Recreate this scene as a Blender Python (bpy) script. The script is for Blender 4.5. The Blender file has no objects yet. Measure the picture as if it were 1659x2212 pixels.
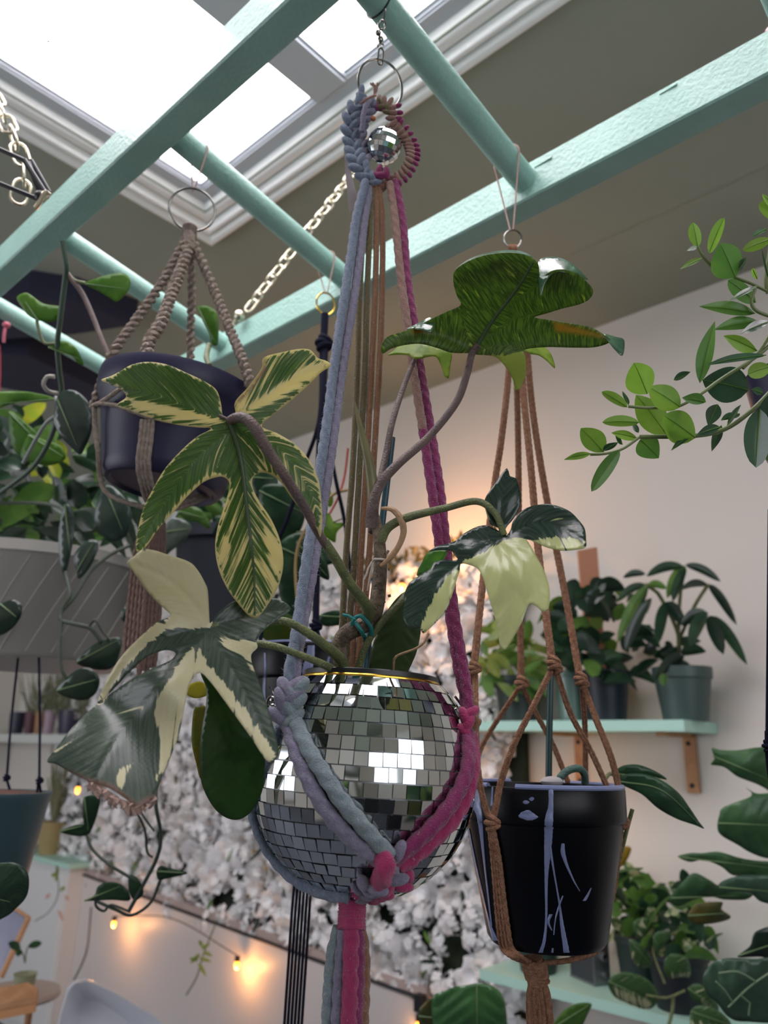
import bpy, bmesh, math, random
import numpy as np
from mathutils import Vector, Matrix
from mathutils.geometry import delaunay_2d_cdt
random.seed(7)
S = bpy.context.scene
COL = S.collection

# ------------------------------------------------------------ camera
FPX, CX, CY = 1661.0, 829.5, 1106.0
def _n(v): v = np.array(v, float); return v / np.linalg.norm(v)
_Z = _n([125, 5406, -1661]); _Y = _n([-1890, -467, -1661]); _Y = _n(_Y - _Z * (_Y @ _Z)); _X = np.cross(_Y, _Z)
RC = np.array([_X, _Y, _Z])                 # camera axes -> room axes
EYE = np.array([0.0, 0.0, 1.5])
cd = bpy.data.cameras.new('camera'); cam = bpy.data.objects.new('camera', cd); COL.objects.link(cam)
S.camera = cam
M4 = Matrix([list(RC[0]) + [0], list(RC[1]) + [0], list(RC[2]) + [1.5], [0, 0, 0, 1]])
cam.matrix_world = M4
cd.sensor_fit = 'VERTICAL'; cd.sensor_height = 36.0; cd.lens = 36.0 * FPX / 2212.0
cd.clip_start = 0.02
cd.dof.use_dof = True; cd.dof.focus_distance = 0.66; cd.dof.aperture_fstop = 6.2

# ------------------------------------------------------------ light and exposure
WIN_PANE = 4.0; SIDE_PANE = 4.5; SKY_PANE = 12.0
w = bpy.data.worlds.new('overcast_sky'); S.world = w; w.use_nodes = True
w.node_tree.nodes['Background'].inputs[0].default_value = (0.80, 0.84, 0.90, 1)
w.node_tree.nodes['Background'].inputs[1].default_value = 1.0
S.view_settings.view_transform = 'Standard'; S.view_settings.look = 'None'
S.view_settings.exposure = -0.5; S.view_settings.gamma = 1.0
S.view_settings.use_curve_mapping = False
S.cycles.use_denoising = True
S.cycles.max_bounces = 7; S.cycles.diffuse_bounces = 4; S.cycles.glossy_bounces = 4
S.cycles.transmission_bounces = 4; S.cycles.transparent_max_bounces = 6
S.cycles.caustics_reflective = False; S.cycles.caustics_refractive = False
S.cycles.sample_clamp_indirect = 4.0

# ------------------------------------------------------------ projection helpers
def W(px, py, d):
    return Vector(EYE + RC @ np.array([(px - CX) * d / FPX, -(py - CY) * d / FPX, -d]))
def ray(px, py): return RC @ np.array([(px - CX) / FPX, -(py - CY) / FPX, -1.0])
def onX(px, py, x): r = ray(px, py); return Vector(EYE + r * (x / r[0]))
def onY(px, py, y): r = ray(px, py); return Vector(EYE + r * (y / r[1]))
def onZ(px, py, z): r = ray(px, py); return Vector(EYE + r * ((z - 1.5) / r[2]))
def PJ(v):
    c = RC.T @ (np.array(v, float) - EYE); return (CX + FPX * c[0] / -c[2], CY - FPX * c[1] / -c[2], -c[2])
def drop(v, z): return Vector((v[0], v[1], z))
VIEW = Vector(RC @ np.array([0, 0, -1.0])); RIGHT = Vector(RC @ np.array([1.0, 0, 0])); UPV = Vector(RC @ np.array([0, 1.0, 0]))
def sph(px, py, c, r):
    """point of the sphere (c, r) that the line of sight through px, py meets first; the rim when it misses"""
    d = Vector(ray(px, py)).normalized(); o = Vector(EYE) - c
    b = o.dot(d); q = o.dot(o) - r * r; h = b * b - q
    if h < 0:
        p = Vector(EYE) + d * (-b); return c + (p - c).normalized() * r
    return Vector(EYE) + d * (-b - math.sqrt(h))

def smooth(pts, step=0.01, closed=False):
    P = [Vector(p) for p in pts]
    if len(P) < 3 and not closed:
        n = max(1, int((P[1] - P[0]).length / step)); return [P[0].lerp(P[1], i / n) for i in range(n + 1)]
    out = []; N = len(P); R = range(N if closed else N - 1)
    for i in R:
        if closed: a, b, c, d = P[(i - 1) % N], P[i], P[(i + 1) % N], P[(i + 2) % N]
        else:
            b, c = P[i], P[i + 1]; a = P[i - 1] if i else b * 2 - c; d = P[i + 2] if i + 2 < N else c * 2 - b
        k = max(1, int((c - b).length / step))
        for j in range(k):
            t = j / k; t2 = t * t; t3 = t2 * t
            out.append(0.5 * ((2 * b) + (c - a) * t + (2 * a - 5 * b + 4 * c - d) * t2 + (3 * b - a - 3 * c + d) * t3))
    if not closed: out.append(P[-1])
    return out

# ------------------------------------------------------------ mesh building
def origin(o):
    v = Vector((0, 0, 0))
    while o is not None: v = v + o.location; o = o.parent
    return v
class MB:
    def __init__(s): s.v = []; s.f = []; s.mi = []; s.cur = 0; s.col = None
    def add(s, vs, fs):
        k = len(s.v); s.v += [tuple(v) for v in vs]; s.f += [tuple(k + i for i in f) for f in fs]; s.mi += [s.cur] * len(fs); return s
    def box(s, c, size, rot=None):
        c = Vector(c); h = [x / 2 for x in size]; R = rot or Matrix.Identity(3)
        vs = [c + R @ Vector((x * h[0], y * h[1], z * h[2])) for x in (-1, 1) for y in (-1, 1) for z in (-1, 1)]
        return s.add(vs, [(0, 1, 3, 2), (4, 6, 7, 5), (0, 4, 5, 1), (2, 3, 7, 6), (0, 2, 6, 4), (1, 5, 7, 3)])
    def span(s, a, b): return s.box([(a[i] + b[i]) / 2 for i in range(3)], [abs(b[i] - a[i]) for i in range(3)])
    def prism(s, poly, vec):
        n = len(poly); vec = Vector(vec); vs = [Vector(p) for p in poly] + [Vector(p) + vec for p in poly]
        return s.add(vs, [tuple(range(n))[::-1], tuple(range(n, 2 * n))] + [(i, (i + 1) % n, n + (i + 1) % n, n + i) for i in range(n)])
    def tube(s, pts, r, seg=8, closed=False, lobes=0, depth=0.0, pitch=0.01, caps=True):
        P = [Vector(p) for p in pts]; N = len(P)
        if N < 2: return s
        T = [((P[(i + 1) % N] - P[(i - 1) % N]) if closed else (P[min(i + 1, N - 1)] - P[max(i - 1, 0)])) for i in range(N)]
        T = [t.normalized() if t.length > 1e-9 else Vector((0, 0, 1)) for t in T]
        u = T[0].orthogonal().normalized(); vs = []; L = 0
        for i in range(N):
            u = (u - T[i] * u.dot(T[i])); u = u.normalized() if u.length > 1e-6 else T[i].orthogonal().normalized()
            w_ = T[i].cross(u); ri = r[i] if hasattr(r, '__len__') else r
            if i: L += (P[i] - P[i - 1]).length
            for j in range(seg):
                a = 2 * math.pi * j / seg; rr = ri
                if lobes: rr = ri * (1 - depth + depth * abs(math.cos(lobes * 0.5 * (a + 2 * math.pi * L / (pitch * lobes)))) * 1.6)
                vs.append(P[i] + (u * math.cos(a) + w_ * math.sin(a)) * rr)
        fs = []
        for i in range(N if closed else N - 1):
            for j in range(seg):
                a = i * seg + j; b = i * seg + (j + 1) % seg; c = ((i + 1) % N) * seg + (j + 1) % seg; d = ((i + 1) % N) * seg + j
                fs.append((a, b, c, d))
        if not closed and caps: fs += [tuple(range(seg))[::-1], tuple(range((N - 1) * seg, N * seg))]
        return s.add(vs, fs)
    def lathe(s, prof, c, seg=48, M=None, a0=0):
        c = Vector(c); M = M or Matrix.Identity(3); vs = []; n = len(prof)
        for j in range(seg):
            a = a0 + 2 * math.pi * j / seg
            vs += [c + M @ Vector((r * math.cos(a), r * math.sin(a), z)) for r, z in prof]
        fs = [(j * n + i, ((j + 1) % seg) * n + i, ((j + 1) % seg) * n + i + 1, j * n + i + 1) for j in range(seg) for i in range(n - 1)]
        return s.add(vs, fs)
    def ball(s, c, r, seg=12, rings=8, M=None):
        if not hasattr(r, '__len__'): r = (r, r, r)
        c = Vector(c); M = M or Matrix.Identity(3); vs = []; fs = []
        for i in range(rings + 1):
            p = math.pi * i / rings
            for j in range(seg):
                a = 2 * math.pi * j / seg
                vs.append(c + M @ Vector((r[0] * math.sin(p) * math.cos(a), r[1] * math.sin(p) * math.sin(a), r[2] * math.cos(p))))
        for i in range(rings):
            for j in range(seg):
                fs.append((i * seg + j, (i + 1) * seg + j, (i + 1) * seg + (j + 1) % seg, i * seg + (j + 1) % seg))
        return s.add(vs, fs)
    def build(s, name, mats, parent=None, smooth_=True, sharp=35):
        o0 = origin(parent)
        me = bpy.data.meshes.new(name); me.from_pydata([(v[0] - o0.x, v[1] - o0.y, v[2] - o0.z) for v in s.v], [], s.f)
        if not isinstance(mats, (list, tuple)): mats = [mats]
        for m in mats: me.materials.append(m)
        if len(mats) > 1: me.polygons.foreach_set('material_index', s.mi)
        if smooth_:
            me.polygons.foreach_set('use_smooth', [True] * len(me.polygons))
            me.update()
            if sharp:
                try: me.set_sharp_from_angle(angle=math.radians(sharp))
                except Exception: pass
        me.update()
        o = bpy.data.objects.new(name, me); COL.objects.link(o); o.parent = parent
        return o
def thing(name, label, cat, loc=(0, 0, 0), group=None):
    o = bpy.data.objects.new(name, None); COL.objects.link(o); o.location = loc; o.empty_display_size = 0.05
    o['label'] = label; o['category'] = cat
    if group: o['group'] = group
    return o
def tag(o, label, cat, group=None, kind=None):
    o['label'] = label; o['category'] = cat
    if group: o['group'] = group
    if kind: o['kind'] = kind
    return o
def struct(o): o['kind'] = 'structure'; return o
def align(z):
    """rotation whose z axis is the given direction"""
    z = Vector(z).normalized(); x = z.orthogonal().normalized(); y = z.cross(x); return Matrix((x, y, z)).transposed()

# ------------------------------------------------------------ materials
def C(h):
    h = h.lstrip('#'); v = [int(h[i:i + 2], 16) / 255 for i in (0, 2, 4)]
    return tuple(x / 12.92 if x <= 0.04045 else ((x + 0.055) / 1.055) ** 2.4 for x in v) + (1,)
def mat(name, col, rough=0.5, metal=0.0, bump=0.0, bscale=60, spec=0.5, var=None, vscale=8, vfac=(0.4, 0.6), sheen=0, emit=None, es=0, coat=0, detail=3):
    m = bpy.data.materials.new(name); m.use_nodes = True; nt = m.node_tree; b = nt.nodes['Principled BSDF']
    col = C(col) if isinstance(col, str) else col
    b.inputs['Base Color'].default_value = col; b.inputs['Roughness'].default_value = rough; b.inputs['Metallic'].default_value = metal
    b.inputs['Specular IOR Level'].default_value = spec; b.inputs['Coat Weight'].default_value = coat
    if sheen: b.inputs['Sheen Weight'].default_value = sheen; b.inputs['Sheen Roughness'].default_value = 0.5
    if emit: b.inputs['Emission Color'].default_value = C(emit); b.inputs['Emission Strength'].default_value = es
    tc = nt.nodes.new('ShaderNodeTexCoord')
    if var:
        n = nt.nodes.new('ShaderNodeTexNoise'); n.inputs['Scale'].default_value = vscale; n.inputs['Detail'].default_value = detail
        nt.links.new(tc.outputs['Object'], n.inputs['Vector'])
        r = nt.nodes.new('ShaderNodeValToRGB'); r.color_ramp.elements[0].position = vfac[0]; r.color_ramp.elements[1].position = vfac[1]
        r.color_ramp.elements[0].color = col; r.color_ramp.elements[1].color = C(var)
        nt.links.new(n.outputs['Fac'], r.inputs[0]); nt.links.new(r.outputs[0], b.inputs['Base Color'])
    if bump:
        n = nt.nodes.new('ShaderNodeTexNoise'); n.inputs['Scale'].default_value = bscale; n.inputs['Detail'].default_value = 4
        nt.links.new(tc.outputs['Object'], n.inputs['Vector'])
        bp = nt.nodes.new('ShaderNodeBump'); bp.inputs['Strength'].default_value = bump; bp.inputs['Distance'].default_value = 0.004
        nt.links.new(n.outputs['Fac'], bp.inputs['Height']); nt.links.new(bp.outputs[0], b.inputs['Normal'])
    return m
def leafmat(name, a, b=None, rough=0.35, trans=0.35, tcol=None, scale=30, fac=(0.45, 0.6), spec=0.5, stretch=None):
    """plain or mottled green leaf: gloss on top of a diffuse and translucent body"""
    m = bpy.data.materials.new(name); m.use_nodes = True; nt = m.node_tree; p = nt.nodes['Principled BSDF']; out = nt.nodes['Material Output']
    p.inputs['Roughness'].default_value = rough; p.inputs['Specular IOR Level'].default_value = spec
    tr = nt.nodes.new('ShaderNodeBsdfTranslucent'); mx = nt.nodes.new('ShaderNodeMixShader'); mx.inputs[0].default_value = trans
    ca = C(a); tr.inputs[0].default_value = C(tcol) if tcol else tuple(min(1, x * 1.7) for x in ca[:3]) + (1,)
    p.inputs['Base Color'].default_value = ca
    tc = nt.nodes.new('ShaderNodeTexCoord')
    n = nt.nodes.new('ShaderNodeTexNoise'); n.inputs['Scale'].default_value = scale; n.inputs['Detail'].default_value = 4
    nt.links.new(tc.outputs['Object'], n.inputs['Vector'])
    if b:
        r = nt.nodes.new('ShaderNodeValToRGB'); r.color_ramp.elements[0].position = fac[0]; r.color_ramp.elements[1].position = fac[1]
        r.color_ramp.elements[0].color = ca; r.color_ramp.elements[1].color = C(b)
        nt.links.new(n.outputs['Fac'], r.inputs[0]); nt.links.new(r.outputs[0], p.inputs['Base Color'])
        if not tcol: nt.links.new(r.outputs[0], tr.inputs[0])
    bp = nt.nodes.new('ShaderNodeBump'); bp.inputs['Strength'].default_value = 0.25; bp.inputs['Distance'].default_value = 0.002
    nt.links.new(n.outputs['Fac'], bp.inputs['Height']); nt.links.new(bp.outputs[0], p.inputs['Normal'])
    nt.links.new(p.outputs[0], mx.inputs[1]); nt.links.new(tr.outputs[0], mx.inputs[2]); nt.links.new(mx.outputs[0], out.inputs[0])
    return m
# ------------------------------------------------------------ the room
XR, YF, YB, XB, ZC = 2.36, 5.6, -2.0, -2.0, 3.0
m_ceil = mat('sage_ceiling_paint', '#989f92', 0.85, bump=0.15, bscale=25, spec=0.2, var='#8f978c', vscale=1.5)
m_wall = mat('warm_white_wall_paint', '#d9d4cc', 0.8, bump=0.1, bscale=40, spec=0.25)
m_trimw = mat('white_gloss_trim', '#f4f6f4', 0.35, bump=0.05, bscale=30)
m_frame = mat('grey_white_skylight_frame', '#bcc2c8', 0.45)
m_floor = mat('grey_shop_floor', '#565a66', 0.6, var='#4a4e5a', vscale=3)
m_mint = mat('mint_painted_wood', '#9ac2b6', 0.42, bump=0.35, bscale=170, var='#94bcb0', vscale=14, coat=0.1)
m_mint2 = mat('mint_shelf_paint', '#b2dccd', 0.45, bump=0.1, bscale=60)
m_navy = mat('dark_navy_beam', '#23243a', 0.7)
m_dark = mat('black_plastic', '#14161c', 0.4)
m_brass = mat('pale_brass', '#d2cbb4', 0.3, metal=0.9)
m_gold = mat('bright_gold', '#d8b04a', 0.2, metal=1.0)
m_steel = mat('dull_steel_ring', '#8f8d88', 0.25, metal=1.0)
def slab(name, a, b, m): o = MB().span(a, b).build(name, m, smooth_=False); return struct(o)
slab('floor', (XB - .1, YB - .1, -.1), (XR + .1, YF + .1, 0), m_floor)
slab('wall_right', (XR, YB - .1, 0), (XR + .1, YF + .1, ZC), m_wall)
slab('wall_far', (XB - .1, YF, 0), (XR, YF + .1, ZC), m_wall)
ly0, ly1, lz0, lz1 = 2.0, 5.2, .7, 2.5
struct(MB().span((XB - .1, YB - .1, 0), (XB, ly0, ZC)).span((XB - .1, ly1, 0), (XB, YF, ZC)).span((XB - .1, ly0, 0), (XB, ly1, lz0)).span((XB - .1, ly0, lz1), (XB, ly1, ZC)).build('wall_left', m_wall, smooth_=False))
# wall behind the camera with the shop window
wx0, wx1, wz0, wz1 = -1.5, 1.0, 1.35, 2.6
mb = MB().span((XB, YB - .1, 0), (wx0, YB, ZC)).span((wx1, YB - .1, 0), (XR, YB, ZC)).span((wx0, YB - .1, 0), (wx1, YB, wz0)).span((wx0, YB - .1, wz1), (wx1, YB, ZC))
struct(mb.build('wall_back', m_wall, smooth_=False))
def pane_mat(name, col, s, tex=True):
    m = bpy.data.materials.new(name); m.use_nodes = True; nt = m.node_tree; b = nt.nodes['Principled BSDF']
    b.inputs['Base Color'].default_value = (0.6, 0.6, 0.6, 1); b.inputs['Roughness'].default_value = 0.3
    b.inputs['Emission Strength'].default_value = s; b.inputs['Emission Color'].default_value = C(col)
    return m
m_day = pane_mat('daylit_shop_window_glass', '#f4f5ff', WIN_PANE); m_day2 = pane_mat('unseen_side_window_glass', '#f4f6ff', SIDE_PANE)
wf = MB()
for x in (wx0, wx1 - .05): wf.span((x, YB - .06, wz0), (x + .05, YB + .02, wz1))
for z in (wz0, wz1 - .05): wf.span((wx0, YB - .06, z), (wx1, YB + .02, z + .05))
wf.span((-.28, YB - .06, wz0), (-.24, YB + .01, wz1))
w2 = struct(wf.build('window_2', m_trimw, smooth_=False))
MB().span((wx0, YB - .05, wz0), (wx1, YB - .04, wz1)).build('pane', m_day, w2, smooth_=False)

wl = MB()  # unseen side window, added to brighten the far left of the room
for y_ in (ly0, (ly0 + ly1) / 2 - .025, ly1 - .05): wl.span((XB - .06, y_, lz0), (XB + .02, y_ + .05, lz1))
for z_ in (lz0, lz1 - .05): wl.span((XB - .06, ly0, z_), (XB + .02, ly1, z_ + .05))
w3 = struct(wl.build('window_3', m_trimw, smooth_=False))
MB().span((XB - .05, ly0, lz0), (XB - .04, ly1, lz1)).build('pane', m_day2, w3, smooth_=False)

# ceiling with the skylight opening (X SX0..SX1, Y SY0..SY1)
SX0, SX1, SY0, SY1 = -0.35, 0.985, 0.05, 1.655
OX, OY = SX1 + .135, SY1 + .19
mb = MB()
g = .045
mb.span((XB, YB, ZC), (SX0 - g, YF, ZC + .1)).span((SX1 + g, YB, ZC), (XR, YF, ZC + .1)).span((SX0 - g, YB, ZC), (SX1 + g, SY0 - g, ZC + .1)).span((SX0 - g, SY1 + g, ZC), (SX1 + g, YF, ZC + .1))
struct(mb.build('ceiling', m_ceil, smooth_=False))
# faint seam board on the ceiling, parallel to the skylight
MBs = MB().span((1.55, -1.0, ZC - .004), (1.90, 2.2, ZC)); struct(MBs.build('trim_3', m_ceil, smooth_=False))
# stepped moulding around the skylight (mitred loop)
def loop_profile(mb, x0, x1, y0, y1, prof):
    """prof = (outward offset, z) pairs swept round a rectangle"""
    rings = []
    for o_, z in prof: rings.append([(x0 - o_, y0 - o_, z), (x1 + o_, y0 - o_, z), (x1 + o_, y1 + o_, z), (x0 - o_, y1 + o_, z)])
    vs = [v for r in rings for v in r]; fs = []
    for i in range(len(prof) - 1):
        for j in range(4): fs.append((i * 4 + j, i * 4 + (j + 1) % 4, (i + 1) * 4 + (j + 1) % 4, (i + 1) * 4 + j))
    mb.add(vs, fs)
def bead(o0, o1, z0, h, n=6):
    return [(o0 + (o1 - o0) * i / n, z0 - h * math.sin(math.pi * i / n)) for i in range(n + 1)]
prof = [(.145, ZC), (.145, ZC - .012)] + bead(.145, .118, ZC - .014, .012) + [(.115, ZC - .006)] + bead(.110, .088, ZC - .012, .010) + [(.085, ZC - .004), (.082, ZC + .002)] \
    + [(.075, ZC - .006), (.060, ZC - .008), (.045, ZC + .004), (.038, ZC + .016), (.036, ZC + .018)]
t1 = MB(); loop_profile(t1, SX0, SX1, SY0, SY1, prof); struct(t1.build('trim_1', m_trimw, sharp=50))
fr = MB(); loop_profile(fr, SX0, SX1, SY0, SY1, [(.05, ZC + .018), (.0, ZC + .018), (-.0, ZC + .022), (-.006, ZC + .022), (-.006, ZC + .028), (-.014, ZC + .028), (-.014, ZC + .04)])
for yb in (1.07, 0.50):                       # mullions between the panes
    fr.span((SX0, yb, ZC + .012), (SX1, yb + .095, ZC + .06))
    for q in (yb - .008, yb + .095): fr.span((SX0, q, ZC + .02), (SX1, q + .008, ZC + .05))
fr.span((0.34, 0.5, ZC + .014), (0.42, 0.51, ZC + .05))
win = struct(fr.build('window_1', m_frame, smooth_=False))
m = bpy.data.materials.new('frosted_skylight_panel'); m.use_nodes = True; nt = m.node_tree; b = nt.nodes['Principled BSDF']
b.inputs['Base Color'].default_value = (.7, .7, .7, 1); b.inputs['Roughness'].default_value = .5
tc = nt.nodes.new('ShaderNodeTexCoord'); n1 = nt.nodes.new('ShaderNodeTexNoise'); n1.inputs['Scale'].default_value = 2.2; n1.inputs['Detail'].default_value = 3
rp = nt.nodes.new('ShaderNodeValToRGB'); rp.color_ramp.elements[0].position = .3; rp.color_ramp.elements[1].position = .62
rp.color_ramp.elements[0].color = C('#f3e6ee'); rp.color_ramp.elements[1].color = C('#fffaff')
nt.links.new(tc.outputs['Object'], n1.inputs['Vector']); nt.links.new(n1.outputs['Fac'], rp.inputs[0]); nt.links.new(rp.outputs[0], b.inputs['Emission Color'])
b.inputs['Emission Strength'].default_value = SKY_PANE
MB().span((SX0 - .02, 1.16, ZC + .034), (SX1 + .02, SY1 + .02, ZC + .044)).build('pane', m, win, smooth_=False)
MB().span((SX0 - .02, .59, ZC + .034), (SX1 + .02, 1.08, ZC + .044)).build('pane', m, win, smooth_=False)
MB().span((SX0 - .02, SY0 - .02, ZC + .034), (SX1 + .02, .51, ZC + .044)).build('pane', m, win, smooth_=False)
lf = onZ(104, 88, ZC + .03)
tag(MB().add([lf + Vector(v) * .5 for v in ((0, -.012, 0), (.014, .002, 0), (.002, .016, 0), (-.008, .004, -.004), (.002, 0, -.003))], [(0, 1, 4), (1, 2, 4), (2, 3, 4), (3, 0, 4)]).build('fallen_leaf', mat('brown_dry_leaf', '#8a8278', .8)),
    'tiny dry leaf scrap lying on the frosted skylight pane', 'leaf')

# dark navy beams under the far left of the ceiling
for i, poly in enumerate([[(-120, 632), (60, 640), (160, 655), (292, 702), (160, 722), (-120, 742)], [(-120, 752), (60, 768), (215, 842), (240, 885), (120, 862), (-120, 812)]]):
    P = [onZ(x, y, 2.90) for x, y in poly]
    tag(MB().prism(P, (0, 0, .10)).build('ceiling_beam', m_navy, smooth_=False), ['upper dark navy beam under the ceiling, behind the mint rungs at far left', 'lower dark navy beam under the ceiling, below the lowest mint rung at far left'][i], 'beam')

# ------------------------------------------------------------ the hanging ladder
lad = thing('hanging_ladder', 'mint green painted wooden ladder hung flat under the skylight as a plant rack', 'ladder', (0.6, .9, 2.28))
xa, xb = .400, .790
def rail(x0, z0, w_, h_, y0, y1):
    mb = MB(); e = .0025
    c = [(x0 + e, z0), (x0 + w_ - e, z0), (x0 + w_, z0 + e), (x0 + w_, z0 + h_ - e), (x0 + w_ - e, z0 + h_), (x0 + e, z0 + h_), (x0, z0 + h_ - e), (x0, z0 + e)]
    mb.prism([(x, y0, z) for x, z in c], (0, y1 - y0, 0)); return mb
zA, zB = 1.5 + .802, 1.5 + .741
rail(xa, zA, .041, .060, -.35, 1.62).build('rail', m_mint, lad, sharp=20)
rail(xb, zB, .041, .060, -.35, 1.62).build('rail', m_mint, lad, sharp=20)
RY = (0.475, .838, 1.188, 1.50)
RR = .0185
def rungz(x): return (zA + .033) + (zB + .033 - zA - .033) * (x - xa - .04) / (xb - xa - .04)
for y in (.12,) + RY:
    a_ = Vector((xa + .03, y, rungz(xa + .03))); b_ = Vector((xb + .012, y, rungz(xb + .012)))
    MB().tube(smooth([a_, b_], .02), RR, 24).build('rung', m_mint, lad)
# paint drips on the near face of the far rail
for px, py in ((1192, 340), (1462, 182)):
    p = onX(px, py, xb - .0005); q = onX(px - 38, py + 22, xb - .0005)
    MB().tube(smooth([q, q.lerp(p, .6), p], .004), [.0006 + .0014 * min(1, i / 6) for i in range(len(smooth([q, q.lerp(p, .6), p], .004)))], 8).build('paint_drip', m_mint, lad)

# chains that carry the ladder
def link_mesh(mb, c, d, side, L, wd, r):
    d = Vector(d).normalized(); s_ = Vector(side); s_ = (s_ - d * s_.dot(d)).normalized(); pts = []
    hl = L / 2 - wd / 2; hw = wd / 2
    for i in range(8): a = -math.pi / 2 + math.pi * i / 7; pts.append(c + d * (hl + hw * math.cos(a)) + s_ * (hw * math.sin(a)))
    for i in range(8): a = math.pi / 2 + math.pi * i / 7; pts.append(c + d * (-hl + hw * math.cos(a)) + s_ * (hw * math.sin(a)))
    mb.tube(pts, r, 8, closed=True)
def chain(name, label, pts, L, wd, r, m, tilt=0.0, gap=None):
    P = smooth(pts, .002); o = thing(name, label, 'chain', P[0]); acc = 0; nxt = 0; k = 0; gap = gap or L - 3.2 * r
    for i in range(1, len(P)):
        acc += (P[i] - P[i - 1]).length
        if acc >= nxt:
            d = (P[min(i + 3, len(P) - 1)] - P[max(i - 3, 0)]).normalized(); a = VIEW.cross(d).normalized(); b_ = a.cross(d)
            an = tilt + (math.pi / 2 if k % 2 else 0) + random.uniform(-.15, .15)
            mb = MB(); link_mesh(mb, P[i], d, a * math.cos(an) + b_ * math.sin(an), L, wd, r); mb.build('link', m, o); k += 1; nxt += gap
    return o
cA = onX(540, 668, xb + .02); cT = Vector((1.02, 1.35, ZC - .01))
chain('ladder_chain', 'pale brass chain running from the far rail up behind the macrame to the ceiling', [W(541, 662, PJ(cA)[2]), W(640, 532, PJ(cA)[2] + .03), W(742, 402, PJ(cA)[2] + .12), W(800, 318, PJ(cA)[2] + .24), W(850, 262, PJ(cA)[2] + .40)], .030, .019, .0022, m_brass, .6)
chain('ladder_chain', 'pale brass chain with long loose links at the left edge above the near rail', [W(-60, 120, 1.16), W(-5, 225, 1.10), W(30, 300, 1.07), W(48, 350, 1.06), W(50, 395, 1.05), W(36, 436, 1.04)], .040, .021, .0021, m_brass, .5, .031)
# eye hook and bead on the far rail
e = thing('screw_eye', 'small brass screw eye with a round bead on the far mint rail', 'hook', W(515, 690, 1.5))
MB().ball(W(517, 682, 1.50), .011, 14, 10).build('bead', m_brass, e)
MB().tube(smooth([W(500, 712, 1.50), W(505, 697, 1.50), W(516, 684, 1.50)], .004), .0035, 8).build('shank', m_brass, e)
MB().tube(smooth([W(530, 668, 1.50), W(541, 656, 1.5)], .004), .002, 6).build('wire', m_steel, e)
# black folding hook clipped on the near rail
h = thing('plant_hanger_hook', 'black plastic folding hanger clipped over the near mint rail at the left edge', 'hook', W(90, 420, 1.0))
for k_, (a_, b_) in enumerate([((52, 345), (98, 418)), ((60, 350), (88, 420)), ((66, 346), (106, 416))]):
    MB().tube(smooth([W(*a_, 1.0 + k_ * .006), W(*b_, 1.0 + k_ * .006)], .01), .0035, 8).build('strut', m_dark, h)
for a_, b_ in [((-60, 296), (52, 346)), ((-60, 372), (82, 430))]:
    MB().tube(smooth([W(*a_, 1.005), W(*b_, 1.005)], .01), .003, 8).build('arm', m_dark, h)
MB().ball(W(88, 424, 1.0), .008, 10, 8).build('pivot', m_dark, h)
MB().tube(smooth([W(94, 432, 1.0), W(106, 420, 1.0), W(98, 414, .995), W(84, 440, .995), W(76, 450, .995)], .003), .0032, 8).build('clip', m_brass, h)
# ------------------------------------------------------------ mirror ball planter
def tape(name, m): return m
m_mirror = mat('mirror_tile', '#e2e8e8', 0.03, metal=1.0)
m_grout = mat('silver_ball_shell', '#8d9092', 0.35, metal=0.7)
m_potblk = mat('black_nursery_plastic', '#161a1a', 0.35)
m_soil = mat('dark_potting_mix', '#2a211b', 0.95, bump=1, bscale=200)
BC = W(787, 1682, .640); BS = .640 / FPX; BR = 237 * BS
BT = Matrix.Rotation(math.radians(2.5), 3, VIEW)            # the ball hangs a touch out of true
def ballprof():
    out = []
    for i in range(0, 60):
        z = 205 - i * 7.4
        if z < -236: z = -236
        r = math.sqrt(max(0, 237 ** 2 - z * z))
        if z > 0: r += 34 * max(0, (z - 60) / 145) ** 1.5 * 1.0
        out.append((r, z))
        if z <= -236: break
    return out
BP = ballprof()
ball = thing('mirror_ball_planter', 'large silver mirror ball planter hanging in the centre, covered in square tiles', 'planter', BC)
sh = MB(); sh.lathe([((r - 3.0) * BS, z * BS) for r, z in BP] + [(0, -234 * BS)], BC, 72, BT)
sh.lathe([((r - 12) * BS, z * BS) for r, z in BP[:12]], BC, 72, BT)
sh.build('ball_shell', m_grout, ball)
rim = MB(); r0 = BP[0][0] * BS
rim.tube([BC + BT @ Vector((r0 * math.cos(a) * .985, r0 * math.sin(a) * .985, 206 * BS)) for a in [2 * math.pi * i / 72 for i in range(72)]], 4.2 * BS, 10, closed=True)
rim.build('brass_rim', m_gold, ball)
tl = MB(); cum = [0]
for i in range(1, len(BP)): cum.append(cum[-1] + math.dist(BP[i], BP[i - 1]))
def at(s):
    s = min(s, cum[-1] - 1e-6); i = max(j for j in range(len(cum)) if cum[j] <= s); i = min(i, len(BP) - 2); t = (s - cum[i]) / (cum[i + 1] - cum[i])
    return tuple(BP[i][k] + (BP[i + 1][k] - BP[i][k]) * t for k in (0, 1))
s_ = 5.0; TP = 27.6; rnd = random.Random(11); row = 0
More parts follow.
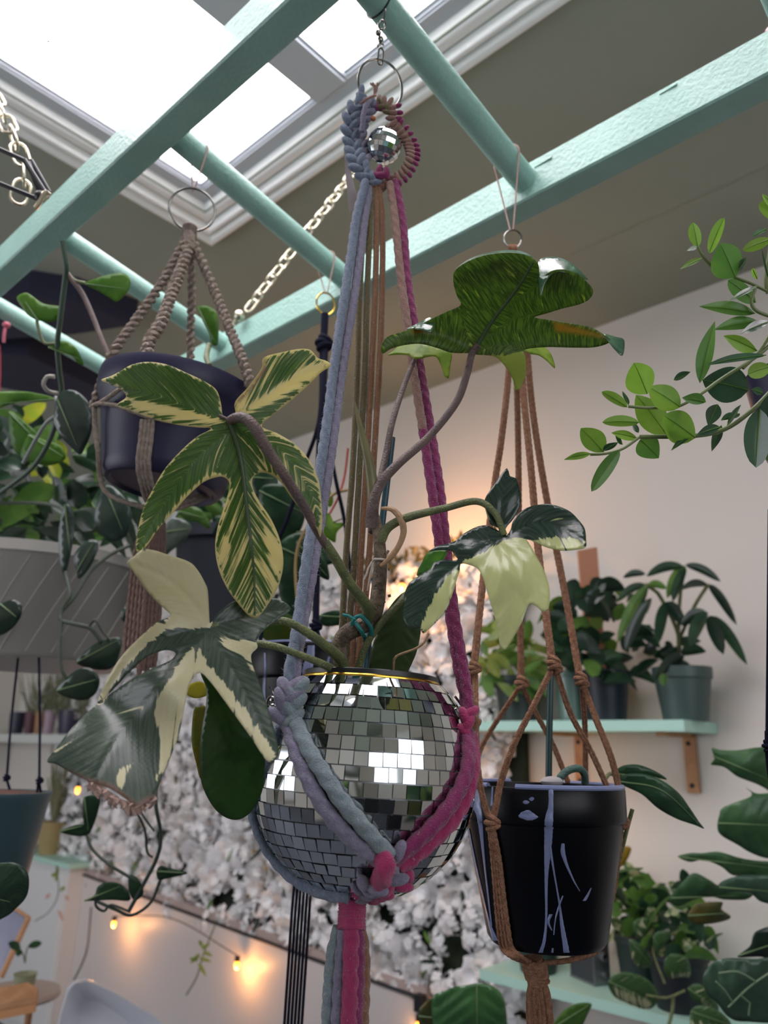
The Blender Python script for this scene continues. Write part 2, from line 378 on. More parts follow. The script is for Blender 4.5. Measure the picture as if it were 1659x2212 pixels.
while s_ < cum[-1] - 24:
    (ra, za), (rb, zb) = at(s_ + 1.1), at(s_ + TP - 1.3); rm = (ra + rb) / 2
    n_ = max(6, round(2 * math.pi * rm / TP)); off = rnd.random() * 6.28; wob = rnd.uniform(-.6, .6)
    for j in range(n_):
        a = off + 2 * math.pi * j / n_; hw = (TP / 2 - 1.0); tw = rnd.gauss(0, .022); tb = rnd.gauss(0, .022); dz = rnd.uniform(-.8, .8)
        rad = Vector((math.cos(a), math.sin(a), 0)); tan = Vector((-math.sin(a), math.cos(a), 0))
        top = rad * ra + Vector((0, 0, za + dz)); bot = rad * rb + Vector((0, 0, zb + dz)); cn = (top + bot) / 2; up = (top - bot).normalized()
        hh = (top - bot).length / 2; nrm = tan.cross(up).normalized() * 1.0
        if nrm.dot(rad) < 0: nrm = -nrm
        t2 = (tan + nrm * tw).normalized(); u2 = (up + nrm * tb).normalized(); shr = min(1, rm * 2 * math.pi / n_ / TP) ; hw2 = min(hw, math.pi * min(ra, rb) / n_ - .7) if row > 13 else math.pi * rm / n_ - .8
        c0 = cn - nrm * .6; q = [c0 + t2 * (sx * hw2) + u2 * (sy * hh) for sx, sy in ((-1, -1), (1, -1), (1, 1), (-1, 1))]
        th = nrm * 2.6; vs = [p for p in q] + [p + th for p in q]
        tl.add([BC + BT @ (p * BS) for p in vs], [(4, 5, 6, 7), (0, 1, 5, 4), (1, 2, 6, 5), (2, 3, 7, 6), (3, 0, 4, 7)])
    s_ += TP; row += 1
tl.build('mirror_tiles', m_mirror, ball, smooth_=False)
# side fittings: small metal pins with loops
for px, py in ((975, 1530), (592, 1512)):
    q = W(px, py, .64); f_ = MB(); f_.ball(q, .0042, 12, 8); f_.ball(q + VIEW * -.006 + Vector((0, 0, -.004)), .003, 10, 6)
    f_.tube(smooth([q + UPV * .011 - RIGHT * .004, q + UPV * .004, q, q + UPV * .002 + RIGHT * .008, q + UPV * .010 + RIGHT * .003], .001), .0011, 8)
    f_.tube([q + RIGHT * (.006 * math.cos(t)) + UPV * (.006 * math.sin(t) - .002) for t in [6.283 * i / 16 for i in range(16)]], .001, 6, closed=True)
    f_.build('loop_fitting', mat('chrome_fitting', '#9a9a98', .15, metal=1), ball)
# nursery pot standing inside the ball
npt = thing('nursery_pot', 'black plastic nursery pot rim showing inside the mirror ball planter', 'pot', BC)
pr = 150 * BS
PM = BT
MB().lathe([(pr * .80, 150 * BS), (pr * .955, 205 * BS), (pr, 208 * BS), (pr, 219 * BS), (pr * .985, 221 * BS), (pr * .955, 220 * BS), (pr * .93, 196 * BS), (pr * .0, 190 * BS)], BC, 72, PM).build('pot_rim', m_potblk, npt)
MB().lathe([(pr * .92, 198 * BS), (pr * .5, 204 * BS), (.0005, 203 * BS)], BC, 40, PM).build('potting_mix', m_soil, npt)

# ------------------------------------------------------------ macrame cords
def ropemat(name, col, var=None): return mat(name, col, .92, bump=.6, bscale=900, spec=.1, var=var, vscale=260, vfac=(.35, .75), sheen=.35)
m_blue = ropemat('steel_blue_cotton', '#6d7a90', '#848f9f'); m_lav = ropemat('lavender_grey_cotton', '#7f7a92', '#948fa2'); m_grey = ropemat('grey_green_cotton', '#7d8d94', '#93a0a3')
m_olive = ropemat('olive_cotton', '#756a48', '#665c40'); m_oran = ropemat('burnt_orange_cotton', '#9a7050', '#866048'); m_tan = ropemat('dusty_tan_cotton', '#a07c70', '#916e63')
m_mag = ropemat('magenta_cotton', '#8f3566', '#7f2c5a'); m_pink = ropemat('hot_pink_cotton', '#b23a6c', '#a03462'); m_rust = ropemat('rust_cotton', '#7d5648', '#6f4c40')
m_fuzz = mat('cotton_fibre', '#cfcfd4', .9, spec=.1)
rf = random.Random(5)
def fuzz(mb, pts, r, n, L=.0035):
    for _ in range(n):
        i = rf.randrange(1, len(pts) - 1); t = (pts[i + 1] - pts[i - 1]).normalized(); a = t.orthogonal().normalized(); b = t.cross(a); an = rf.uniform(0, 6.28)
        d = a * math.cos(an) + b * math.sin(an); p = pts[i] + d * r * .9; q = p + d * L * rf.uniform(.3, 1) + t * rf.uniform(-1, 1) * L * .7; m_ = p.lerp(q, .5) + t * rf.uniform(-1, 1) * L * .25
        s = t.cross(d) * .00009; u = t * .00009
        mb.add([p + s, p - s, m_ - s, m_ + s, q, p + u, p - u], [(0, 1, 2, 3), (3, 2, 4), (5, 6, 4)])
def cord(parent, pts, r, m, name='cord', lobes=3, depth=.16, pitch=.014, fz=0, step=.0016, col=None):
    P = smooth(pts, step); o = MB().tube(P, r, 14, lobes=lobes, depth=depth, pitch=pitch).build(name, m, parent, sharp=0)
    if fz:
        b = MB(); fuzz(b, P, r, fz); b.build('loose_fibres', col or m_fuzz, o, smooth_=False)['kind'] = 'stuff'
    return o
def wcord(parent, px, r, m, **k): return cord(parent, [W(*p) for p in px], r, m, **k)

mac = thing('macrame_plant_hanger', 'macrame hanger of blue, olive, orange and pink cotton cords holding the mirror ball planter', 'plant hanger', W(822, 20, .85))
# suspension: wire round the rung, swivel clasp, link
ry = RY[0]
su = MB(); cr = Vector((onZ(822, 8, zA + .02).x, ry, rungz(onZ(822, 8, zA + .02).x)))
su.tube([cr + Vector((0, math.cos(t), math.sin(t))) * (RR + .0012) for t in [6.283 * i / 28 for i in range(28)]], .0011, 6, closed=True)
su.tube(smooth([cr + Vector((0, -.006, -RR)), W(832, 20, .872), W(829, 44, .868)], .003), .0011, 6)
su.build('wire_loop', m_dark, mac)
sw = MB()
sw.tube([W(825 + 7 * math.cos(t), 54 + 10 * math.sin(t), .866) for t in [6.283 * i / 18 for i in range(18)]], .0013, 8, closed=True)
sw.ball(W(817, 71, .865), .0034, 10, 8); sw.ball(W(822, 84, .864), (.0034, .0034, .005), 10, 8)
sw.tube([W(822 + 6 * math.cos(t), 99 + 5 * math.sin(t), .863) for t in [6.283 * i / 16 for i in range(16)]], .0011, 8, closed=True)
sw.build('swivel_clasp', m_steel, mac)
lk = MB(); link_mesh(lk, W(822, 122, .861), W(821, 142, .86) - W(824, 104, .862), RIGHT * .8 + VIEW * .6, .0200, .0062, .0010); lk.build('chain_link', m_steel, mac)
def ringpts(cx, cy, rx, ry_, rot, d, n=48, tilt=0):
    out = []
    for i in range(n):
        t = 6.283 * i / n; x = rx * math.cos(t); y = ry_ * math.sin(t); c_, s2 = math.cos(rot), math.sin(rot)
        out.append(W(cx + x * c_ - y * s2, cy + x * s2 + y * c_, d + tilt * (x / rx)))
    return out
MB().tube(ringpts(821, 183, 45, 58, -.42, .858, tilt=.008), .0014, 10, closed=True).build('ring', m_steel, mac)
# blue sinnet, left of the small ball: fat twisted blobs
def knots(parent, path, r, m, name, n, amp, ms=None):
    P = smooth(path, .0006); mb = MB(); k = 0
    for i in range(n):
        c = P[int((len(P) - 1) * i / (n - 1))]; j = min(len(P) - 2, int((len(P) - 1) * i / (n - 1))); t = (P[j + 1] - P[j]).normalized(); s2 = VIEW.cross(t).normalized() * (1 if i % 2 else -1)
        dr = (t - s2 * .85).normalized(); yy = VIEW.cross(dr).normalized(); mb.ball(c + s2 * amp * .9, (r * 1.55, r * .78, r * .85), 14, 8, Matrix((dr, yy, dr.cross(yy))).transposed())
    return mb.build(name, m, parent)
D0 = .85
knots(mac, [W(778, 197, D0), W(786, 210, D0), W(778, 228, D0)], .0046, m_blue, 'knot', 4, .002)
knots(mac, [W(790, 215, D0), W(768, 235, D0), W(757, 270, D0), W(764, 315, D0), W(772, 350, D0 - .01), W(790, 378, D0 - .01)], .0062, m_blue, 'blue_braid', 18, .0050)
knots(mac, [W(806, 222, D0), W(790, 245, D0), W(776, 280, D0), W(780, 320, D0), W(790, 352, D0 - .01)], .0050, m_lav, 'blue_braid', 16, .0042)
wcord(mac, [(805, 212, D0), (792, 225, D0 - .012), (785, 250, D0 - .014), (782, 285, D0 - .012)], .0028, m_lav, fz=40)
# half hitches on the right, tan over magenta
hp = smooth([W(818, 221, D0), W(842, 226, D0), W(850, 245, D0), W(848, 262, D0), W(866, 285, D0), W(885, 315, D0), W(888, 345, D0 - .01), W(872, 376, D0 - .01), W(848, 392, D0 - .01)], .0004)
for m_, r_, rb, side, nm in ((m_mag, .0042, .0046, .0065, 'magenta_edge'), (m_tan, .0046, .0036, -.0008, 'half_hitch_braid')):
    mb = MB(); n = 21
    for i in range(n):
        j = int((len(hp) - 2) * i / (n - 1)); t = (hp[j + 1] - hp[j]).normalized(); sd = VIEW.cross(t).normalized()
        if sd.dot(RIGHT) < 0 and j > 40: sd = -sd
        sd = (hp[j] - W(828, 315, D0)).normalized() if j > len(hp) * .3 else sd
        c = hp[j] + sd * side - VIEW * .002
        mb.ball(c, (rb, r_ * .62, r_ * .75) if nm == 'magenta_edge' else (.0072, .0030, .0034), 12, 8, Matrix((sd, t, sd.cross(t))).transposed())
    mb.build(nm, m_, mac)
knots(mac, [W(819, 222, D0 - .004), W(832, 232, D0 - .004), W(838, 240, D0 - .004)], .0034, m_olive, 'olive_knots', 4, .002)
mb = MB()                                                                   # frayed tip
for i in range(14): mb.tube(smooth([W(808, 208, D0), W(812 + rf.uniform(-4, 6), 190, D0), W(808 + rf.uniform(-9, 16), 178 + rf.uniform(0, 8), D0)], .002), .0007, 5)
mb.build('frayed_end', m_tan, mac)
wcord(mac, [(812, 206, D0 - .01), (795, 212, D0 - .014), (778, 224, D0 - .012)], .0013, m_tan)
# knot below the small ball where the groups split
knots(mac, [W(790, 372, .838), W(800, 384, .836), W(812, 392, .836)], .0052, m_blue, 'knot', 4, .002)
knots(mac, [W(816, 370, .836), W(824, 382, .834), W(832, 372, .834)], .0050, m_mag, 'knot', 4, .002)
knots(mac, [W(800, 398, .838), W(820, 404, .838), W(842, 398, .838), W(848, 388, .838)], .0050, m_rust, 'knot', 7, .0015)
# long cords, left pair
def lerpd(pts, d0, d1):
    ys = [p[1] for p in pts]; a, b = min(ys), max(ys); return [(x, y, d0 + (d1 - d0) * (y - a) / (b - a)) for x, y in pts]
L1 = [(790, 392), (770, 470), (757, 560), (741, 660), (722, 790), (708, 900), (692, 1010), (673, 1140), (655, 1260), (640, 1370), (627, 1440), (622, 1478)]
L2 = [(800, 396), (788, 470), (776, 560), (762, 660), (741, 790), (726, 900), (711, 1010), (690, 1140), (671, 1260), (650, 1370), (640, 1440), (634, 1478)]
wcord(mac, lerpd(L1, .835, .600), .0046, m_blue, fz=900); wcord(mac, lerpd(L2, .840, .606), .0044, m_lav, fz=700, depth=.13)
# middle fan behind the plant
mids = [m_olive, m_olive, m_oran, m_oran]
for i, m_ in enumerate(mids):
    k = i - 1.5; pts = [(808 + k * 8, 402), (807 + k * 13, 480), (801 + k * 15.5, 640), (795 + k * 15.5, 800), (785 + k * 16, 1000), (774 + k * 16, 1180), (764 + k * 15, 1320), (756 + k * 13, 1400), (752 + k * 12, 1490)]
    pts = [(x + rf.uniform(-1.6, 1.6), y) for x, y in pts]
    wcord(mac, lerpd(pts, .838, .715), .0031, m_, fz=520, pitch=.05, depth=.05)
# right pair
R1 = [(842, 396), (853, 470), (866, 600), (880, 700), (893, 800), (914, 930), (933, 1060), (950, 1180), (971, 1320), (990, 1440), (1003, 1500), (1010, 1545)]
R2 = [(852, 392), (868, 470), (879, 600), (894, 700), (908, 800), (930, 930), (950, 1060), (963, 1180), (980, 1320), (1000, 1440), (1010, 1500), (1015, 1545)]
wcord(mac, lerpd(R1[:6], .835, .73), .0042, m_tan, fz=400); wcord(mac, lerpd(R1[5:], .73, .628), .0045, m_mag, fz=400)
wcord(mac, lerpd(R2, .838, .622), .0046, m_mag, fz=800)
# knot cluster left side of ball
def pk(p, off=.006): return sph(p[0], p[1], BC, BR + off)
knots(mac, [W(630, 1478, .598), W(622, 1505, .592), W(612, 1535, .590), W(618, 1560, .588)], .0072, m_lav, 'side_knot', 7, .0040)
knots(mac, [W(640, 1484, .596), W(634, 1520, .590), W(628, 1550, .586)], .0066, m_grey, 'side_knot', 5, .0026)
# right side knot
knots(mac, [W(1012, 1538, .622), W(1006, 1560, .618), W(1009, 1580, .616)], .0058, m_pink, 'side_knot', 4, .0016)
knots(mac, [W(1018, 1528, .628), W(1024, 1556, .628), W(1021, 1588, .626)], .0044, m_oran, 'side_knot', 4, .0012)
# net over the ball
def net(px, r, m, off, **k): cord(mac, [pk(p, off) for p in px], r, m, **k)
net([(620, 1560), (640, 1625), (668, 1690), (704, 1750), (752, 1805), (800, 1845), (822, 1858)], .0056, m_lav, .0058, fz=150)
net([(636, 1555), (664, 1615), (698, 1670), (738, 1730), (784, 1785), (826, 1832), (842, 1846)], .0058, m_grey, .0064, fz=150)
net([(1010, 1580), (1012, 1640), (1000, 1690), (968, 1745), (925, 1795), (880, 1835), (846, 1862)], .0056, m_mag, .0060, fz=150)
net([(1018, 1590), (1021, 1650), (1008, 1715), (978, 1770), (935, 1815), (894, 1850), (862, 1872)], .0058, m_pink, .0050, fz=150)
net([(612, 1560), (590, 1600), (568, 1650), (550, 1710), (543, 1760), (556, 1808), (590, 1858), (640, 1902), (700, 1930), (752, 1938)], .0044, m_blue, .0022, fz=120)
# front square knots sweeping to the base
kp = [pk((850, 1846), .006), pk((858, 1868), .008), pk((842, 1894), .009), pk((805, 1912), .010), W(768, 1932, .59)]
knots(mac, kp, .0062, m_lav, 'square_knot', 11, .0050)
knots(mac, [pk((886, 1862), .006), pk((885, 1888), .007), pk((866, 1912), .009), pk((832, 1926), .011), W(800, 1940, .59)], .0054, m_pink, 'square_knot', 9, .0018)
cord(mac, [pk((826, 1846), .008), pk((832, 1868), .013), pk((828, 1890), .013), pk((820, 1908), .008)], .0072, m_pink, name='square_knot')
# wrapped neck and tassel
nk = MB(); a_ = W(762, 1938, .60); b_ = W(759, 2008, .588)
nk.tube(smooth([W(762, 1932, .60), b_], .002), .0096, 20)
for i in range(12):
    c = a_.lerp(b_, (i + .5) / 12); ax = (b_ - a_).normalized(); M_ = align(ax)
    nk.tube([c + M_ @ Vector((.0098 * math.cos(t), .0098 * math.sin(t), .0006 * math.sin(t + i))) for t in [6.283 * j / 24 for j in range(24)]], .0012, 8, closed=True)
nk.build('wrapped_neck', m_pink, mac)
tas = [(736, 722, 714, m_grey, .597, .0052), (748, 740, 734, m_lav, .592, .0050), (760, 758, 756, m_pink, .586, .0052), (770, 772, 770, m_mag, .590, .0050), (776, 784, 784, m_oran, .598, .0046), (752, 746, 746, m_blue, .602, .005), (766, 766, 764, m_mag, .603, .005)]
for x0, x1, x2, m_, d, r in tas:
    r *= 1.16
    wcord(mac, [(x0, 2004, d), (x1, 2060, d - .004), (x2, 2150, d - .01), (x2 - 5, 2260, d - .015), (x2 - 8, 2400, d - .02)], r, m_, fz=120)

# small mirror ball ornament in the crescent
SC = W(830, 315, .846); SR = 38 * .846 / FPX
sb = thing('mirror_ball_ornament', 'tiny mirror ball hanging inside the macrame crescent near the top', 'ornament', SC)
MB().ball(SC, SR * .96, 32, 20).build('ball_shell', m_grout, sb)
tl = MB(); ST = Matrix.Rotation(math.radians(12), 3, VIEW) @ Matrix.Rotation(.3, 3, RIGHT); nr = 11
for i in range(nr):
    p0 = math.pi * (i + .04) / nr; p1 = math.pi * (i + .96) / nr; pm = (p0 + p1) / 2; n_ = max(4, round(22 * math.sin(pm)))
    for j in range(n_):
        a0 = 2 * math.pi * (j + .04) / n_; a1 = 2 * math.pi * (j + .96) / n_
        q = [Vector((math.sin(p) * math.cos(a), math.sin(p) * math.sin(a), math.cos(p))) * SR for p, a in ((p0, a0), (p1, a0), (p1, a1), (p0, a1))]
        nrm = (q[0] + q[2]).normalized(); cc = (q[0] + q[1] + q[2] + q[3]) / 4; q = [p - nrm * (p - cc).dot(nrm) for p in q]
        tl.add([SC + ST @ p for p in q + [p * .94 for p in q]], [(0, 1, 2, 3), (0, 4, 5, 1), (1, 5, 6, 2), (2, 6, 7, 3), (3, 7, 4, 0)])
tl.build('mirror_tiles', m_mirror, sb, smooth_=False)
MB().lathe([(.0001, .004), (.0055, .0035), (.006, 0), (.006, -.003)], SC + Vector((0, 0, SR)), 16, align(Vector((0, 0, 1)))).build('cap', m_grout, sb)
MB().ball(SC - Vector((0, 0, SR + .009)) - VIEW * .004, (.0016, .0016, .004), 8, 6).ball(SC - Vector((0, 0, SR + .003)) - VIEW * .004, .0012, 8, 6).build('glass_drop', mat('clear_drop_bead', '#d8c8b8', .1, metal=.3), sb)
MB().ball(W(806, 256, .838), .0030, 10, 8).build('wooden_bead', mat('orange_bead', '#a8623e', .5), sb)
# paper tag behind the blue braid
tg = MB(); TPx = [(758, 238), (749, 262), (744, 300), (744, 345), (748, 392), (755, 460)]; WDx = [4, 8, 9, 14, 20, 3]
Pt = [W(x, y, .862) for x, y in TPx]; Pt = smooth(Pt, .004); vs = []
for i, p in enumerate(Pt):
    t = i / (len(Pt) - 1); k = t * (len(WDx) - 1); j = min(int(k), len(WDx) - 2); wd = (WDx[j] + (WDx[j + 1] - WDx[j]) * (k - j)) * .862 / FPX
    vs += [p, p + RIGHT * wd + VIEW * .012 * math.sin(t * 3)]
n = len(Pt); mbt = MB(); mbt.add(vs + [v + VIEW * .0006 for v in vs], [(2 * i, 2 * i + 1, 2 * i + 3, 2 * i + 2) for i in range(n - 1)] + [(2 * n + 2 * i, 2 * n + 2 * i + 2, 2 * n + 2 * i + 3, 2 * n + 2 * i + 1) for i in range(n - 1)])
tag(mbt.build('paper_tag', mat('grey_card', '#b9b0b4', .7)), 'curled grey paper tag hanging behind the blue braid near the ring', 'tag')
# ------------------------------------------------------------ traced leaves
def rbf(ctrl):
    P = np.array([(c[0] / 100, c[1] / 100) for c in ctrl]); v = np.array([c[2] for c in ctrl], float); n = len(P)
    def K(r): return np.where(r > 1e-9, r * r * np.log(np.maximum(r, 1e-9)), 0)
    A = np.zeros((n + 3, n + 3)); A[:n, :n] = K(np.linalg.norm(P[:, None] - P[None], axis=2)) + np.eye(n) * .002
    A[:n, n] = 1; A[:n, n + 1:] = P; A[n, :n] = 1; A[n + 1:, :n] = P.T
    w_ = np.linalg.solve(A, np.concatenate([v, [0, 0, 0]]))
    def f(x, y):
        q = np.array([x / 100, y / 100]); return float(K(np.linalg.norm(P - q, axis=1)) @ w_[:n] + w_[n] + w_[n + 1:] @ q)
    return f
def smooth2(poly, step=5, closed=True):
    return [(p.x, p.y) for p in smooth([Vector((x, y, 0)) for x, y in poly], step, closed)]
def inpoly(x, y, poly):
    c = False; n = len(poly); j = n - 1
    for i in range(n):
        xi, yi = poly[i]; xj, yj = poly[j]
        if (yi > y) != (yj > y) and x < (xj - xi) * (y - yi) / (yj - yi) + xi: c = not c
        j = i
    return c
def segd(px, py, poly, closed=False):
    """distance to a polyline, arc length at the nearest point, side"""
    A = np.array(poly, float); B = np.roll(A, -1, 0) if closed else A[1:]; A = A if closed else A[:-1]
    d = B - A; L = np.maximum((d ** 2).sum(1), 1e-9); q = np.array([px, py]); t = np.clip(((q - A) * d).sum(1) / L, 0, 1)
    c = A + d * t[:, None]; dd = np.hypot(*(q - c).T); i = int(dd.argmin()); ln = np.sqrt(L); side = d[i][0] * (py - A[i][1]) - d[i][1] * (px - A[i][0])
    return float(dd[i]), float(ln[:i].sum() + ln[i] * t[i]), side
def sstep(a, b, x): t = min(1, max(0, (x - a) / (b - a))); return t * t * (3 - 2 * t)
def hero_leaf(name, outline, ctrl, veins, m, parent, cream=(), brown=(), rim=0, grid=7, vein=.0006, wave=.0006, wper=26, under=False, thick=.0005, slope=.8, marb=None, sh=0, jag=0):
    out = smooth2(outline, 5); 
    if sh: out = [(x, y) for x, y in out]
    if jag: out = [(x + random.uniform(-jag, jag) * (1 if inpoly(x, y, brown[0]) else 0), y + random.uniform(-jag, jag) * (1 if inpoly(x, y, brown[0]) else 0)) for x, y in out]
    xs = [p[0] for p in out]; ys = [p[1] for p in out]; pts = [Vector(p) for p in out]; r = random.Random(3)
    y = min(ys); k = 0
    while y < max(ys):
        x = min(xs) + (grid / 2 if k % 2 else 0)
        while x < max(xs):
            if inpoly(x, y, out) and segd(x, y, out, True)[0] > grid * .55: pts.append(Vector((x + r.uniform(-.6, .6), y + r.uniform(-.6, .6))))
            x += grid
        y += grid * .87; k += 1
    n = len(out); V, _, F, *_ = delaunay_2d_cdt(pts, [(i, (i + 1) % n) for i in range(n)], [], 1, 1e-5)
    F = [f for f in F if inpoly(sum(V[i].x for i in f) / 3, sum(V[i].y for i in f) / 3, out)]
    dz = rbf(ctrl); sv = [smooth2(v, 6, False) for v in veins]; cps = [(p if isinstance(p, tuple) and isinstance(p[1], (int, float)) and not isinstance(p[1], tuple) else (p, 1.0)) for p in cream]
    verts = []; acr = []; abr = []; avu = []; o0 = origin(parent)
    for v in V:
        x, y = v.x, v.y; best = min((segd(x, y, s_) + (i,) for i, s_ in enumerate(sv)), key=lambda q: q[0] + (0 if q[3] == 0 else 4)); s_, t, side, li = best
        e = segd(x, y, out, True)[0]; d = dz(x, y); sg = -1 if under else 1
        g = sg * vein * math.exp(-(s_ / 5.0) ** 2) + wave * math.sin((t - slope * s_) * 6.283 / wper) * sstep(3, 30, s_) * sstep(0, 14, e) 
        d += g; p = W(x, y, d); verts.append((p.x - o0.x, p.y - o0.y, p.z - o0.z))
        c = 0.0
        for poly, wt in cps:
            dd = segd(x, y, poly, True)[0]; ins = inpoly(x, y, poly); val = sstep(-9, 9, dd if ins else -dd) * wt; c = max(c, val)
        if rim: c = max(c, .95 * sstep(rim * 1.6, rim * .3, e))
        b = 0.0
        for poly in brown:
            dd = segd(x, y, poly, True)[0]; ins = inpoly(x, y, poly); b = max(b, sstep(-6, 6, dd if ins else -dd))
        mv = marb(x, y) if marb else .0
        acr.append(c); abr.append(b); avu.append((t - slope * s_, s_ * (1 if side > 0 else -1), mv))
    me = bpy.data.meshes.new(name); me.from_pydata(verts, [], [tuple(f) for f in F]); me.materials.append(m)
    for nm, arr in (('cream', acr), ('brown', abr)):
        a = me.attributes.new(nm, 'FLOAT', 'POINT'); a.data.foreach_set('value', arr)
    a = me.attributes.new('vein_uv', 'FLOAT_VECTOR', 'POINT'); a.data.foreach_set('vector', [c for v in avu for c in v])
    me.polygons.foreach_set('use_smooth', [True] * len(me.polygons)); me.update()
    o = bpy.data.objects.new(name, me); COL.objects.link(o); o.parent = parent
    md = o.modifiers.new('thickness', 'SOLIDIFY'); md.thickness = thick; md.offset = 0
    # raised midribs as one tidy sub-part
    return o
def variegated(name, g1, g2, cr, cr2, rough=.35, trans=.35, amount=.5, k=7, fine=.09, spec=.5, br='#8a6a5e', coat=0):
    m = bpy.data.materials.new(name); m.use_nodes = True; nt = m.node_tree; N = nt.nodes; L = nt.links; p = N['Principled BSDF']; out = N['Material Output']
    def math_(op, a, b=None, c=None):
        q = N.new('ShaderNodeMath'); q.operation = op
        for i, v in enumerate((a, b, c)):
            if v is None: continue
            if isinstance(v, (int, float)): q.inputs[i].default_value = v
            else: L.new(v, q.inputs[i])
        return q.outputs[0]
    def attr(n): a = N.new('ShaderNodeAttribute'); a.attribute_name = n; return a
    uv = attr('vein_uv'); mp = N.new('ShaderNodeMapping'); mp.inputs['Scale'].default_value = (fine, fine * .13, 0); L.new(uv.outputs['Vector'], mp.inputs[0])
    n1 = N.new('ShaderNodeTexNoise'); n1.inputs['Scale'].default_value = 1.0; n1.inputs['Detail'].default_value = 5; n1.inputs['Roughness'].default_value = .62; L.new(mp.outputs[0], n1.inputs[0])
    n2 = N.new('ShaderNodeTexNoise'); n2.inputs['Scale'].default_value = .35; n2.inputs['Detail'].default_value = 3; L.new(mp.outputs[0], n2.inputs[0])
    sx = N.new('ShaderNodeSeparateXYZ'); L.new(uv.outputs['Vector'], sx.inputs[0])
    f = math_('ADD', attr('cream').outputs['Fac'], sx.outputs[2])
    s_ = math_('ADD', f, math_('MULTIPLY', math_('SUBTRACT', n1.outputs['Fac'], .5), 4.2)); s_ = math_('SUBTRACT', s_, 1 - amount)
    fac = math_('MULTIPLY', s_, k); cl = N.new('ShaderNodeClamp'); L.new(math_('ADD', fac, .5), cl.inputs[0])
    def mixc(fc, a, b):
        q = N.new('ShaderNodeMix'); q.data_type = 'RGBA'
        for sock, v in ((q.inputs[6], a), (q.inputs[7], b)):
            if isinstance(v, tuple): sock.default_value = v
            else: L.new(v, sock)
        if isinstance(fc, float): q.inputs[0].default_value = fc
        else: L.new(fc, q.inputs[0])
        return q.outputs[2]
    n3 = N.new('ShaderNodeTexNoise'); n3.inputs['Scale'].default_value = 2.3; n3.inputs['Detail'].default_value = 3; L.new(mp.outputs[0], n3.inputs[0])
    rr = N.new('ShaderNodeValToRGB'); rr.color_ramp.elements[0].position = .42; rr.color_ramp.elements[1].position = .60; L.new(n3.outputs['Fac'], rr.inputs[0])
    gcol = mixc(rr.outputs[0], C(g1), C(g2)); ccol = mixc(n2.outputs['Fac'], C(cr), C(cr2)); col = mixc(cl.outputs[0], gcol, ccol); col = mixc(attr('brown').outputs['Fac'], col, C(br))
    L.new(col, p.inputs['Base Color']); p.inputs['Roughness'].default_value = rough; p.inputs['Specular IOR Level'].default_value = spec; p.inputs['Coat Weight'].default_value = coat
    wv = math_('SINE', math_('MULTIPLY', sx.outputs[0], .24)); h = math_('ADD', math_('MULTIPLY', wv, .22), n1.outputs['Fac'])
    bp = N.new('ShaderNodeBump'); bp.inputs['Strength'].default_value = .22; bp.inputs['Distance'].default_value = .0012; L.new(h, bp.inputs['Height']); L.new(bp.outputs[0], p.inputs['Normal'])
    tr = N.new('ShaderNodeBsdfTranslucent'); L.new(col, tr.inputs[0]); mx = N.new('ShaderNodeMixShader'); mx.inputs[0].default_value = trans
    L.new(p.outputs[0], mx.inputs[1]); L.new(tr.outputs[0], mx.inputs[2]); L.new(mx.outputs[0], out.inputs[0]); return m
mA = variegated('marbled_leaf_underside', '#4a6a30', '#66883c', '#eae0b0', '#dcd290', rough=.42, trans=.5, amount=.44, fine=.075, k=4)
mB = variegated('cream_splashed_leaf', '#3a4a3f', '#505e50', '#dcd6b8', '#d2cc9c', rough=.32, trans=.25, amount=.16, fine=.05, k=5)
mC = variegated('lime_cream_leaf', '#263831', '#3a5040', '#ccd098', '#bfc684', rough=.24, trans=.30, amount=-.05, k=5, fine=.06, coat=.25)
mD = variegated('green_lobed_leaf_underside', '#567038', '#7a9448', '#acbc5c', '#b4c068', rough=.4, trans=.62, amount=.34, fine=.11, br='#a58a3c', k=4)
mE = leafmat('lime_young_leaf', '#a9c04e', '#8fb040', trans=.5, scale=60)
mG = leafmat('deep_green_oval_leaf', '#2c4a22', '#38592a', rough=.25, trans=.35, scale=40)
mG2 = leafmat('olive_oval_leaf', '#4e6340', '#586c46', rough=.4, trans=.35, scale=40)
mFold = leafmat('glossy_leaf_top', '#3d5f45', '#55775a', rough=.18, trans=.1, scale=40, spec=.8)
m_pet = mat('dusky_brown_petiole', '#5a4a48', .5, bump=.5, bscale=600, var='#6b5852', vscale=80)
m_petg = mat('olive_green_petiole', '#6d7648', .5, bump=.5, bscale=600, var='#5c6440', vscale=80)
m_bark = mat('brown_scarred_stem', '#8a7a66', .8, bump=1, bscale=260, var='#5d5044', vscale=90)
m_sheath = mat('dry_tan_sheath', '#b08e6c', .7, bump=.4, bscale=300)

phi = thing('variegated_philodendron', 'large variegated philodendron with lobed cream and green leaves growing from the mirror ball planter', 'plant', W(770, 1470, .64))
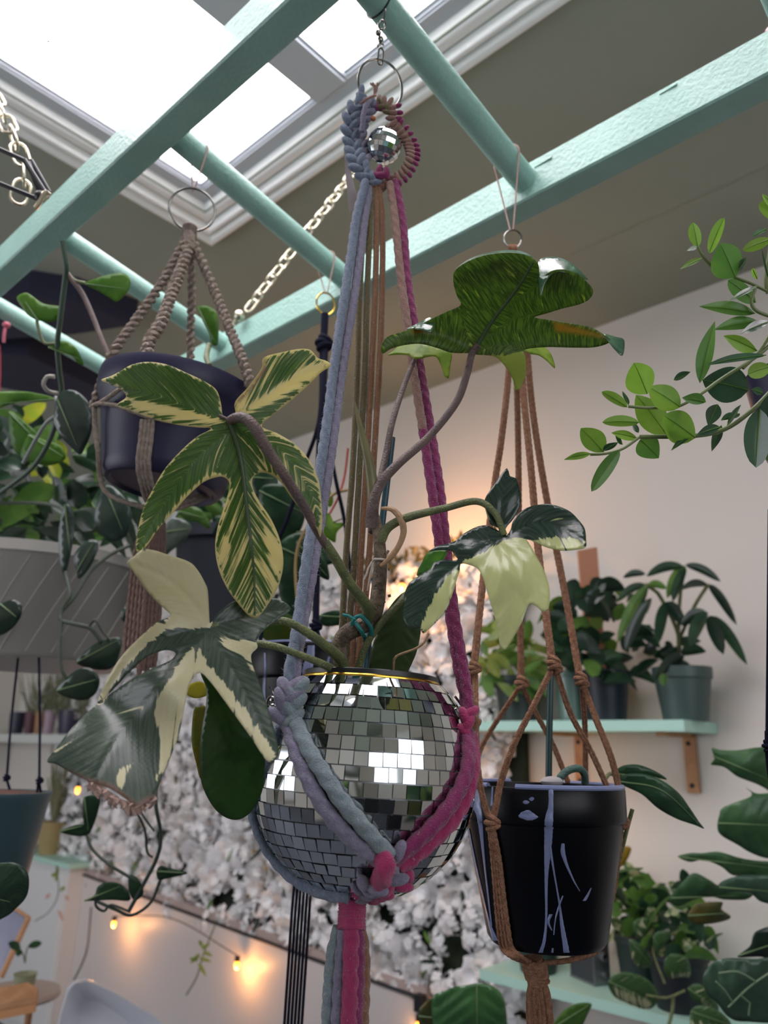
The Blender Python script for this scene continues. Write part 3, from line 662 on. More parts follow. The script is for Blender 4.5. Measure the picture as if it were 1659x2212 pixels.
# A: upper left leaf, seen from below
oA = [(481, 897), (477, 870), (467, 842), (440, 823), (404, 806), (362, 788), (320, 782), (285, 788), (257, 804), (239, 813), (219, 821), (236, 829), (262, 842), (273, 858), (253, 876), (285, 888), (330, 904), (376, 916), (425, 923), (456, 926), (425, 944), (390, 975), (355, 1015), (327, 1063), (309, 1101), (297, 1150), (294, 1190), (304, 1190), (320, 1175), (344, 1140), (376, 1105), (407, 1070), (439, 1042), (467, 1031), (484, 1031), (496, 1045), (491, 1073), (481, 1105), (470, 1140), (465, 1181), (470, 1220), (484, 1258), (509, 1297), (551, 1335), (593, 1283), (608, 1244), (612, 1209), (605, 1167), (586, 1122), (561, 1084), (547, 1056), (545, 1035), (558, 1022), (582, 1024), (607, 1042), (631, 1077), (659, 1112), (683, 1140), (692, 1160), (696, 1122), (693, 1070), (687, 1035), (669, 996), (638, 961), (600, 937), (572, 926), (566, 916), (600, 888), (635, 860), (670, 828), (694, 804), (715, 789), (701, 778), (687, 774), (670, 756), (645, 754), (614, 760), (570, 772), (565, 795), (537, 835), (508, 868), (509, 893), (503, 904), (489, 904)]
cA_ = [(496, 909, .575), (220, 822, .60), (360, 800, .575), (294, 1190, .545), (380, 1010, .560), (551, 1330, .565), (470, 1180, .572), (610, 1200, .572), (540, 1180, .566), (692, 1160, .575), (680, 1020, .585), (600, 980, .574), (715, 788, .60), (620, 765, .585), (540, 850, .578), (620, 870, .590)]
vA = [[(496, 909), (520, 990), (535, 1110), (548, 1230), (551, 1330)], [(496, 909), (440, 893), (350, 858), (225, 822)], [(505, 925), (430, 985), (360, 1080), (298, 1185)], [(510, 925), (600, 968), (670, 1060), (693, 1155)], [(505, 905), (560, 868), (640, 815), (712, 788)]]
crA = [([(280, 862), (330, 872), (400, 885), (450, 900), (484, 912), (440, 912), (350, 897), (290, 883)], 1.25), ([(516, 893), (555, 865), (620, 822), (660, 790), (712, 782), (700, 796), (650, 832), (600, 862), (545, 890)], 1.0),
       ([(330, 1158), (372, 1100), (405, 1062), (439, 1034), (470, 1022), (492, 1030), (500, 1060), (490, 1070), (490, 1045), (467, 1036), (425, 1060), (380, 1108)], 1.2), ([(508, 870), (530, 850), (525, 880), (512, 897)], 1.1), ([(575, 1140), (598, 1165), (606, 1230), (596, 1240), (582, 1200)], 1.2), ([(486, 1160), (500, 1180), (480, 1230), (474, 1200)], .9)]
def mbA(x, y): return .04 + .40 * sstep(1000, 1150, y) * sstep(430, 480, x) + (.30 if x > 560 and y > 930 and y < 1060 else 0) + (.24 if x > 520 and y < 880 else 0) - (.10 if x < 470 and y < 850 else 0) - (.06 if x < 420 and y > 1000 else 0)
LA = hero_leaf('leaf', oA, cA_, vA, mA, phi, crA, [[(572, 768), (568, 797), (540, 837), (505, 872), (516, 868), (548, 836), (576, 800)]], rim=2.2, under=True, vein=.0012, wave=.00025, slope=1.9, marb=mbA, grid=6.5)
LA['label'] = 'upper left leaf marbled yellow cream, seen from below'
def midrib(parent, pts, d, r0, r1, m, off=-.0016):
    f = rbf(d); P = smooth([W(x, y, f(x, y) + off) for x, y in smooth2(pts, 8, False)], .003); n = len(P)
    return MB().tube(P, [r0 + (r1 - r0) * i / n for i in range(n)], 10).build('midrib', m, parent)
midrib(LA, vA[0], cA_, .0020, .0005, mat('dark_green_midrib', '#3c4f30', .5)); midrib(LA, [(496, 909), (485, 903), (472, 897)], cA_, .0016, .0008, m_pet)
# B: lower left leaf, seen from above
oB = [(453, 1347), (449, 1279), (442, 1258), (427, 1232), (409, 1214), (369, 1200), (333, 1189), (311, 1187), (290, 1202), (275, 1216), (286, 1232), (308, 1265), (333, 1294), (355, 1315), (368, 1331), (340, 1344), (297, 1381), (261, 1420), (232, 1467), (214, 1507), (211, 1522), (222, 1512), (250, 1483), (282, 1449), (315, 1420), (348, 1406), (369, 1405), (380, 1412), (366, 1428), (319, 1449), (268, 1478), (225, 1511), (188, 1540), (152, 1576), (120, 1619), (102, 1645), (120, 1650), (152, 1668), (188, 1686), (235, 1702), (272, 1726), (297, 1743), (328, 1724), (340, 1702), (358, 1659), (384, 1594), (400, 1522), (407, 1485), (418, 1464), (433, 1453), (456, 1475), (485, 1514), (514, 1554), (543, 1594), (579, 1645), (601, 1630), (595, 1587), (579, 1529), (561, 1478), (545, 1435), (543, 1413), (556, 1399), (555, 1383), (572, 1359), (601, 1337), (622, 1323), (629, 1314), (615, 1301), (586, 1290), (550, 1287), (507, 1298), (474, 1322), (457, 1344)]
cB_ = [(453, 1352, .565), (275, 1216, .50), (370, 1230, .535), (430, 1280, .556), (211, 1522, .54), (300, 1400, .545), (102, 1645, .475), (260, 1600, .505), (297, 1743, .47), (370, 1560, .51), (425, 1440, .535), (340, 1480, .515), (601, 1630, .505), (540, 1500, .535), (490, 1440, .548), (629, 1314, .58), (540, 1320, .578), (556, 1390, .558), (180, 1560, .505)]
vB = [[(453, 1352), (400, 1420), (330, 1500), (250, 1600), (200, 1690)], [(453, 1350), (415, 1300), (360, 1250), (285, 1215)], [(450, 1355), (380, 1370), (300, 1405), (215, 1510)], [(453, 1355), (480, 1410), (530, 1500), (592, 1625)], [(455, 1350), (520, 1335), (580, 1320), (627, 1314)]]
crB = [([(342, 1340), (297, 1377), (258, 1417), (228, 1465), (205, 1525), (224, 1515), (247, 1478), (280, 1434), (312, 1400), (352, 1366), (372, 1350)], 1.5), ([(460, 1350), (455, 1270), (420, 1205), (330, 1180), (265, 1210), (330, 1310), (365, 1340), (340, 1352), (300, 1388), (262, 1430), (232, 1480), (205, 1520), (230, 1450), (290, 1370), (400, 1356), (452, 1358)], 1.6),
       ([(433, 1453), (418, 1395), (395, 1420), (372, 1455), (345, 1500), (333, 1540), (345, 1600), (342, 1660), (335, 1690), (358, 1659), (384, 1594), (400, 1522), (407, 1485)], 1.5),
       ([(420, 1392), (450, 1435), (485, 1475), (535, 1540), (598, 1632), (579, 1650), (543, 1600), (485, 1520), (433, 1458)], 1.5), ([(468, 1368), (500, 1384), (560, 1382), (560, 1400), (546, 1425), (548, 1450), (520, 1412), (490, 1402)], 1.35),
       ([(238, 1692), (268, 1652), (288, 1648), (264, 1704)], 1.1), ([(190, 1590), (120, 1620), (108, 1645), (150, 1606)], .9), ([(385, 1500), (395, 1500), (300, 1540), (240, 1545), (260, 1520)], .6)]
LB = hero_leaf('leaf', oB, cB_, vB, mB, phi, crB, [[(100, 1650), (190, 1682), (240, 1695), (296, 1736), (330, 1715), (335, 1760), (200, 1760), (95, 1700)]], rim=0, vein=.0009, wave=.0004, slope=1.5, marb=lambda x, y: -.12 if (x > 455 and y < 1380) else .02, grid=6.5)
LB['label'] = 'lower left leaf splashed cream over grey green, frayed brown hem'
mb = MB()                                                                     # dried frayed hem
for i in range(120):
    t = i / 119; x = 188 + t * 142; y = 1686 + 56 * math.sin(min(1, t * 1.25) * 1.5) ** 1.2 - (20 * max(0, t - .8) / .2); f_ = rbf(cB_) if i == 0 else f_
    d = f_(x, y) + .002; a = W(x, y - 4, d); b_ = W(x + rf.uniform(-8, 8), y + rf.uniform(4, 24), d + rf.uniform(-.004, .006)); m_ = a.lerp(b_, .5) + RIGHT * rf.uniform(-.003, .003)
    s2 = RIGHT * rf.uniform(.0006, .0016); mb.add([a - s2, a + s2, m_ + s2, m_ - s2, b_ + s2 * .4, b_ - s2 * .4], [(0, 1, 2, 3), (3, 2, 4, 5)])
mb.build('dried_fringe', mat('crisp_pink_brown', '#a5897e', .8), LB)['kind'] = 'stuff'
MB().tube(smooth([W(106, 1645, .476), W(101, 1660, .478), W(104, 1676, .48)], .002), [.0030] * 8 + [.002] * 9, 8).build('curled_tip', m_sheath, LB) if False else None
# C: right leaf
oC = [(1086, 1150), (1083, 1144), (1067, 1136), (1058, 1131), (1050, 1107), (1046, 1086), (1051, 1070), (1064, 1052), (1080, 1028), (1095, 1011), (1099, 1019), (1102, 1029), (1114, 1033), (1120, 1049), (1125, 1073), (1121, 1099), (1109, 1121), (1096, 1136), (1090, 1148), (1094, 1157), (1103, 1144), (1107, 1128), (1120, 1110), (1138, 1097), (1165, 1090), (1186, 1089), (1210, 1095), (1231, 1105), (1247, 1120), (1263, 1142), (1266, 1166), (1265, 1182), (1247, 1187), (1215, 1189), (1184, 1183), (1158, 1172), (1138, 1165), (1148, 1182), (1160, 1205), (1173, 1227), (1184, 1258), (1188, 1285), (1184, 1314), (1173, 1322), (1160, 1311), (1146, 1304), (1138, 1314), (1128, 1343), (1112, 1372), (1091, 1403), (1080, 1394), (1076, 1365), (1072, 1346), (1064, 1319), (1054, 1285), (1043, 1248), (1032, 1229), (1014, 1220), (995, 1218), (993, 1232), (985, 1258), (974, 1293), (963, 1319), (940, 1346), (914, 1369), (908, 1357), (889, 1358), (874, 1343), (870, 1325), (874, 1303), (873, 1285), (886, 1258), (913, 1239), (932, 1227), (937, 1216), (958, 1209), (979, 1211), (989, 1208), (985, 1203), (977, 1192), (966, 1188), (940, 1189), (926, 1191), (947, 1179), (979, 1171), (1003, 1152), (1030, 1138), (1051, 1135), (1067, 1142)]
cC_ = [(1089, 1159, .600), (1098, 1012, .625), (1050, 1090, .612), (1120, 1080, .612), (1266, 1170, .585), (1190, 1100, .612), (1180, 1180, .590), (1091, 1403, .545), (1120, 1280, .560), (1080, 1230, .572), (1184, 1310, .548), (1150, 1200, .580), (1010, 1190, .592), (940, 1187, .598), (990, 1215, .592), (911, 1365, .560), (872, 1310, .575), (930, 1260, .578), (1030, 1140, .606)]
vC = [[(1089, 1159), (1030, 1193), (985, 1222), (940, 1262), (900, 1345)], [(1088, 1156), (1082, 1110), (1096, 1020)], [(1092, 1158), (1150, 1130), (1200, 1135), (1262, 1170)], [(1075, 1168), (1090, 1230), (1105, 1300), (1092, 1395)], [(1085, 1168), (1130, 1210), (1160, 1260), (1180, 1310)], [(1060, 1172), (1000, 1165), (940, 1186)]]
crC = [([(1089, 1165), (1125, 1160), (1180, 1200), (1200, 1300), (1170, 1330), (1100, 1415), (1060, 1390), (1035, 1235), (990, 1225), (1000, 1212), (1040, 1195), (1070, 1178)], 1.9),
       ([(1120, 1166), (1160, 1162), (1200, 1158), (1270, 1165), (1270, 1195), (1190, 1195), (1140, 1172)], 1.5), ([(1170, 1118), (1215, 1118), (1250, 1135), (1262, 1155), (1220, 1140)], 1.0),
       ([(998, 1215), (993, 1260), (960, 1330), (912, 1375), (908, 1350), (935, 1290), (965, 1245)], 1.9), ([(1044, 1080), (1056, 1110), (1062, 1130), (1090, 1152), (1078, 1158), (1045, 1130)], .95), ([(1098, 1100), (1122, 1060), (1128, 1080), (1112, 1118)], .6)]
LC = hero_leaf('leaf', oC, cC_, vC, mC, phi, crC, [], vein=.0008, wave=.0009, wper=90, slope=1.5, grid=6, marb=lambda x, y: -.12 if x < 1000 and y > 1200 else 0.0)
LC['label'] = 'right leaf with a lime cream drooping lobe and dark glossy lobes'
hero_leaf('leaf_fold', [(901, 1244), (912, 1214), (924, 1194), (948, 1188), (967, 1190), (956, 1212), (936, 1232)], [(901, 1244, .604), (967, 1190, .600), (924, 1194, .608)], [[(905, 1240), (930, 1212), (962, 1192)]], leafmat('bright_leaf_underside', '#5c9a34', '#4a8230', trans=.5, scale=80), LC)
# D: top right leaf from below
oD = [(1013, 763), (975, 762), (945, 752), (908, 743), (872, 746), (843, 754), (827, 764), (823, 750), (836, 728), (872, 716), (894, 708), (934, 688), (963, 674), (995, 659), (988, 641), (981, 619), (979, 598), (984, 583), (1010, 565), (1046, 552), (1089, 546), (1125, 548), (1147, 556), (1163, 572), (1166, 612), (1172, 600), (1190, 586), (1216, 582), (1245, 590), (1266, 607), (1281, 627), (1274, 645), (1252, 657), (1216, 666), (1180, 677), (1155, 685), (1180, 690), (1234, 699), (1274, 706), (1306, 724), (1318, 738), (1285, 750), (1234, 751), (1180, 750), (1133, 756), (1136, 775), (1135, 811), (1122, 841), (1113, 843), (1107, 818), (1089, 789), (1068, 770), (1031, 766)]
cD_ = [(1019, 766, .70), (823, 755, .675), (920, 710, .695), (1089, 548, .635), (985, 600, .655), (1080, 660, .675), (1280, 627, .655), (1200, 600, .640), (1318, 738, .69), (1200, 720, .69), (1117, 842, .675), (1120, 770, .695), (1165, 612, .648)]
vD = [[(1019, 766), (1065, 692), (1120, 620), (1152, 566)], [(1022, 760), (950, 728), (880, 725), (828, 755)], [(1040, 735), (1150, 712), (1250, 722), (1314, 738)], [(1090, 660), (1180, 640), (1275, 628)], [(1030, 765), (1090, 775), (1117, 835)]]
LD = hero_leaf('leaf', oD, cD_, vD, mD, phi, [([(1031, 772), (1090, 768), (1140, 760), (1140, 815), (1115, 850), (1100, 810)], 1.6)], [[(1195, 694), (1300, 722), (1310, 730), (1200, 715)], [(890, 712), (935, 700), (930, 715), (890, 722)]], rim=0, under=True, vein=.0014, wave=.0003, slope=.25, marb=lambda x, y: .10, grid=6.5)
LD['label'] = 'top right lobed green leaf seen from below, rims curling down'
midrib(LD, vD[0], cD_, .0022, .0008, mat('dark_green_midrib', '#3c4f30', .5))
for o_, c_ in (([(1163, 566), (1183, 556), (1212, 558), (1243, 576), (1270, 604), (1250, 597), (1216, 588), (1192, 592), (1176, 614), (1168, 640), (1164, 610)], [(1163, 566, .66), (1270, 604, .66), (1216, 588, .634), (1168, 640, .636), (1210, 558, .665)]),
               ([(984, 583), (1010, 562), (1046, 548), (1089, 541), (1125, 543), (1150, 556), (1120, 554), (1085, 553), (1046, 559), (1012, 573)], [(984, 583, .66), (1089, 541, .66), (1085, 555, .636), (1150, 556, .65)]),
               ([(878, 712), (900, 700), (930, 686), (938, 702), (930, 717), (905, 712)], [(878, 712, .70), (930, 686, .70), (930, 717, .682), (905, 712, .684)]), ([(1304, 722), (1330, 728), (1348, 735), (1345, 768), (1330, 757), (1316, 740)], [(1304, 722, .69), (1348, 735, .70), (1345, 768, .682)])):
    hero_leaf('curled_rim', o_, c_, [[o_[0], o_[4]]], mFold, LD, grid=5, wave=0)
# young lime leaf behind D
oE = [(895, 776), (885, 768), (860, 766), (838, 767), (850, 758), (862, 747), (885, 740), (915, 742), (950, 752), (975, 762), (973, 790), (969, 818), (961, 814), (952, 788), (940, 770), (915, 773)]
LE = hero_leaf('leaf', oE, [(895, 776, .73), (838, 766, .74), (970, 818, .735), (930, 745, .75)], [[(895, 776), (930, 768), (972, 762)]], mE, phi, grid=5, under=True); LE['label'] = 'small lime leaf with a drip tip behind the top right leaf'
LE2 = hero_leaf('leaf', [(1130, 755), (1150, 746), (1172, 748), (1190, 765), (1199, 795), (1184, 782), (1165, 768), (1145, 764)], [(1130, 755, .73), (1199, 795, .735), (1160, 746, .75)], [[(1130, 757), (1165, 757), (1197, 792)]], mE, phi, grid=4, under=True); LE2['label'] = 'thin lime lobe poking out below the top right leaf'
# ovals
LF = hero_leaf('leaf', [(876, 1278), (856, 1293), (832, 1326), (816, 1361), (805, 1394), (799, 1432), (801, 1462), (843, 1470), (872, 1462), (894, 1424), (905, 1388), (910, 1350), (908, 1310), (895, 1285)], [(876, 1278, .66), (800, 1450, .665), (880, 1460, .665), (908, 1340, .655), (850, 1380, .655)], [[(878, 1282), (860, 1370), (845, 1465)]], mG2, phi, grid=6, under=True, vein=.0006); LF['label'] = 'plain green oval leaf standing behind the stem at the rim'
LG = hero_leaf('leaf', [(434, 1452), (445, 1485), (445, 1522), (436, 1576), (431, 1630), (434, 1684), (449, 1724), (474, 1757), (507, 1771), (539, 1757), (565, 1713), (571, 1666), (570, 1620), (545, 1560), (500, 1490), (460, 1450)], [(434, 1452, .585), (507, 1771, .575), (431, 1630, .58), (571, 1640, .58), (500, 1620, .572)], [[(450, 1460), (500, 1600), (508, 1768)]], mG, phi, grid=7, wave=.0001); LG['label'] = 'deep green oval leaf hanging left of the mirror ball'
LH = hero_leaf('leaf', [(418, 1535), (428, 1528), (446, 1530), (442, 1600), (434, 1680), (424, 1650), (414, 1600)], [(418, 1535, .61), (434, 1680, .61), (446, 1530, .61)], [[(430, 1532), (432, 1675)]], leafmat('yellow_olive_leaf', '#9a8f38', '#7f8a3a', trans=.45), phi, grid=6); LH['label'] = 'yellow olive leaf edge behind the deep green oval leaf'
LH2 = hero_leaf('leaf', [(402, 1498), (408, 1480), (430, 1472), (445, 1480), (446, 1502), (420, 1508)], [(402, 1498, .62), (446, 1490, .62), (420, 1508, .62)], [[(404, 1495), (445, 1490)]], leafmat('pale_yellow_leaf', '#a8a446', trans=.45), phi, grid=6); LH2['label'] = 'small yellowing leaf scrap behind the lower left leaf'
# stem, petioles, sheaths
def ptube(parent, name, px, r, m, seg=12, step=.003, **k):
    P = smooth([W(*p) for p in px], step); n = len(P)
    if hasattr(r, '__len__'):
        q = [r[min(len(r) - 2, int(i / (n - 1) * (len(r) - 1)))] * (1 - (i / (n - 1) * (len(r) - 1) - min(len(r) - 2, int(i / (n - 1) * (len(r) - 1))))) + r[min(len(r) - 2, int(i / (n - 1) * (len(r) - 1))) + 1] * (i / (n - 1) * (len(r) - 1) - min(len(r) - 2, int(i / (n - 1) * (len(r) - 1)))) for i in range(n)]
    else: q = r
    return MB().tube(P, q, seg, **k).build(name, m, parent)
st = ptube(phi, 'main_stem', [(742, 1470, .64), (736, 1425, .64), (733, 1392, .64), (752, 1366, .638), (782, 1352, .638), (806, 1330, .64), (817, 1290, .64), (822, 1230, .642), (820, 1180, .643), (815, 1140, .645), (806, 1105, .646)], [.0058, .0062, .0068, .0072, .0070, .0064, .0056, .0056, .0052, .0048, .0038], m_bark, 16, .002)
mb = MB()
for x, y in ((835, 1196), (838, 1230), (838, 1288), (800, 1345), (790, 1335), (748, 1380), (812, 1262), (825, 1300), (806, 1206)):
    q = W(x, y, .637); mb.tube(smooth([q, q + RIGHT * rf.uniform(.001, .003) + UPV * rf.uniform(-.001, .003)], .001), [.0018, .0008, .0006, .0005][:len(smooth([q, q + RIGHT * .002], .001)) + 3][:max(2, len(smooth([q, q + RIGHT * .002], .001)))] if False else .0012, 6)
mb.build('bud_scars', m_bark, st)
for y, t in ((1166, .004), (1138, .0045), (1208, .0058), (1330, .0072), (1265, .006)):
    pass
ptube(phi, 'petiole', [(796, 1332, .636), (790, 1308, .628), (755, 1262, .612), (722, 1205, .595), (692, 1158, .583), (660, 1100, .572), (620, 1035, .563), (580, 975, .558), (552, 925, .557), (532, 905, .560), (513, 902, .566), (498, 909, .574)], [.0044, .0036, .0034, .0034, .0036, .0038, .0042, .0038], m_petg if False else m_pet)
ptube(phi, 'petiole', [(797, 1334, .634), (792, 1308, .627), (757, 1262, .6115), (724, 1205, .594), (700, 1168, .586)], [.0052, .0042, .0039, .0037], m_petg)
ptube(phi, 'petiole', [(744, 1462, .632), (738, 1428, .628), (705, 1396, .610), (660, 1364, .595), (615, 1342, .588), (560, 1345, .585), (500, 1352, .575), (456, 1353, .568)], [.0052, .0040, .0032, .0030, .0030], m_petg)
ptube(phi, 'petiole', [(742, 1460, .630), (700, 1436, .618), (640, 1412, .606), (590, 1395, .600), (540, 1392, .598), (480, 1420, .592), (440, 1450, .586)], [.0036, .0028, .0027, .0025], m_petg)
ptube(phi, 'petiole', [(822, 1170, .642), (838, 1140, .640), (880, 1118, .632), (960, 1098, .618), (1030, 1083, .612), (1070, 1110, .606), (1089, 1156, .602)], [.0042, .0036, .0030, .0028, .0026], m_petg)
ptube(phi, 'petiole', [(804, 1140, .645), (806, 1090, .645), (822, 1045, .648), (860, 1002, .655), (925, 945, .668), (985, 870, .682), (1008, 810, .692), (1019, 766, .698), (1032, 745, .694)], [.0058, .0044, .0038, .0034, .0034, .0034, .0032], m_pet)
ptube(phi, 'petiole', [(806, 1150, .648), (812, 1080, .665), (833, 985, .688), (848, 910, .70), (872, 835, .72), (890, 790, .73), (897, 776, .73)], [.0038, .0030, .0028, .0024], m_pet)
ptube(phi, 'new_leaf_spike', [(802, 1130, .648), (806, 1070, .650), (797, 1000, .655), (780, 930, .662), (766, 868, .668)], [.0050, .0052, .0042, .0028, .0008], leafmat('olive_new_shoot', '#7a7350', '#6c6a48', trans=.15))
ptube(phi, 'petiole', [(768, 1462, .636), (792, 1392, .632), (830, 1338, .634), (862, 1304, .642), (876, 1284, .655)], [.0030, .0028, .0026], m_petg)
ptube(phi, 'dry_sheath', [(824, 1098, .636), (846, 1100, .634), (864, 1118, .632), (872, 1148, .632), (860, 1182, .632), (838, 1210, .634), (822, 1222, .636)], [.0014, .0026, .0030, .0026, .0024, .0026, .0016], m_sheath, 8)
ptube(phi, 'aerial_root', [(926, 1368, .60), (916, 1388, .60), (896, 1402, .605), (856, 1418, .615), (850, 1440, .62), (847, 1470, .63)], .0010, m_sheath, 8)
# stake and ties
stake = thing('plant_stake', 'dark green plastic stake standing behind the philodendron stem', 'stake', W(790, 1470, .662))
ptube(stake, 'rod', [(847, 947, .70), (785, 1480, .662)], .0030, mat('teal_green_plastic', '#1d4650', .45), 12)
mb = MB()
mb.ball(W(847, 946, .70), (.0030, .0030, .0008), 12, 6); mb.build('cut_end', mat('tan_cut_end', '#8a705c', .8), stake)
tie = thing('plant_tie', 'teal ribbon tie knotted round the bent brown stem', 'tie', W(775, 1345, .63)); m_teal = mat('teal_ribbon', '#1f7a78', .5)
ptube(tie, 'loop', [(762, 1340, .632), (778, 1330, .628), (800, 1352, .627), (802, 1376, .632), (792, 1384, .64), (780, 1362, .626), (764, 1342, .63)], .0018, m_teal, 8)
ptube(tie, 'loose_end', [(768, 1340, .629), (752, 1330, .630), (740, 1328, .631)], .0012, m_teal, 8); ptube(tie, 'loose_end', [(770, 1344, .628), (757, 1350, .628), (766, 1336, .626)], .0012, m_teal, 8)
t2 = thing('twine_tie', 'white twine wound round the upper stem and stake', 'tie', W(818, 1212, .64)); m_tw = mat('white_twine', '#b9b0a6', .9)
ptube(t2, 'loop', [(802, 1216, .640), (808, 1208, .636), (822, 1208, .635), (836, 1210, .637), (840, 1212, .645), (820, 1214, .652), (804, 1216, .648), (802, 1216, .642)], .0011, m_tw, 6)
for px in ([(804, 1214, .638), (796, 1226, .637), (792, 1240, .636), (786, 1252, .636)], [(806, 1216, .637), (800, 1240, .636), (796, 1262, .635), (794, 1276, .636)]): ptube(t2, 'loose_end', px, .0009, m_tw, 6)
# ------------------------------------------------------------ more helpers
def zfor(x, y, py):
    a, b = 0.0, 2.9
    for _ in range(50):
        m_ = (a + b) / 2
        if PJ((x, y, m_))[1] > py: a = m_
        else: b = m_
    return (a + b) / 2
def toward(c, r): h = Vector((-c[0], -c[1], 0)).normalized(); return Vector((c[0], c[1], 0)) + h * r
def on_lathe(px, py, c, prof, off=0):
    """first point along the line of sight where the distance from the axis equals the profile radius"""
    d = Vector(ray(px, py)); pr = sorted(prof, key=lambda q: q[1]); rs = [q[0] for q in pr]; zs = [q[1] for q in pr]
    dist = (Vector((c[0], c[1], 0))).length; t = dist - .2
    p = Vector(EYE) + d * t
    for _ in range(1200):
        p = Vector(EYE) + d * t; r = math.hypot(p.x - c[0], p.y - c[1])
        if r <= float(np.interp(p.z - c[2], zs, rs)) + off: return p
        t += .0005
        if t > dist + .05: break
    t0 = (Vector((c[0], c[1], c[2])) - Vector(EYE)).dot(d) / d.dot(d); return Vector(EYE) + d * t0
SHP = {'pell': lambda t: max(0, math.sin(math.pi * t ** .82)) ** .8, 'heart': lambda t: (t ** .42) * (1 - t) ** .72 * 1.62, 'ellip': lambda t: max(0, math.sin(math.pi * t)) ** .62, 'lance': lambda t: max(0, math.sin(math.pi * t ** .8)) ** .95, 'ovate': lambda t: (t ** .6) * (1 - t) ** .62 * 1.52}
def leaf3(mb, A, B, wd, shape='heart', roll=0, sag=0.0, fold=.25, nt=9, ns=4, curl=0):
    """leaf blade from A to B in the room, wd = full width, folded along its midrib and sagging"""
    A = Vector(A); B = Vector(B); ax = B - A; L = ax.length; a = ax.normalized(); s_ = a.cross(VIEW)
    s_ = s_.normalized() if s_.length > .05 else a.orthogonal().normalized()
    s_ = Matrix.Rotation(roll, 3, a) @ s_; n_ = s_.cross(a); f = SHP[shape]; vs = []; fs = []
    if n_.z < 0: n_ = -n_
    for i in range(nt + 1):
        t = i / nt; c = A.lerp(B, t) + Vector((0, 0, -1)) * sag * L * (t ** 2) + Vector((0, 0, 1)) * sag * L * .5 * math.sin(math.pi * t) ; hw = wd / 2 * f(min(.999, max(.001, t)))
        for j in range(ns + 1):
            u = -1 + 2 * j / ns; vs.append(c + s_ * (u * hw) + n_ * (abs(u) * hw * fold - curl * u * u * hw * .5))
    for i in range(nt):
        for j in range(ns): k = i * (ns + 1) + j; fs.append((k, k + 1, k + ns + 2, k + ns + 1))
    mb.add(vs, fs)
def pxleaf(mb, b, t, d, wpx, shape='heart', dt=0, **k): leaf3(mb, W(b[0], b[1], d), W(t[0], t[1], d + dt), wpx * d / FPX, shape, **k)
def flatleaf(name, outline, d, m, parent, mid=None, tilt=0, belly=.02, grid=9, **k):
    """traced leaf at depth d that bellies towards its midrib; tilt brings the lower part nearer"""
    cx = sum(p[0] for p in outline) / len(outline); cy = sum(p[1] for p in outline) / len(outline)
    mid = mid or [outline[0], outline[len(outline) // 2]]
    ctrl = [(x, y, d - tilt * (y - cy) / 100) for x, y in outline[::2]] + [(cx, cy, d - belly * 5 * d / FPX * min(max(p[0] for p in outline) - min(p[0] for p in outline), max(p[1] for p in outline) - min(p[1] for p in outline)))]
    o = hero_leaf(name, outline, ctrl, [mid], m, parent, grid=grid, wave=k.pop('wave', .0004), wper=30, vein=.001, **k)
    if max(max(p[0] for p in outline) - min(p[0] for p in outline), max(p[1] for p in outline) - min(p[1] for p in outline)) > 58:
        f = rbf(ctrl); S_ = smooth2(mid, 8, False); S_ = S_[:max(2, int(len(S_) * .93))]; n = len(S_); P = [W(x, y, f(x, y) - .0012) for x, y in S_]
        MB().tube(P, [d * (.0011 - .0008 * i / n) for i in range(n)], 6).build('midrib', m_rib, o)
    return o
def bush(mb, poly, n, L, d0, d1, mats_n=1, shape='heart', ctr=None, asp=.62, seed=1, droop=.5, wts=None, spread=1.0, rollr=.9):
    """fills a region with individually posed leaves between two depths"""
    r = random.Random(seed); xs = [p[0] for p in poly]; ys = [p[1] for p in poly]; ctr = ctr or (sum(xs) / len(xs), max(ys)); k = 0; tries = 0
    while k < n and tries < n * 30:
        tries += 1; x = r.uniform(min(xs), max(xs)); y = r.uniform(min(ys), max(ys))
        if not inpoly(x, y, poly): continue
        a = math.atan2(y - ctr[1], x - ctr[0]) + r.gauss(0, .6 * spread); l = L * r.uniform(.65, 1.2); dx = math.cos(a) * l; dy = math.sin(a) * l + l * droop * r.uniform(.2, 1.3)
        d = r.uniform(d0, d1); mb.cur = r.choices(range(mats_n), wts)[0] if mats_n > 1 else 0
        pxleaf(mb, (x - dx * .5, y - dy * .5), (x + dx * .5, y + dy * .5), d, l * asp * r.uniform(.8, 1.15), shape, dt=r.uniform(-.3, .3) * l * d / FPX, roll=r.uniform(-rollr, rollr), sag=r.uniform(.02, .25), fold=r.uniform(.1, .4), nt=7); k += 1
def lathe_pot(parent, c, prof, m, name='pot_body', M=None, seg=56): return MB().lathe(prof, c, seg, M).build(name, m, parent)
def twine_loop(parent, x, ends, top_px, m, r=.0011, rungy=None, sep=.010):
    """twine tied over a rung: both falls meet at the ring"""
    y = rungy; z = rungz(x); R_ = RR + .002
    over = [Vector((x, y - R_ * math.sin(a), z + R_ * math.cos(a))) for a in [-1.75 + 3.5 * i / 14 for i in range(15)]]
    P = smooth([ends + Vector((0, .002, 0)), over[0]], .004)[:-1] + over + smooth([over[-1], ends + Vector((0, -.002, 0))], .004)[1:]
    MB().tube(P, r, 8, lobes=2, depth=.15, pitch=.006).build('twine', m, parent)
m_rib = mat('pale_midrib', '#6a8458', .5)
m_jute = mat('brown_jute', '#a27a62', .95, bump=.8, bscale=700, spec=.1, var='#8c6650', vscale=220); m_twine = mat('pale_pink_twine', '#b79a92', .95, bump=.6, bscale=800, spec=.1)
m_taupe = mat('taupe_cotton_cord', '#a5988e', .95, bump=.8, bscale=700, spec=.1, var='#928479', vscale=200)
m_blackc = mat('black_cotton_cord', '#15172a', .9, bump=.6, bscale=700, spec=.15)

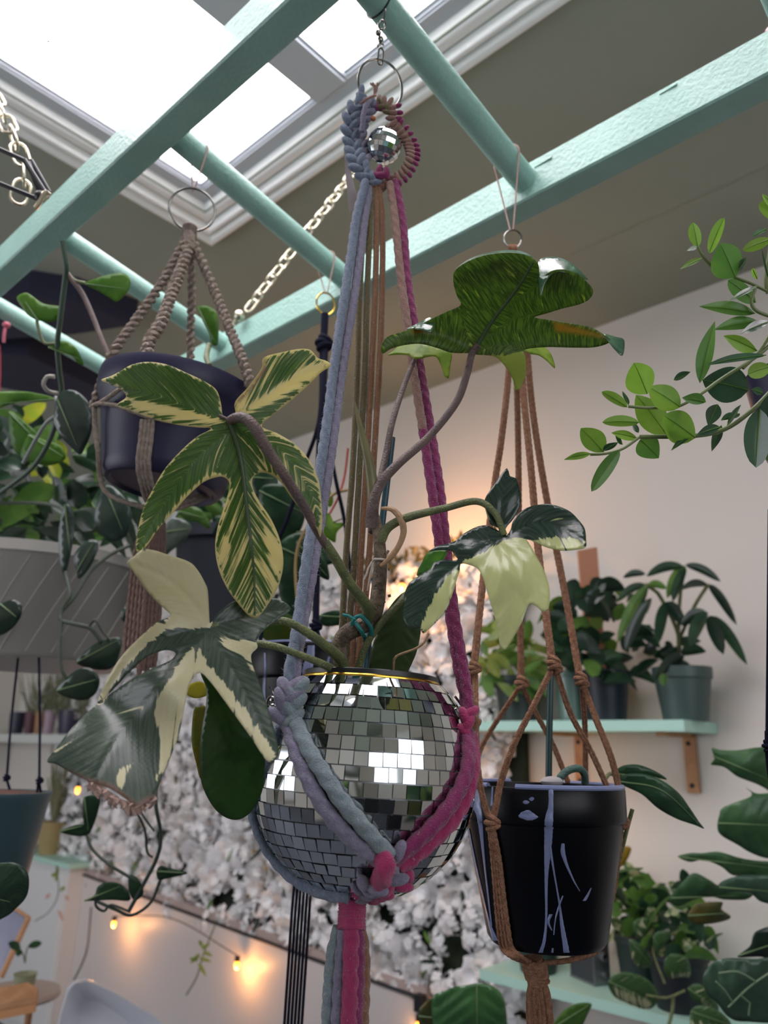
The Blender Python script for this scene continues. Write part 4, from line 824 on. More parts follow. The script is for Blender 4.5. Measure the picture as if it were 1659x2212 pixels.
# ------------------------------------------------------------ navy pot on the taupe macrame
px0, py0 = .489, .838
zr = 0; nav = thing('hanging_pot', 'dark navy plastic hanging pot held by the taupe macrame on the left', 'pot', (px0, py0, 1.9))
RN, RNB = .1085, .079
q = toward((px0, py0), RN); zr = zfor(q.x, q.y, 766); q = Vector((px0, py0, 0)) * 2 - toward((px0, py0), RNB); zb = zfor(q.x, q.y, 1092)
m_navyp = mat('navy_plastic_pot', '#22213f', .42, bump=.05, bscale=50, spec=.4)
NC = Vector((px0, py0, zb)); HN = zr - zb
nprof = [(0, .006), (RNB * .5, .004), (RNB * .80, .003), (RNB * .84, -.001), (RNB * .90, 0), (RNB * .97, .006), (RNB, .016), (RNB + (RN - RNB) * .55, HN * .62), (RN * .965, HN * .78), (RN * .985, HN * .80), (RN, HN * .97), (RN * .995, HN), (RN * .965, HN), (RN * .93, HN * .78), (RNB * .93, .02), (0, .02)]
NM = Matrix.Rotation(math.radians(7), 3, VIEW)
lathe_pot(nav, NC, nprof, m_navyp, M=NM)
MB().lathe([(RN * .93, HN * .86), (0, HN * .88)], NC, 40, NM).build('potting_mix', m_soil, nav)
tm = thing('macrame_plant_hanger', 'taupe twisted macrame hanger with a big metal ring holding the navy pot at left', 'plant hanger', (px0, py0, 2.28))
MB().tube(ringpts(415, 453, 51, 45, .5, 1.10, tilt=.004), .0016, 10, closed=True).build('ring', m_steel, tm)
twine_loop(tm, px0 + .0, W(418, 412, 1.105), None, m_twine, rungy=RY[1])
def sinnet(parent, px, w_, m, name='twisted_sinnet', turns=.022, step=.0012):
    """square knot sinnet: a core with two cords spiralling round it"""
    P = smooth([W(*p) for p in px], step); mb = MB(); mb.tube(P, w_ * .42, 8); N_ = len(P); u = None; L = 0; tr = ([], [])
    for i, p in enumerate(P):
        t = (P[min(i + 1, N_ - 1)] - P[max(i - 1, 0)]).normalized()
        u = t.orthogonal().normalized() if u is None else (u - t * u.dot(t)).normalized(); v = t.cross(u)
        if i: L += (p - P[i - 1]).length
        a = L / turns * 6.283; wob = 1 + .18 * math.sin(L / .0042 * 6.283)
        for k in (0, 1): tr[k].append(p + (u * math.cos(a + k * 3.14) + v * math.sin(a + k * 3.14)) * w_ * .48 * wob)
    for k in (0, 1): mb.tube(tr[k], w_ * .40, 8, lobes=3, depth=.2, pitch=.01)
    return mb.build(name, m, parent)
nk = MB(); nk.tube(smooth([W(410, 488, 1.095), W(407, 532, 1.088)], .002), .0088, 14)
for i in range(9): nk.tube([W(410 - i * .4, 492 + i * 5, 1.094) + Vector((.0092 * math.cos(a), .0092 * math.sin(a), 0)) for a in [6.283 * j / 16 for j in range(16)]], .0016, 6, closed=True)
nk.build('wrapped_neck', m_taupe, tm)
sinnet(tm, [(403, 515, 1.09), (352, 608, 1.06), (295, 690, 1.03), (262, 735, 1.01), (240, 770, .995), (215, 840, .985), (203, 880, .975)], .0078, m_taupe)
sinnet(tm, [(410, 530, 1.085), (378, 615, 1.03), (348, 695, .975), (322, 738, .945), (316, 772, .928), (314, 800, .922)], .0092, m_taupe)
sinnet(tm, [(413, 530, 1.095), (414, 640, 1.10), (412, 720, 1.10), (412, 790, 1.09)], .0070, m_taupe)
sinnet(tm, [(417, 522, 1.09), (463, 628, 1.06), (500, 720, 1.01), (528, 788, .965), (541, 836, .945)], .0078, m_taupe)
def nf(p, off=.003): return on_lathe(p[0], p[1], NC, [(r * 1.0, z) for r, z in nprof[4:13]], off)
cord(tm, [nf(p) for p in [(196, 880), (215, 872), (250, 876), (292, 890), (330, 903), (380, 912), (440, 915), (498, 882), (541, 846)]], .0028, m_taupe, name='net_cord')
cord(tm, [nf(p) for p in [(212, 872), (235, 858), (262, 838), (290, 815)]], .0026, m_taupe, name='net_cord')
cord(tm, [nf(p) for p in [(204, 880), (205, 920), (212, 980), (216, 1030)]] + [W(228, 1062, .945), W(262, 1082, .94), W(320, 1098, .94), W(345, 1104, .945)], .0030, m_taupe, name='net_cord')
for i in range(4):
    x = 303 + i * 8; cord(tm, [nf(p, .002) for p in [(x + 4, 906), (x, 950), (x - 5, 990), (x - 4, 1020)]] + [W(x + 3, 1050, .915), W(x + 14, 1082, .935), W(345, 1102, .95)], .0026, m_taupe, name='net_cord')
cord(tm, [W(345, 1104, .95), W(400, 1092, .985), W(455, 1066, 1.0), W(480, 1040, 1.0), W(484, 1010, 1.0)], .0036, m_taupe, name='net_cord')
cord(tm, [W(345, 1100, .95), W(400, 1084, .98), W(450, 1058, .995), W(474, 1035, .995)], .0030, m_taupe, name='net_cord')
tb = MB(); m_tass = mat('brown_taupe_tassel', '#8d756c', .95, bump=.7, bscale=600, spec=.1)
for i in range(9):
    k = i - 4; tb.tube(smooth([W(338 + k * 3, 1104, .95), W(326 + k * 7, 1170, .945 + .004 * abs(k)), W(316 + k * 8, 1260, .94 + .004 * abs(k)), W(306 + k * 8.5, 1380, .93 + .004 * abs(k)), W(300 + k * 8, 1452 + rf.uniform(-12, 12), .925 + .004 * abs(k))], .003), .0031, 8, lobes=3, depth=.2, pitch=.011)
tb.build('tassel', m_tass, tm)

# ------------------------------------------------------------ black glazed pot on the jute hanger
bx, by = .746 + .008, .467 - .012
jh = thing('macrame_plant_hanger', 'brown jute net hanger holding the dripped black pot on the right', 'plant hanger', (.746, .467, 2.25))
JR = W(1108, 516, 1.018)
MB().tube(ringpts(1108, 516, 19, 19, 0, 1.018, tilt=.003), .0013, 8, closed=True).build('ring', m_steel, jh)
twine_loop(jh, .746, W(1106, 500, 1.02), None, m_twine, rungy=RY[0] - .0)
mb = MB()
for i in range(8): mb.tube(smooth([W(1099 + i * 2.4, 548, 1.015), W(1099 + i * 2.4, 534, 1.014), W(1101 + i * 2, 530, 1.020), W(1100 + i * 2.3, 548, 1.024)], .002), .0013, 6)
mb.build('loop_head', m_jute, jh)
pc = Vector((W(1170, 1700, .825).x, W(1170, 1700, .825).y, 0)); RP, RPB = .0860, .0605
z1 = zfor(pc.x, pc.y, 1696); q = toward(pc, RPB); z0 = zfor(q.x, q.y, 2066); PC = Vector((pc.x, pc.y, z0)); HP = z1 - z0
bprof = [(0, 0), (RPB * .93, 0), (RPB, .006), (RP * .955, HP * .765), (RP * .985, HP * .775), (RP * 1.0, HP * .80), (RP, HP * .985), (RP * .985, HP), (RP * .92, HP), (RP * .90, HP * .9), (RPB * .85, .01), (0, .01)]
bp = thing('hanging_pot', 'glossy black pot with pale blue glaze drips in the brown jute hanger', 'pot', PC)
m_glz = mat('black_glaze', '#04060c', .32, spec=.22); m_drip = mat('pale_blue_glaze', '#7882a6', .25, spec=.5)
lathe_pot(bp, PC, bprof, m_glz, seg=96); MB().lathe([(RP * .90, HP * .93), (0, HP * .94)], PC, 40).build('potting_mix', m_soil, bp)
def pf(p, off=.0004, c=PC, prof=None): return on_lathe(p[0], p[1], c, (prof or bprof[1:8]), off)
def drip(parent, pts, ws, c=None, prof=None, m=None, name='glaze_drip'):
    """run of glaze that hugs the pot wall"""
    c = c or PC; prof = prof or bprof[1:8]; n = len(pts); S_ = smooth([Vector((p[0], p[1], w_)) for p, w_ in zip(pts, ws)], 5); mb = MB(); vs = []; fs = []
    for i, s_ in enumerate(S_):
        for u, o_ in ((-1, -.0004), (-.7, .0007), (0, .0012), (.7, .0007), (1, -.0004)): vs.append(on_lathe(s_.x + u * s_.z / 2, s_.y, c, prof, o_))
    for i in range(len(S_) - 1):
        for j in range(4): k = i * 5 + j; fs.append((k, k + 1, k + 6, k + 5))
    mb.add(vs, fs); return mb.build(name, m or m_drip, parent)
drip(bp, [(1190, 1700), (1190, 1740), (1186, 1770), (1184, 1820), (1180, 1900), (1180, 1980), (1176, 2030), (1168, 2058)], [14, 13, 22, 20, 9, 6, 8, 12])
drip(bp, [(1188, 1830), (1196, 1880), (1208, 1950), (1214, 1998), (1224, 2058)], [8, 5, 5, 10, 16])
drip(bp, [(1216, 1822), (1216, 1842), (1224, 1868), (1238, 1900), (1252, 1925)], [8, 12, 8, 5, 3]); drip(bp, [(1277, 1918), (1268, 1936), (1262, 1946)], [3, 8, 9])
drip(bp, [(1140, 1750), (1138, 1757), (1142, 1765), (1144, 1772)], [8, 36, 50, 16]); drip(bp, [(1135, 1729), (1136, 1733), (1136, 1737)], [6, 18, 8]); drip(bp, [(1149, 1722), (1148, 1726), (1148, 1730)], [6, 14, 6])
drip(bp, [(1027, 1705), (1028, 1740), (1036, 1766), (1045, 1850), (1054, 1930), (1062, 2000)], [26, 24, 14, 6, 5, 4]); drip(bp, [(1064, 1700), (1063, 1725), (1062, 1740)], [4, 5, 7])
drip(bp, [(1012, 1790), (1026, 1860), (1042, 1930), (1056, 1990), (1070, 2032)], [4, 4, 4, 6, 16]); drip(bp, [(1190, 1975), (1184, 1992), (1192, 2010)], [10, 8, 3]); drip(bp, [(1216, 1935), (1208, 1956), (1200, 1985), (1196, 2020)], [4, 5, 4, 3]); drip(bp, [(1194, 2048), (1193, 2058)], [5, 6])
rg = MB()
for a0, a1, w_ in ((-2.9, -1.1, .003), (-.7, .4, .0026), (1, 3.0, .003)): rg.tube([PC + Vector((RP * .965 * math.cos(a), RP * .965 * math.sin(a), HP + .0004)) for a in [a0 + (a1 - a0) * i / 40 for i in range(41)]], w_, 8)
rg.build('glaze_rim', m_drip, bp)
# knots and strands
def knot(parent, p, r, m, n=3): 
    mb = MB(); c = W(*p)
    for i in range(n): mb.tube([c + Matrix.Rotation(.5 * i - .4, 3, VIEW) @ Vector((r * math.cos(a), r * math.sin(a), (i - 1) * r * .75)) for a in [6.283 * j / 14 for j in range(14)]], r * .52, 8, closed=True)
    mb.ball(c, r * .9, 10, 8); return mb.build('knot', m, parent)
def jc(px, r=.0031, name='cord', off=2.2, n=2):
    P = smooth([W(*p) for p in px], .003)
    for k in range(n):
        a = (k - (n - 1) / 2) * off * .0006; cord(jh, [p + RIGHT * a * 2 + VIEW * (.0006 * (k % 2)) for p in P[::4] + [P[-1]]], r * .62, m_jute, name=name, lobes=3, depth=.25, pitch=.007, step=.0022)
jc([(1104, 548, 1.015), (1104, 700, .98), (1098, 815, .95), (1083, 950, .92), (1068, 1050, .90), (1045, 1240, .85), (1024, 1438, .80)], .0042); knot(jh, (1023, 1444, .80), .0050, m_jute)
jc([(1108, 548, 1.02), (1112, 700, 1.01), (1117, 850, 1.0), (1120, 1000, .98), (1122, 1240, .94), (1126, 1470, .90)], .0044, off=2); knot(jh, (1126, 1476, .90), .0058, m_jute)
jc([(1112, 548, 1.01), (1124, 700, .965), (1130, 840, .93), (1146, 1000, .89), (1164, 1200, .84), (1192, 1425, .78)], .0044); knot(jh, (1194, 1432, .78), .0050, m_jute); knot(jh, (1202, 1446, .785), .0040, m_jute)
jc([(1116, 548, 1.015), (1134, 700, .985), (1150, 880, .955), (1178, 1060, .925), (1222, 1290, .88), (1252, 1460, .84)], .0044); knot(jh, (1253, 1466, .84), .0050, m_jute); knot(jh, (1260, 1478, .84), .0040, m_jute)
jc([(1026, 1452, .80), (1028, 1560, .765), (1032, 1660, .745), (1046, 1735, .735), (1060, 1772, .73)], .0030)
jc([(1018, 1452, .80), (1014, 1540, .80), (1012, 1600, .81), (1010, 1680, .82)], .0026, n=1)
jc([(1120, 1488, .90), (1085, 1540, .895), (1050, 1595, .89), (1034, 1630, .885), (1020, 1690, .87)], .0030)
jc([(1130, 1488, .90), (1160, 1545, .90), (1195, 1610, .90), (1228, 1692, .89)], .0030)
jc([(1190, 1450, .78), (1150, 1530, .765), (1110, 1610, .755), (1082, 1690, .745), (1072, 1740, .737), (1064, 1772, .733)], .0032)
jc([(1204, 1456, .785), (1232, 1540, .785), (1275, 1620, .785), (1312, 1700, .785), (1334, 1750, .79), (1342, 1775, .79)], .0028)
jc([(1262, 1486, .84), (1290, 1560, .825), (1318, 1630, .815), (1336, 1700, .81), (1342, 1775, .795)], .0036)
jc([(1258, 1486, .845), (1264, 1580, .87), (1265, 1692, .885)], .0030)
knot(jh, (1062, 1778, .73), .0052, m_jute); knot(jh, (1340, 1776, .795), .0058, m_jute); 
for k in range(4):
    o_ = (k - 1.5); P = [pf((1062 + o_ * 3, 1792), .003), pf((1072 + o_ * 5, 1860), .003), pf((1080 + o_ * 6, 1940), .003), pf((1088 + o_ * 7, 2010), .003), pf((1096 + o_ * 7, 2048), .003), W(1118 + o_ * 6, 2068, .735), W(1148, 2080, .762)]
    cord(jh, P, .0022, m_jute, name='net_cord', lobes=3, depth=.25, pitch=.007)
for k in range(2):
    o_ = (k - .5); cord(jh, [W(1340 + o_ * 5, 1790, .797), W(1334 + o_ * 5, 1850, .79), W(1322 + o_ * 6, 1930, .785), W(1300 + o_ * 6, 2020, .78), W(1284 + o_ * 6, 2056, .775), W(1230, 2074, .77), W(1160, 2082, .768)], .0024, m_jute, name='net_cord', lobes=3, depth=.25, pitch=.007)
cord(jh, [W(1346, 1800, .797), W(1355, 1770, .795), W(1366, 1746, .793)], .0018, m_petg, name='twig') if False else None
nk = MB(); nk.tube(smooth([W(1150, 2070, .765), W(1161, 2124, .762)], .002), .0098, 14)
for i in range(6): nk.tube([W(1152 + i * 1.8, 2076 + i * 8, .764) + Vector((.0105 * math.cos(a), .0105 * math.sin(a), .001 * math.sin(a + i))) for a in [6.283 * j / 16 for j in range(16)]], .0022, 6, closed=True)
nk.build('wrapped_neck', m_jute, jh)
tb = MB()
for i in range(16):
    k = (i - 7.5) / 7.5; d = .762 + .010 * math.cos(i * 2.1); tb.tube(smooth([W(1161 + k * 12, 2112, d), W(1163 + k * 22, 2150, d), W(1168 + k * 26, 2230, d - .004), W(1172 + k * 27, 2340 + rf.uniform(-20, 20), d - .008)], .004), .0021, 7, lobes=2, depth=.25, pitch=.007)
tb.build('tassel', m_jute, jh)
sk = thing('plant_stake', 'thin dark green stake standing in the dripped black pot', 'stake', (PC.x, PC.y, PC.z + HP)); ptube(sk, 'rod', [(1190, 1440, .845), (1187, 1560, .83), (1185, 1705, .815)], .0036, mat('dark_green_stake', '#1c3a3a', .4))
sp = thing('cut_back_plant', 'bare grey green stub stem arching in the dripped black pot with two long dark leaves', 'plant', (PC.x, PC.y, PC.z + HP))
ptube(sp, 'stem', [(1207, 1700, .81), (1210, 1680, .81), (1228, 1664, .812), (1250, 1660, .815), (1262, 1672, .82), (1264, 1695, .825)], .0040, mat('grey_green_stem', '#4c6a60', .6, bump=.5, bscale=300))
MB().ball(W(1192, 1688, .77), (.014, .010, .005), 16, 8).build('pale_pebble', mat('grey_pebble', '#a9a5a5', .8), sp)
mLong = leafmat('long_dark_leaf', '#2a4a30', '#355a3a', rough=.35, trans=.15, scale=30)
flatleaf('leaf', [(1335, 1690), (1350, 1673), (1390, 1672), (1430, 1686), (1465, 1712), (1490, 1745), (1510, 1775), (1521, 1790), (1500, 1782), (1460, 1768), (1420, 1745), (1385, 1715)], .93, mLong, sp, [(1340, 1688), (1430, 1708), (1520, 1790)])
flatleaf('leaf', [(1330, 1668), (1345, 1654), (1380, 1652), (1420, 1668), (1440, 1684), (1400, 1676), (1350, 1676), (1335, 1688)], .95, mLong, sp, [(1335, 1672), (1438, 1683)])
ptube(sp, 'stem', [(1300, 1700, .87), (1316, 1672, .90), (1335, 1680, .93)], .0022, m_petg); ptube(sp, 'stem', [(1338, 1860, .82), (1352, 1800, .82), (1366, 1748, .82)], .0022, m_petg)

# ------------------------------------------------------------ black pot and black hanger behind the mirror ball
kx, ky = .745, .822
kh = thing('macrame_plant_hanger', 'black cotton hanger with a small gold ring behind the macrame cords', 'plant hanger', (kx, ky, 2.27))
MB().tube(ringpts(703, 656, 19, 24, -.25, 1.262, tilt=.004), .0016, 8, closed=True).build('ring', m_gold, kh)
twine_loop(kh, .748, W(705, 634, 1.264), None, m_twine, rungy=RY[1])
kt = lambda px, r, nm='cord': ptube(kh, nm, px, r, m_blackc, 10)
kt([(702, 678, 1.258), (700, 720, 1.25), (697, 745, 1.245)], .0062); knot(kh, (698, 742, 1.245), .0095, m_blackc)
kt([(702, 748, 1.24), (697, 850, 1.20), (690, 960, 1.17), (686, 1100, 1.13), (684, 1250, 1.10), (682, 1350, 1.07)], .0050); kt([(694, 748, 1.24), (690, 900, 1.20), (660, 1000, 1.19), (625, 1110, 1.18), (590, 1200, 1.17), (570, 1330, 1.15), (560, 1400, 1.13)], .0032)
kt([(705, 748, 1.245), (702, 900, 1.23), (722, 1020, 1.22), (745, 1130, 1.22), (760, 1250, 1.20), (790, 1400, 1.18)], .0032); knot(kh, (681, 1352, 1.06), .0060, m_blackc)
kt([(678, 1360, 1.055), (664, 1400, 1.04), (650, 1480, 1.02)], .0030); kt([(685, 1360, 1.055), (694, 1400, 1.04), (705, 1480, 1.02)], .0030)
RK = .098; kc = Vector((W(683, 1400, 1.10).x, W(683, 1400, 1.10).y, 0)); q = toward(kc, RK); zk = zfor(q.x, q.y, 1386); KC = Vector((kc.x, kc.y, zk - .175))
kprof = [(0, 0), (.062, 0), (.066, .006), (.088, .13), (.096, .133), (RK, .14), (RK, .172), (RK * .985, .175), (RK * .92, .175), (RK * .9, .15), (0, .14)]
kp_ = thing('hanging_pot', 'black pot with faint drips in the black hanger, mostly hidden behind the mirror ball', 'pot', KC); lathe_pot(kp_, KC, kprof, m_glz, seg=72)
MB().tube([KC + Vector((RK * .96 * math.cos(a), RK * .96 * math.sin(a), .1755)) for a in [6.283 * i / 60 for i in range(60)]], .0026, 8, closed=True).build('glaze_rim', m_drip, kp_)
drip(kp_, [(672, 1394), (670, 1420), (664, 1446), (660, 1480)], [18, 22, 26, 24], KC, kprof[1:8]); drip(kp_, [(572, 1410), (573, 1450), (570, 1500), (575, 1560)], [5, 6, 8, 6], KC, kprof[1:8]); drip(kp_, [(712, 1418), (708, 1436), (722, 1444)], [6, 6, 5], KC, kprof[1:8])
tb = MB()
for i in range(6):
    k = (i - 2.5) * 1.5; tb.tube(smooth([W(658 + k * 4.6, 1860, 1.02), W(650 + k * 5, 1960, 1.0 + .005 * (i % 3)), W(642 + k * 5, 2080, .985), W(632 + k * 5, 2230, .96), W(628 + k * 5, 2330, .95)], .006), .0019, 7)
tb.build('tassel', m_blackc, kh); kt([(664, 1700, 1.045), (660, 1780, 1.03), (657, 1870, 1.02)], .0085, 'neck')
# grape ivy spilling from it
iv = thing('grape_ivy', 'dark and fresh green ivy with red shoots growing from the pot behind the mirror ball', 'plant', (kc.x, kc.y, zk))
m_iv1 = leafmat('dark_ivy_leaf', '#22402a', '#2e5232', trans=.2, scale=40); m_iv2 = leafmat('fresh_ivy_leaf', '#7fae3e', '#92bb48', trans=.45, scale=40)
for o_, d, m_ in (([(690, 1105), (712, 1110), (722, 1128), (746, 1130), (728, 1150), (724, 1172), (708, 1165), (692, 1172), (680, 1150), (684, 1125)], 1.22, m_iv2), ([(702, 1056), (716, 1064), (720, 1084), (712, 1096), (700, 1080)], 1.23, m_iv2),
                  ([(560, 1060), (600, 1045), (650, 1060), (660, 1110), (640, 1160), (600, 1180), (570, 1140)], 1.26, m_iv1), ([(600, 1180), (650, 1150), (690, 1180), (720, 1200), (738, 1212), (700, 1225), (680, 1260), (640, 1300), (655, 1340), (620, 1330), (600, 1260)], 1.24, m_iv1),
                  ([(640, 1170), (690, 1160), (700, 1190), (712, 1250), (690, 1245), (660, 1230)], 1.20, m_iv1), ([(690, 1330), (730, 1318), (770, 1335), (745, 1348), (700, 1352)], 1.16, m_iv1), ([(560, 1330), (600, 1320), (640, 1340), (620, 1385), (570, 1380)], 1.18, leafmat('olive_ivy_leaf', '#5a6a24', '#4a6a2c', trans=.4)), ([(540, 1030), (575, 1010), (600, 1035), (590, 1075), (555, 1085)], 1.27, m_iv1)):
    flatleaf('leaf', o_, d, m_, iv, grid=10)
for px, r, m_ in (([(752, 968, 1.24), (744, 1030, 1.24), (728, 1080, 1.23), (700, 1130, 1.22)], .0018, mat('red_shoot', '#b0443c', .5)), ([(752, 1058, 1.23), (720, 1068, 1.22), (690, 1100, 1.2), (640, 1200, 1.18), (650, 1390, 1.12)], .0024, mat('tan_vine', '#8f7648', .6)), ([(745, 1118, 1.22), (690, 1140, 1.22), (640, 1150, 1.22)], .0012, m_petg)): ptube(iv, 'stem', px, r, m_, 8)

# ------------------------------------------------------------ trailing plant on the right edge
ds = thing('trailing_wax_plant', 'trailing plant with small pointed oval green leaves hanging in from the right edge', 'plant', W(1700, 800, .72))
dz = lambda x, y: (1180 + x / 3.16, 400 + y / 3.16)
m_w1 = leafmat('backlit_green_leaf', '#6f9a34', '#7fa63e', rough=.4, trans=.55, scale=25); m_w2 = leafmat('dark_glossy_leaf', '#33503a', '#3d5e42', rough=.2, trans=.15, scale=25, spec=.8); m_w3 = leafmat('mid_green_leaf', '#4c7832', '#5b8638', rough=.32, trans=.4, scale=25)  # lighter leaf copy carries the backlight in its colour
WL = [((1035, 420), (1000, 250), 135, 1, 'ovate', 0), ((1112, 465), (1215, 212), 140, 1, 'ovate', .3), ((1290, 630), (1185, 388), 240, 3, 'pell', 0), ((1065, 500), (910, 570), 55, 1, 'lance', .7), ((1425, 875), (1040, 815), 110, 3, 'lance', .3), ((1445, 930), (1140, 975), 100, 3, 'lance', .3),
      ((1530, 370), (1340, 435), 130, 1, 'ovate', .2), ((1048, 1350), (1150, 912), 125, 3, 'lance', .2), ((1440, 1130), (1208, 1018), 120, 1, 'lance', .3), ((1380, 1400), (1065, 1320), 250, 2, 'pell', -.2), ((690, 1425), (598, 1203), 215, 1, 'pell', 0), ((915, 1515), (696, 1368), 180, 1, 'pell', 0),
      ((822, 1705), (612, 1418), 200, 1, 'pell', 0), ((1018, 1725), (798, 1560), 230, 1, 'pell', .1), ((552, 1515), (378, 1402), 120, 1, 'ovate', .2), ((632, 1620), (382, 1610), 130, 1, 'ovate', .3), ((622, 1728), (443, 1682), 70, 1, 'lance', .2), ((392, 1822), (235, 1650), 160, 1, 'pell', 0), ((502, 1808), (308, 2078), 150, 3, 'ovate', .1),
      ((305, 1832), (118, 1868), 50, 1, 'lance', .2), ((640, 1738), (768, 1856), 170, 3, 'pell', .3), ((1460, 1530), (1430, 1912), 270, 2, 'ovate', .2), ((1170, 1495), (1105, 1640), 100, 2, 'lance', .3), ((1195, 1640), (1128, 1812), 65, 2, 'lance', .6), ((985, 1700), (850, 1805), 45, 2, 'lance', .6), ((1185, 1650), (1025, 1700), 80, 2, 'lance', .5),
      ((1530, 1240), (1375, 1285), 170, 1, 'ovate', .1), ((1430, 800), (1240, 640), 190, 3, 'ovate', .1), ((1440, 690), (1238, 790), 60, 2, 'lance', .9), ((1520, 640), (1470, 420), 70, 2, 'lance', .8), ((1570, 170), (1475, 55), 80, 1, 'ovate', .3), ((1530, 240), (1560, 80), 190, 1, 'pell', .2), ((1500, 300), (1400, 350), 60, 2, 'lance', .8), ((1310, 580), (1370, 490), 60, 2, 'lance', .6),
      ((1040, 420), (958, 445), 50, 2, 'lance', .7), ((905, 1705), (812, 1650), 110, 2, 'pell', .3), ((1090, 1480), (925, 1445), 95, 3, 'lance', .3), ((870, 1330), (985, 1270), 70, 2, 'lance', .8), ((1440, 640), (1405, 565), 60, 1, 'ovate', .1), ((1520, 930), (1320, 1010), 110, 2, 'lance', .9), ((1500, 1160), (1080, 1215), 90, 2, 'lance', .8), ((630, 1690), (590, 1615), 50, 2, 'lance', .4), ((560, 1500), (520, 1400), 60, 2, 'lance', .7), ((390, 1815), (490, 1750), 70, 2, 'lance', .7),
      ((1235, 1640), (1330, 1490), 60, 2, 'lance', .6), ((1480, 1420), (1400, 1390), 80, 2, 'lance', .5), ((1320, 1560), (1190, 1600), 70, 2, 'lance', .8), ((1560, 1400), (1480, 1800), 150, 2, 'lance', .3), ((1540, 1750), (1505, 1880), 60, 2, 'lance', .3), ((520, 1770), (470, 1700), 50, 2, 'lance', .6)]
for i, (b_, t_, w_, k, shp, roll) in enumerate(WL):
    mb = MB(); d = .70 + .02 * math.sin(i * 1.7); bb = dz(*b_); tt = dz(*t_); pxleaf(mb, bb, tt, d, w_ / 3.16, shp, dt=.012 * math.sin(i * 2.3), roll=roll, sag=.04, fold=.22 if k != 2 else .1, nt=12, ns=6)
    mid = MB(); mid.tube([W(bb[0] + (tt[0] - bb[0]) * t, bb[1] + (tt[1] - bb[1]) * t, d - .001 + .012 * math.sin(i * 2.3) * t) + Vector((0, 0, 1)) * (.04 * .5 * math.sin(3.14 * t) - .04 * t * t) * Vector((tt[0] - bb[0], tt[1] - bb[1])).length * d / FPX for t in (0, .25, .5, .75, .97)], [.0005, .0004, .0004, .0003, .0002], 5)
    o = mb.build('leaf', [m_w1, m_w2, m_w3][k - 1], ds, sharp=0); mid.build('midrib', m_w1, o)
m_wst = mat('olive_vine_stem', '#6c7a48', .5)
for px, r in (([(1540, 1400), (1400, 1540), (1250, 1650), (1100, 1700), (900, 1715), (640, 1718)], .0021), ([(640, 1718), (520, 1800), (400, 1832), (300, 1838)], .0014), ([(820, 1522), (920, 1500), (1060, 1420), (1200, 1320), (1420, 1180), (1540, 1080)], .0018), ([(1540, 740), (1400, 672), (1290, 630), (1140, 560), (1060, 470), (1035, 420)], .0014), ([(1540, 900), (1440, 860), (1400, 800), (1430, 690)], .0016), ([(1540, 1000), (1450, 1140), (1340, 1250)], .0018), ([(560, 1510), (700, 1520), (900, 1512)], .0014), ([(1540, 160), (1530, 400), (1500, 640), (1514, 740)], .0018)):
    ptube(ds, 'stem', [dz(*p) + (.705,) for p in px], r, m_wst, 8)
pr_ = thing('hanging_pot', 'navy pot almost out of the frame at the right edge behind the trailing leaves', 'pot', W(1710, 880, .76)); q = W(1722, 900, .78); lathe_pot(pr_, q - Vector((0, 0, .05)), [(0, 0), (.030, 0), (.034, .01), (.044, .09), (.046, .095), (.042, .095), (.03, .02), (0, .02)], m_navyp, seg=40)
kr = thing('black_cord', 'black cotton cord with a knot hanging at the right edge beside the big leaves', 'cord', W(1655, 1600, .75)); ptube(kr, 'cord', [(1662, 1100, .78), (1659, 1400, .77), (1657, 1580, .76)], .0016, m_blackc); ptube(kr, 'cord', [(1660, 1580, .76), (1662, 1640, .76), (1672, 1720, .76), (1680, 1800, .76)], .0036, m_blackc); knot(kr, (1659, 1612, .76), .0040, m_blackc)
rb_ = tag(MB().ball(W(1668, 84, .9), (.010, .010, .018), 20, 14).build('ornament', mat('burgundy_glass', '#6a1c30', .25)), 'sliver of a burgundy ornament at the top right edge in front of the rail', 'ornament')
# pink clip on the last rung
cl = thing('pink_clip', 'pink plastic clip pinched over the lowest visible rung at the left edge', 'clip', onZ(10, 710, zA)); cz = PJ(Vector((xa + .1, RY[3], rungz(xa + .1))))[2] - .03
m_pk = mat('pink_plastic', '#c8697a', .4); MB().ball(W(14, 702, cz), (.008, .008, .006), 14, 10).build('head', m_pk, cl); MB().tube(smooth([W(12, 706, cz), W(9, 722, cz - .004), W(8, 740, cz - .002)], .004), .0032, 8).build('arm', m_pk, cl); MB().tube(smooth([W(-1, 745, cz), W(0, 800, cz), W(-2, 850, cz)], .01), .0018, 6).build('string', mat('red_string', '#a83c4a', .8), cl)
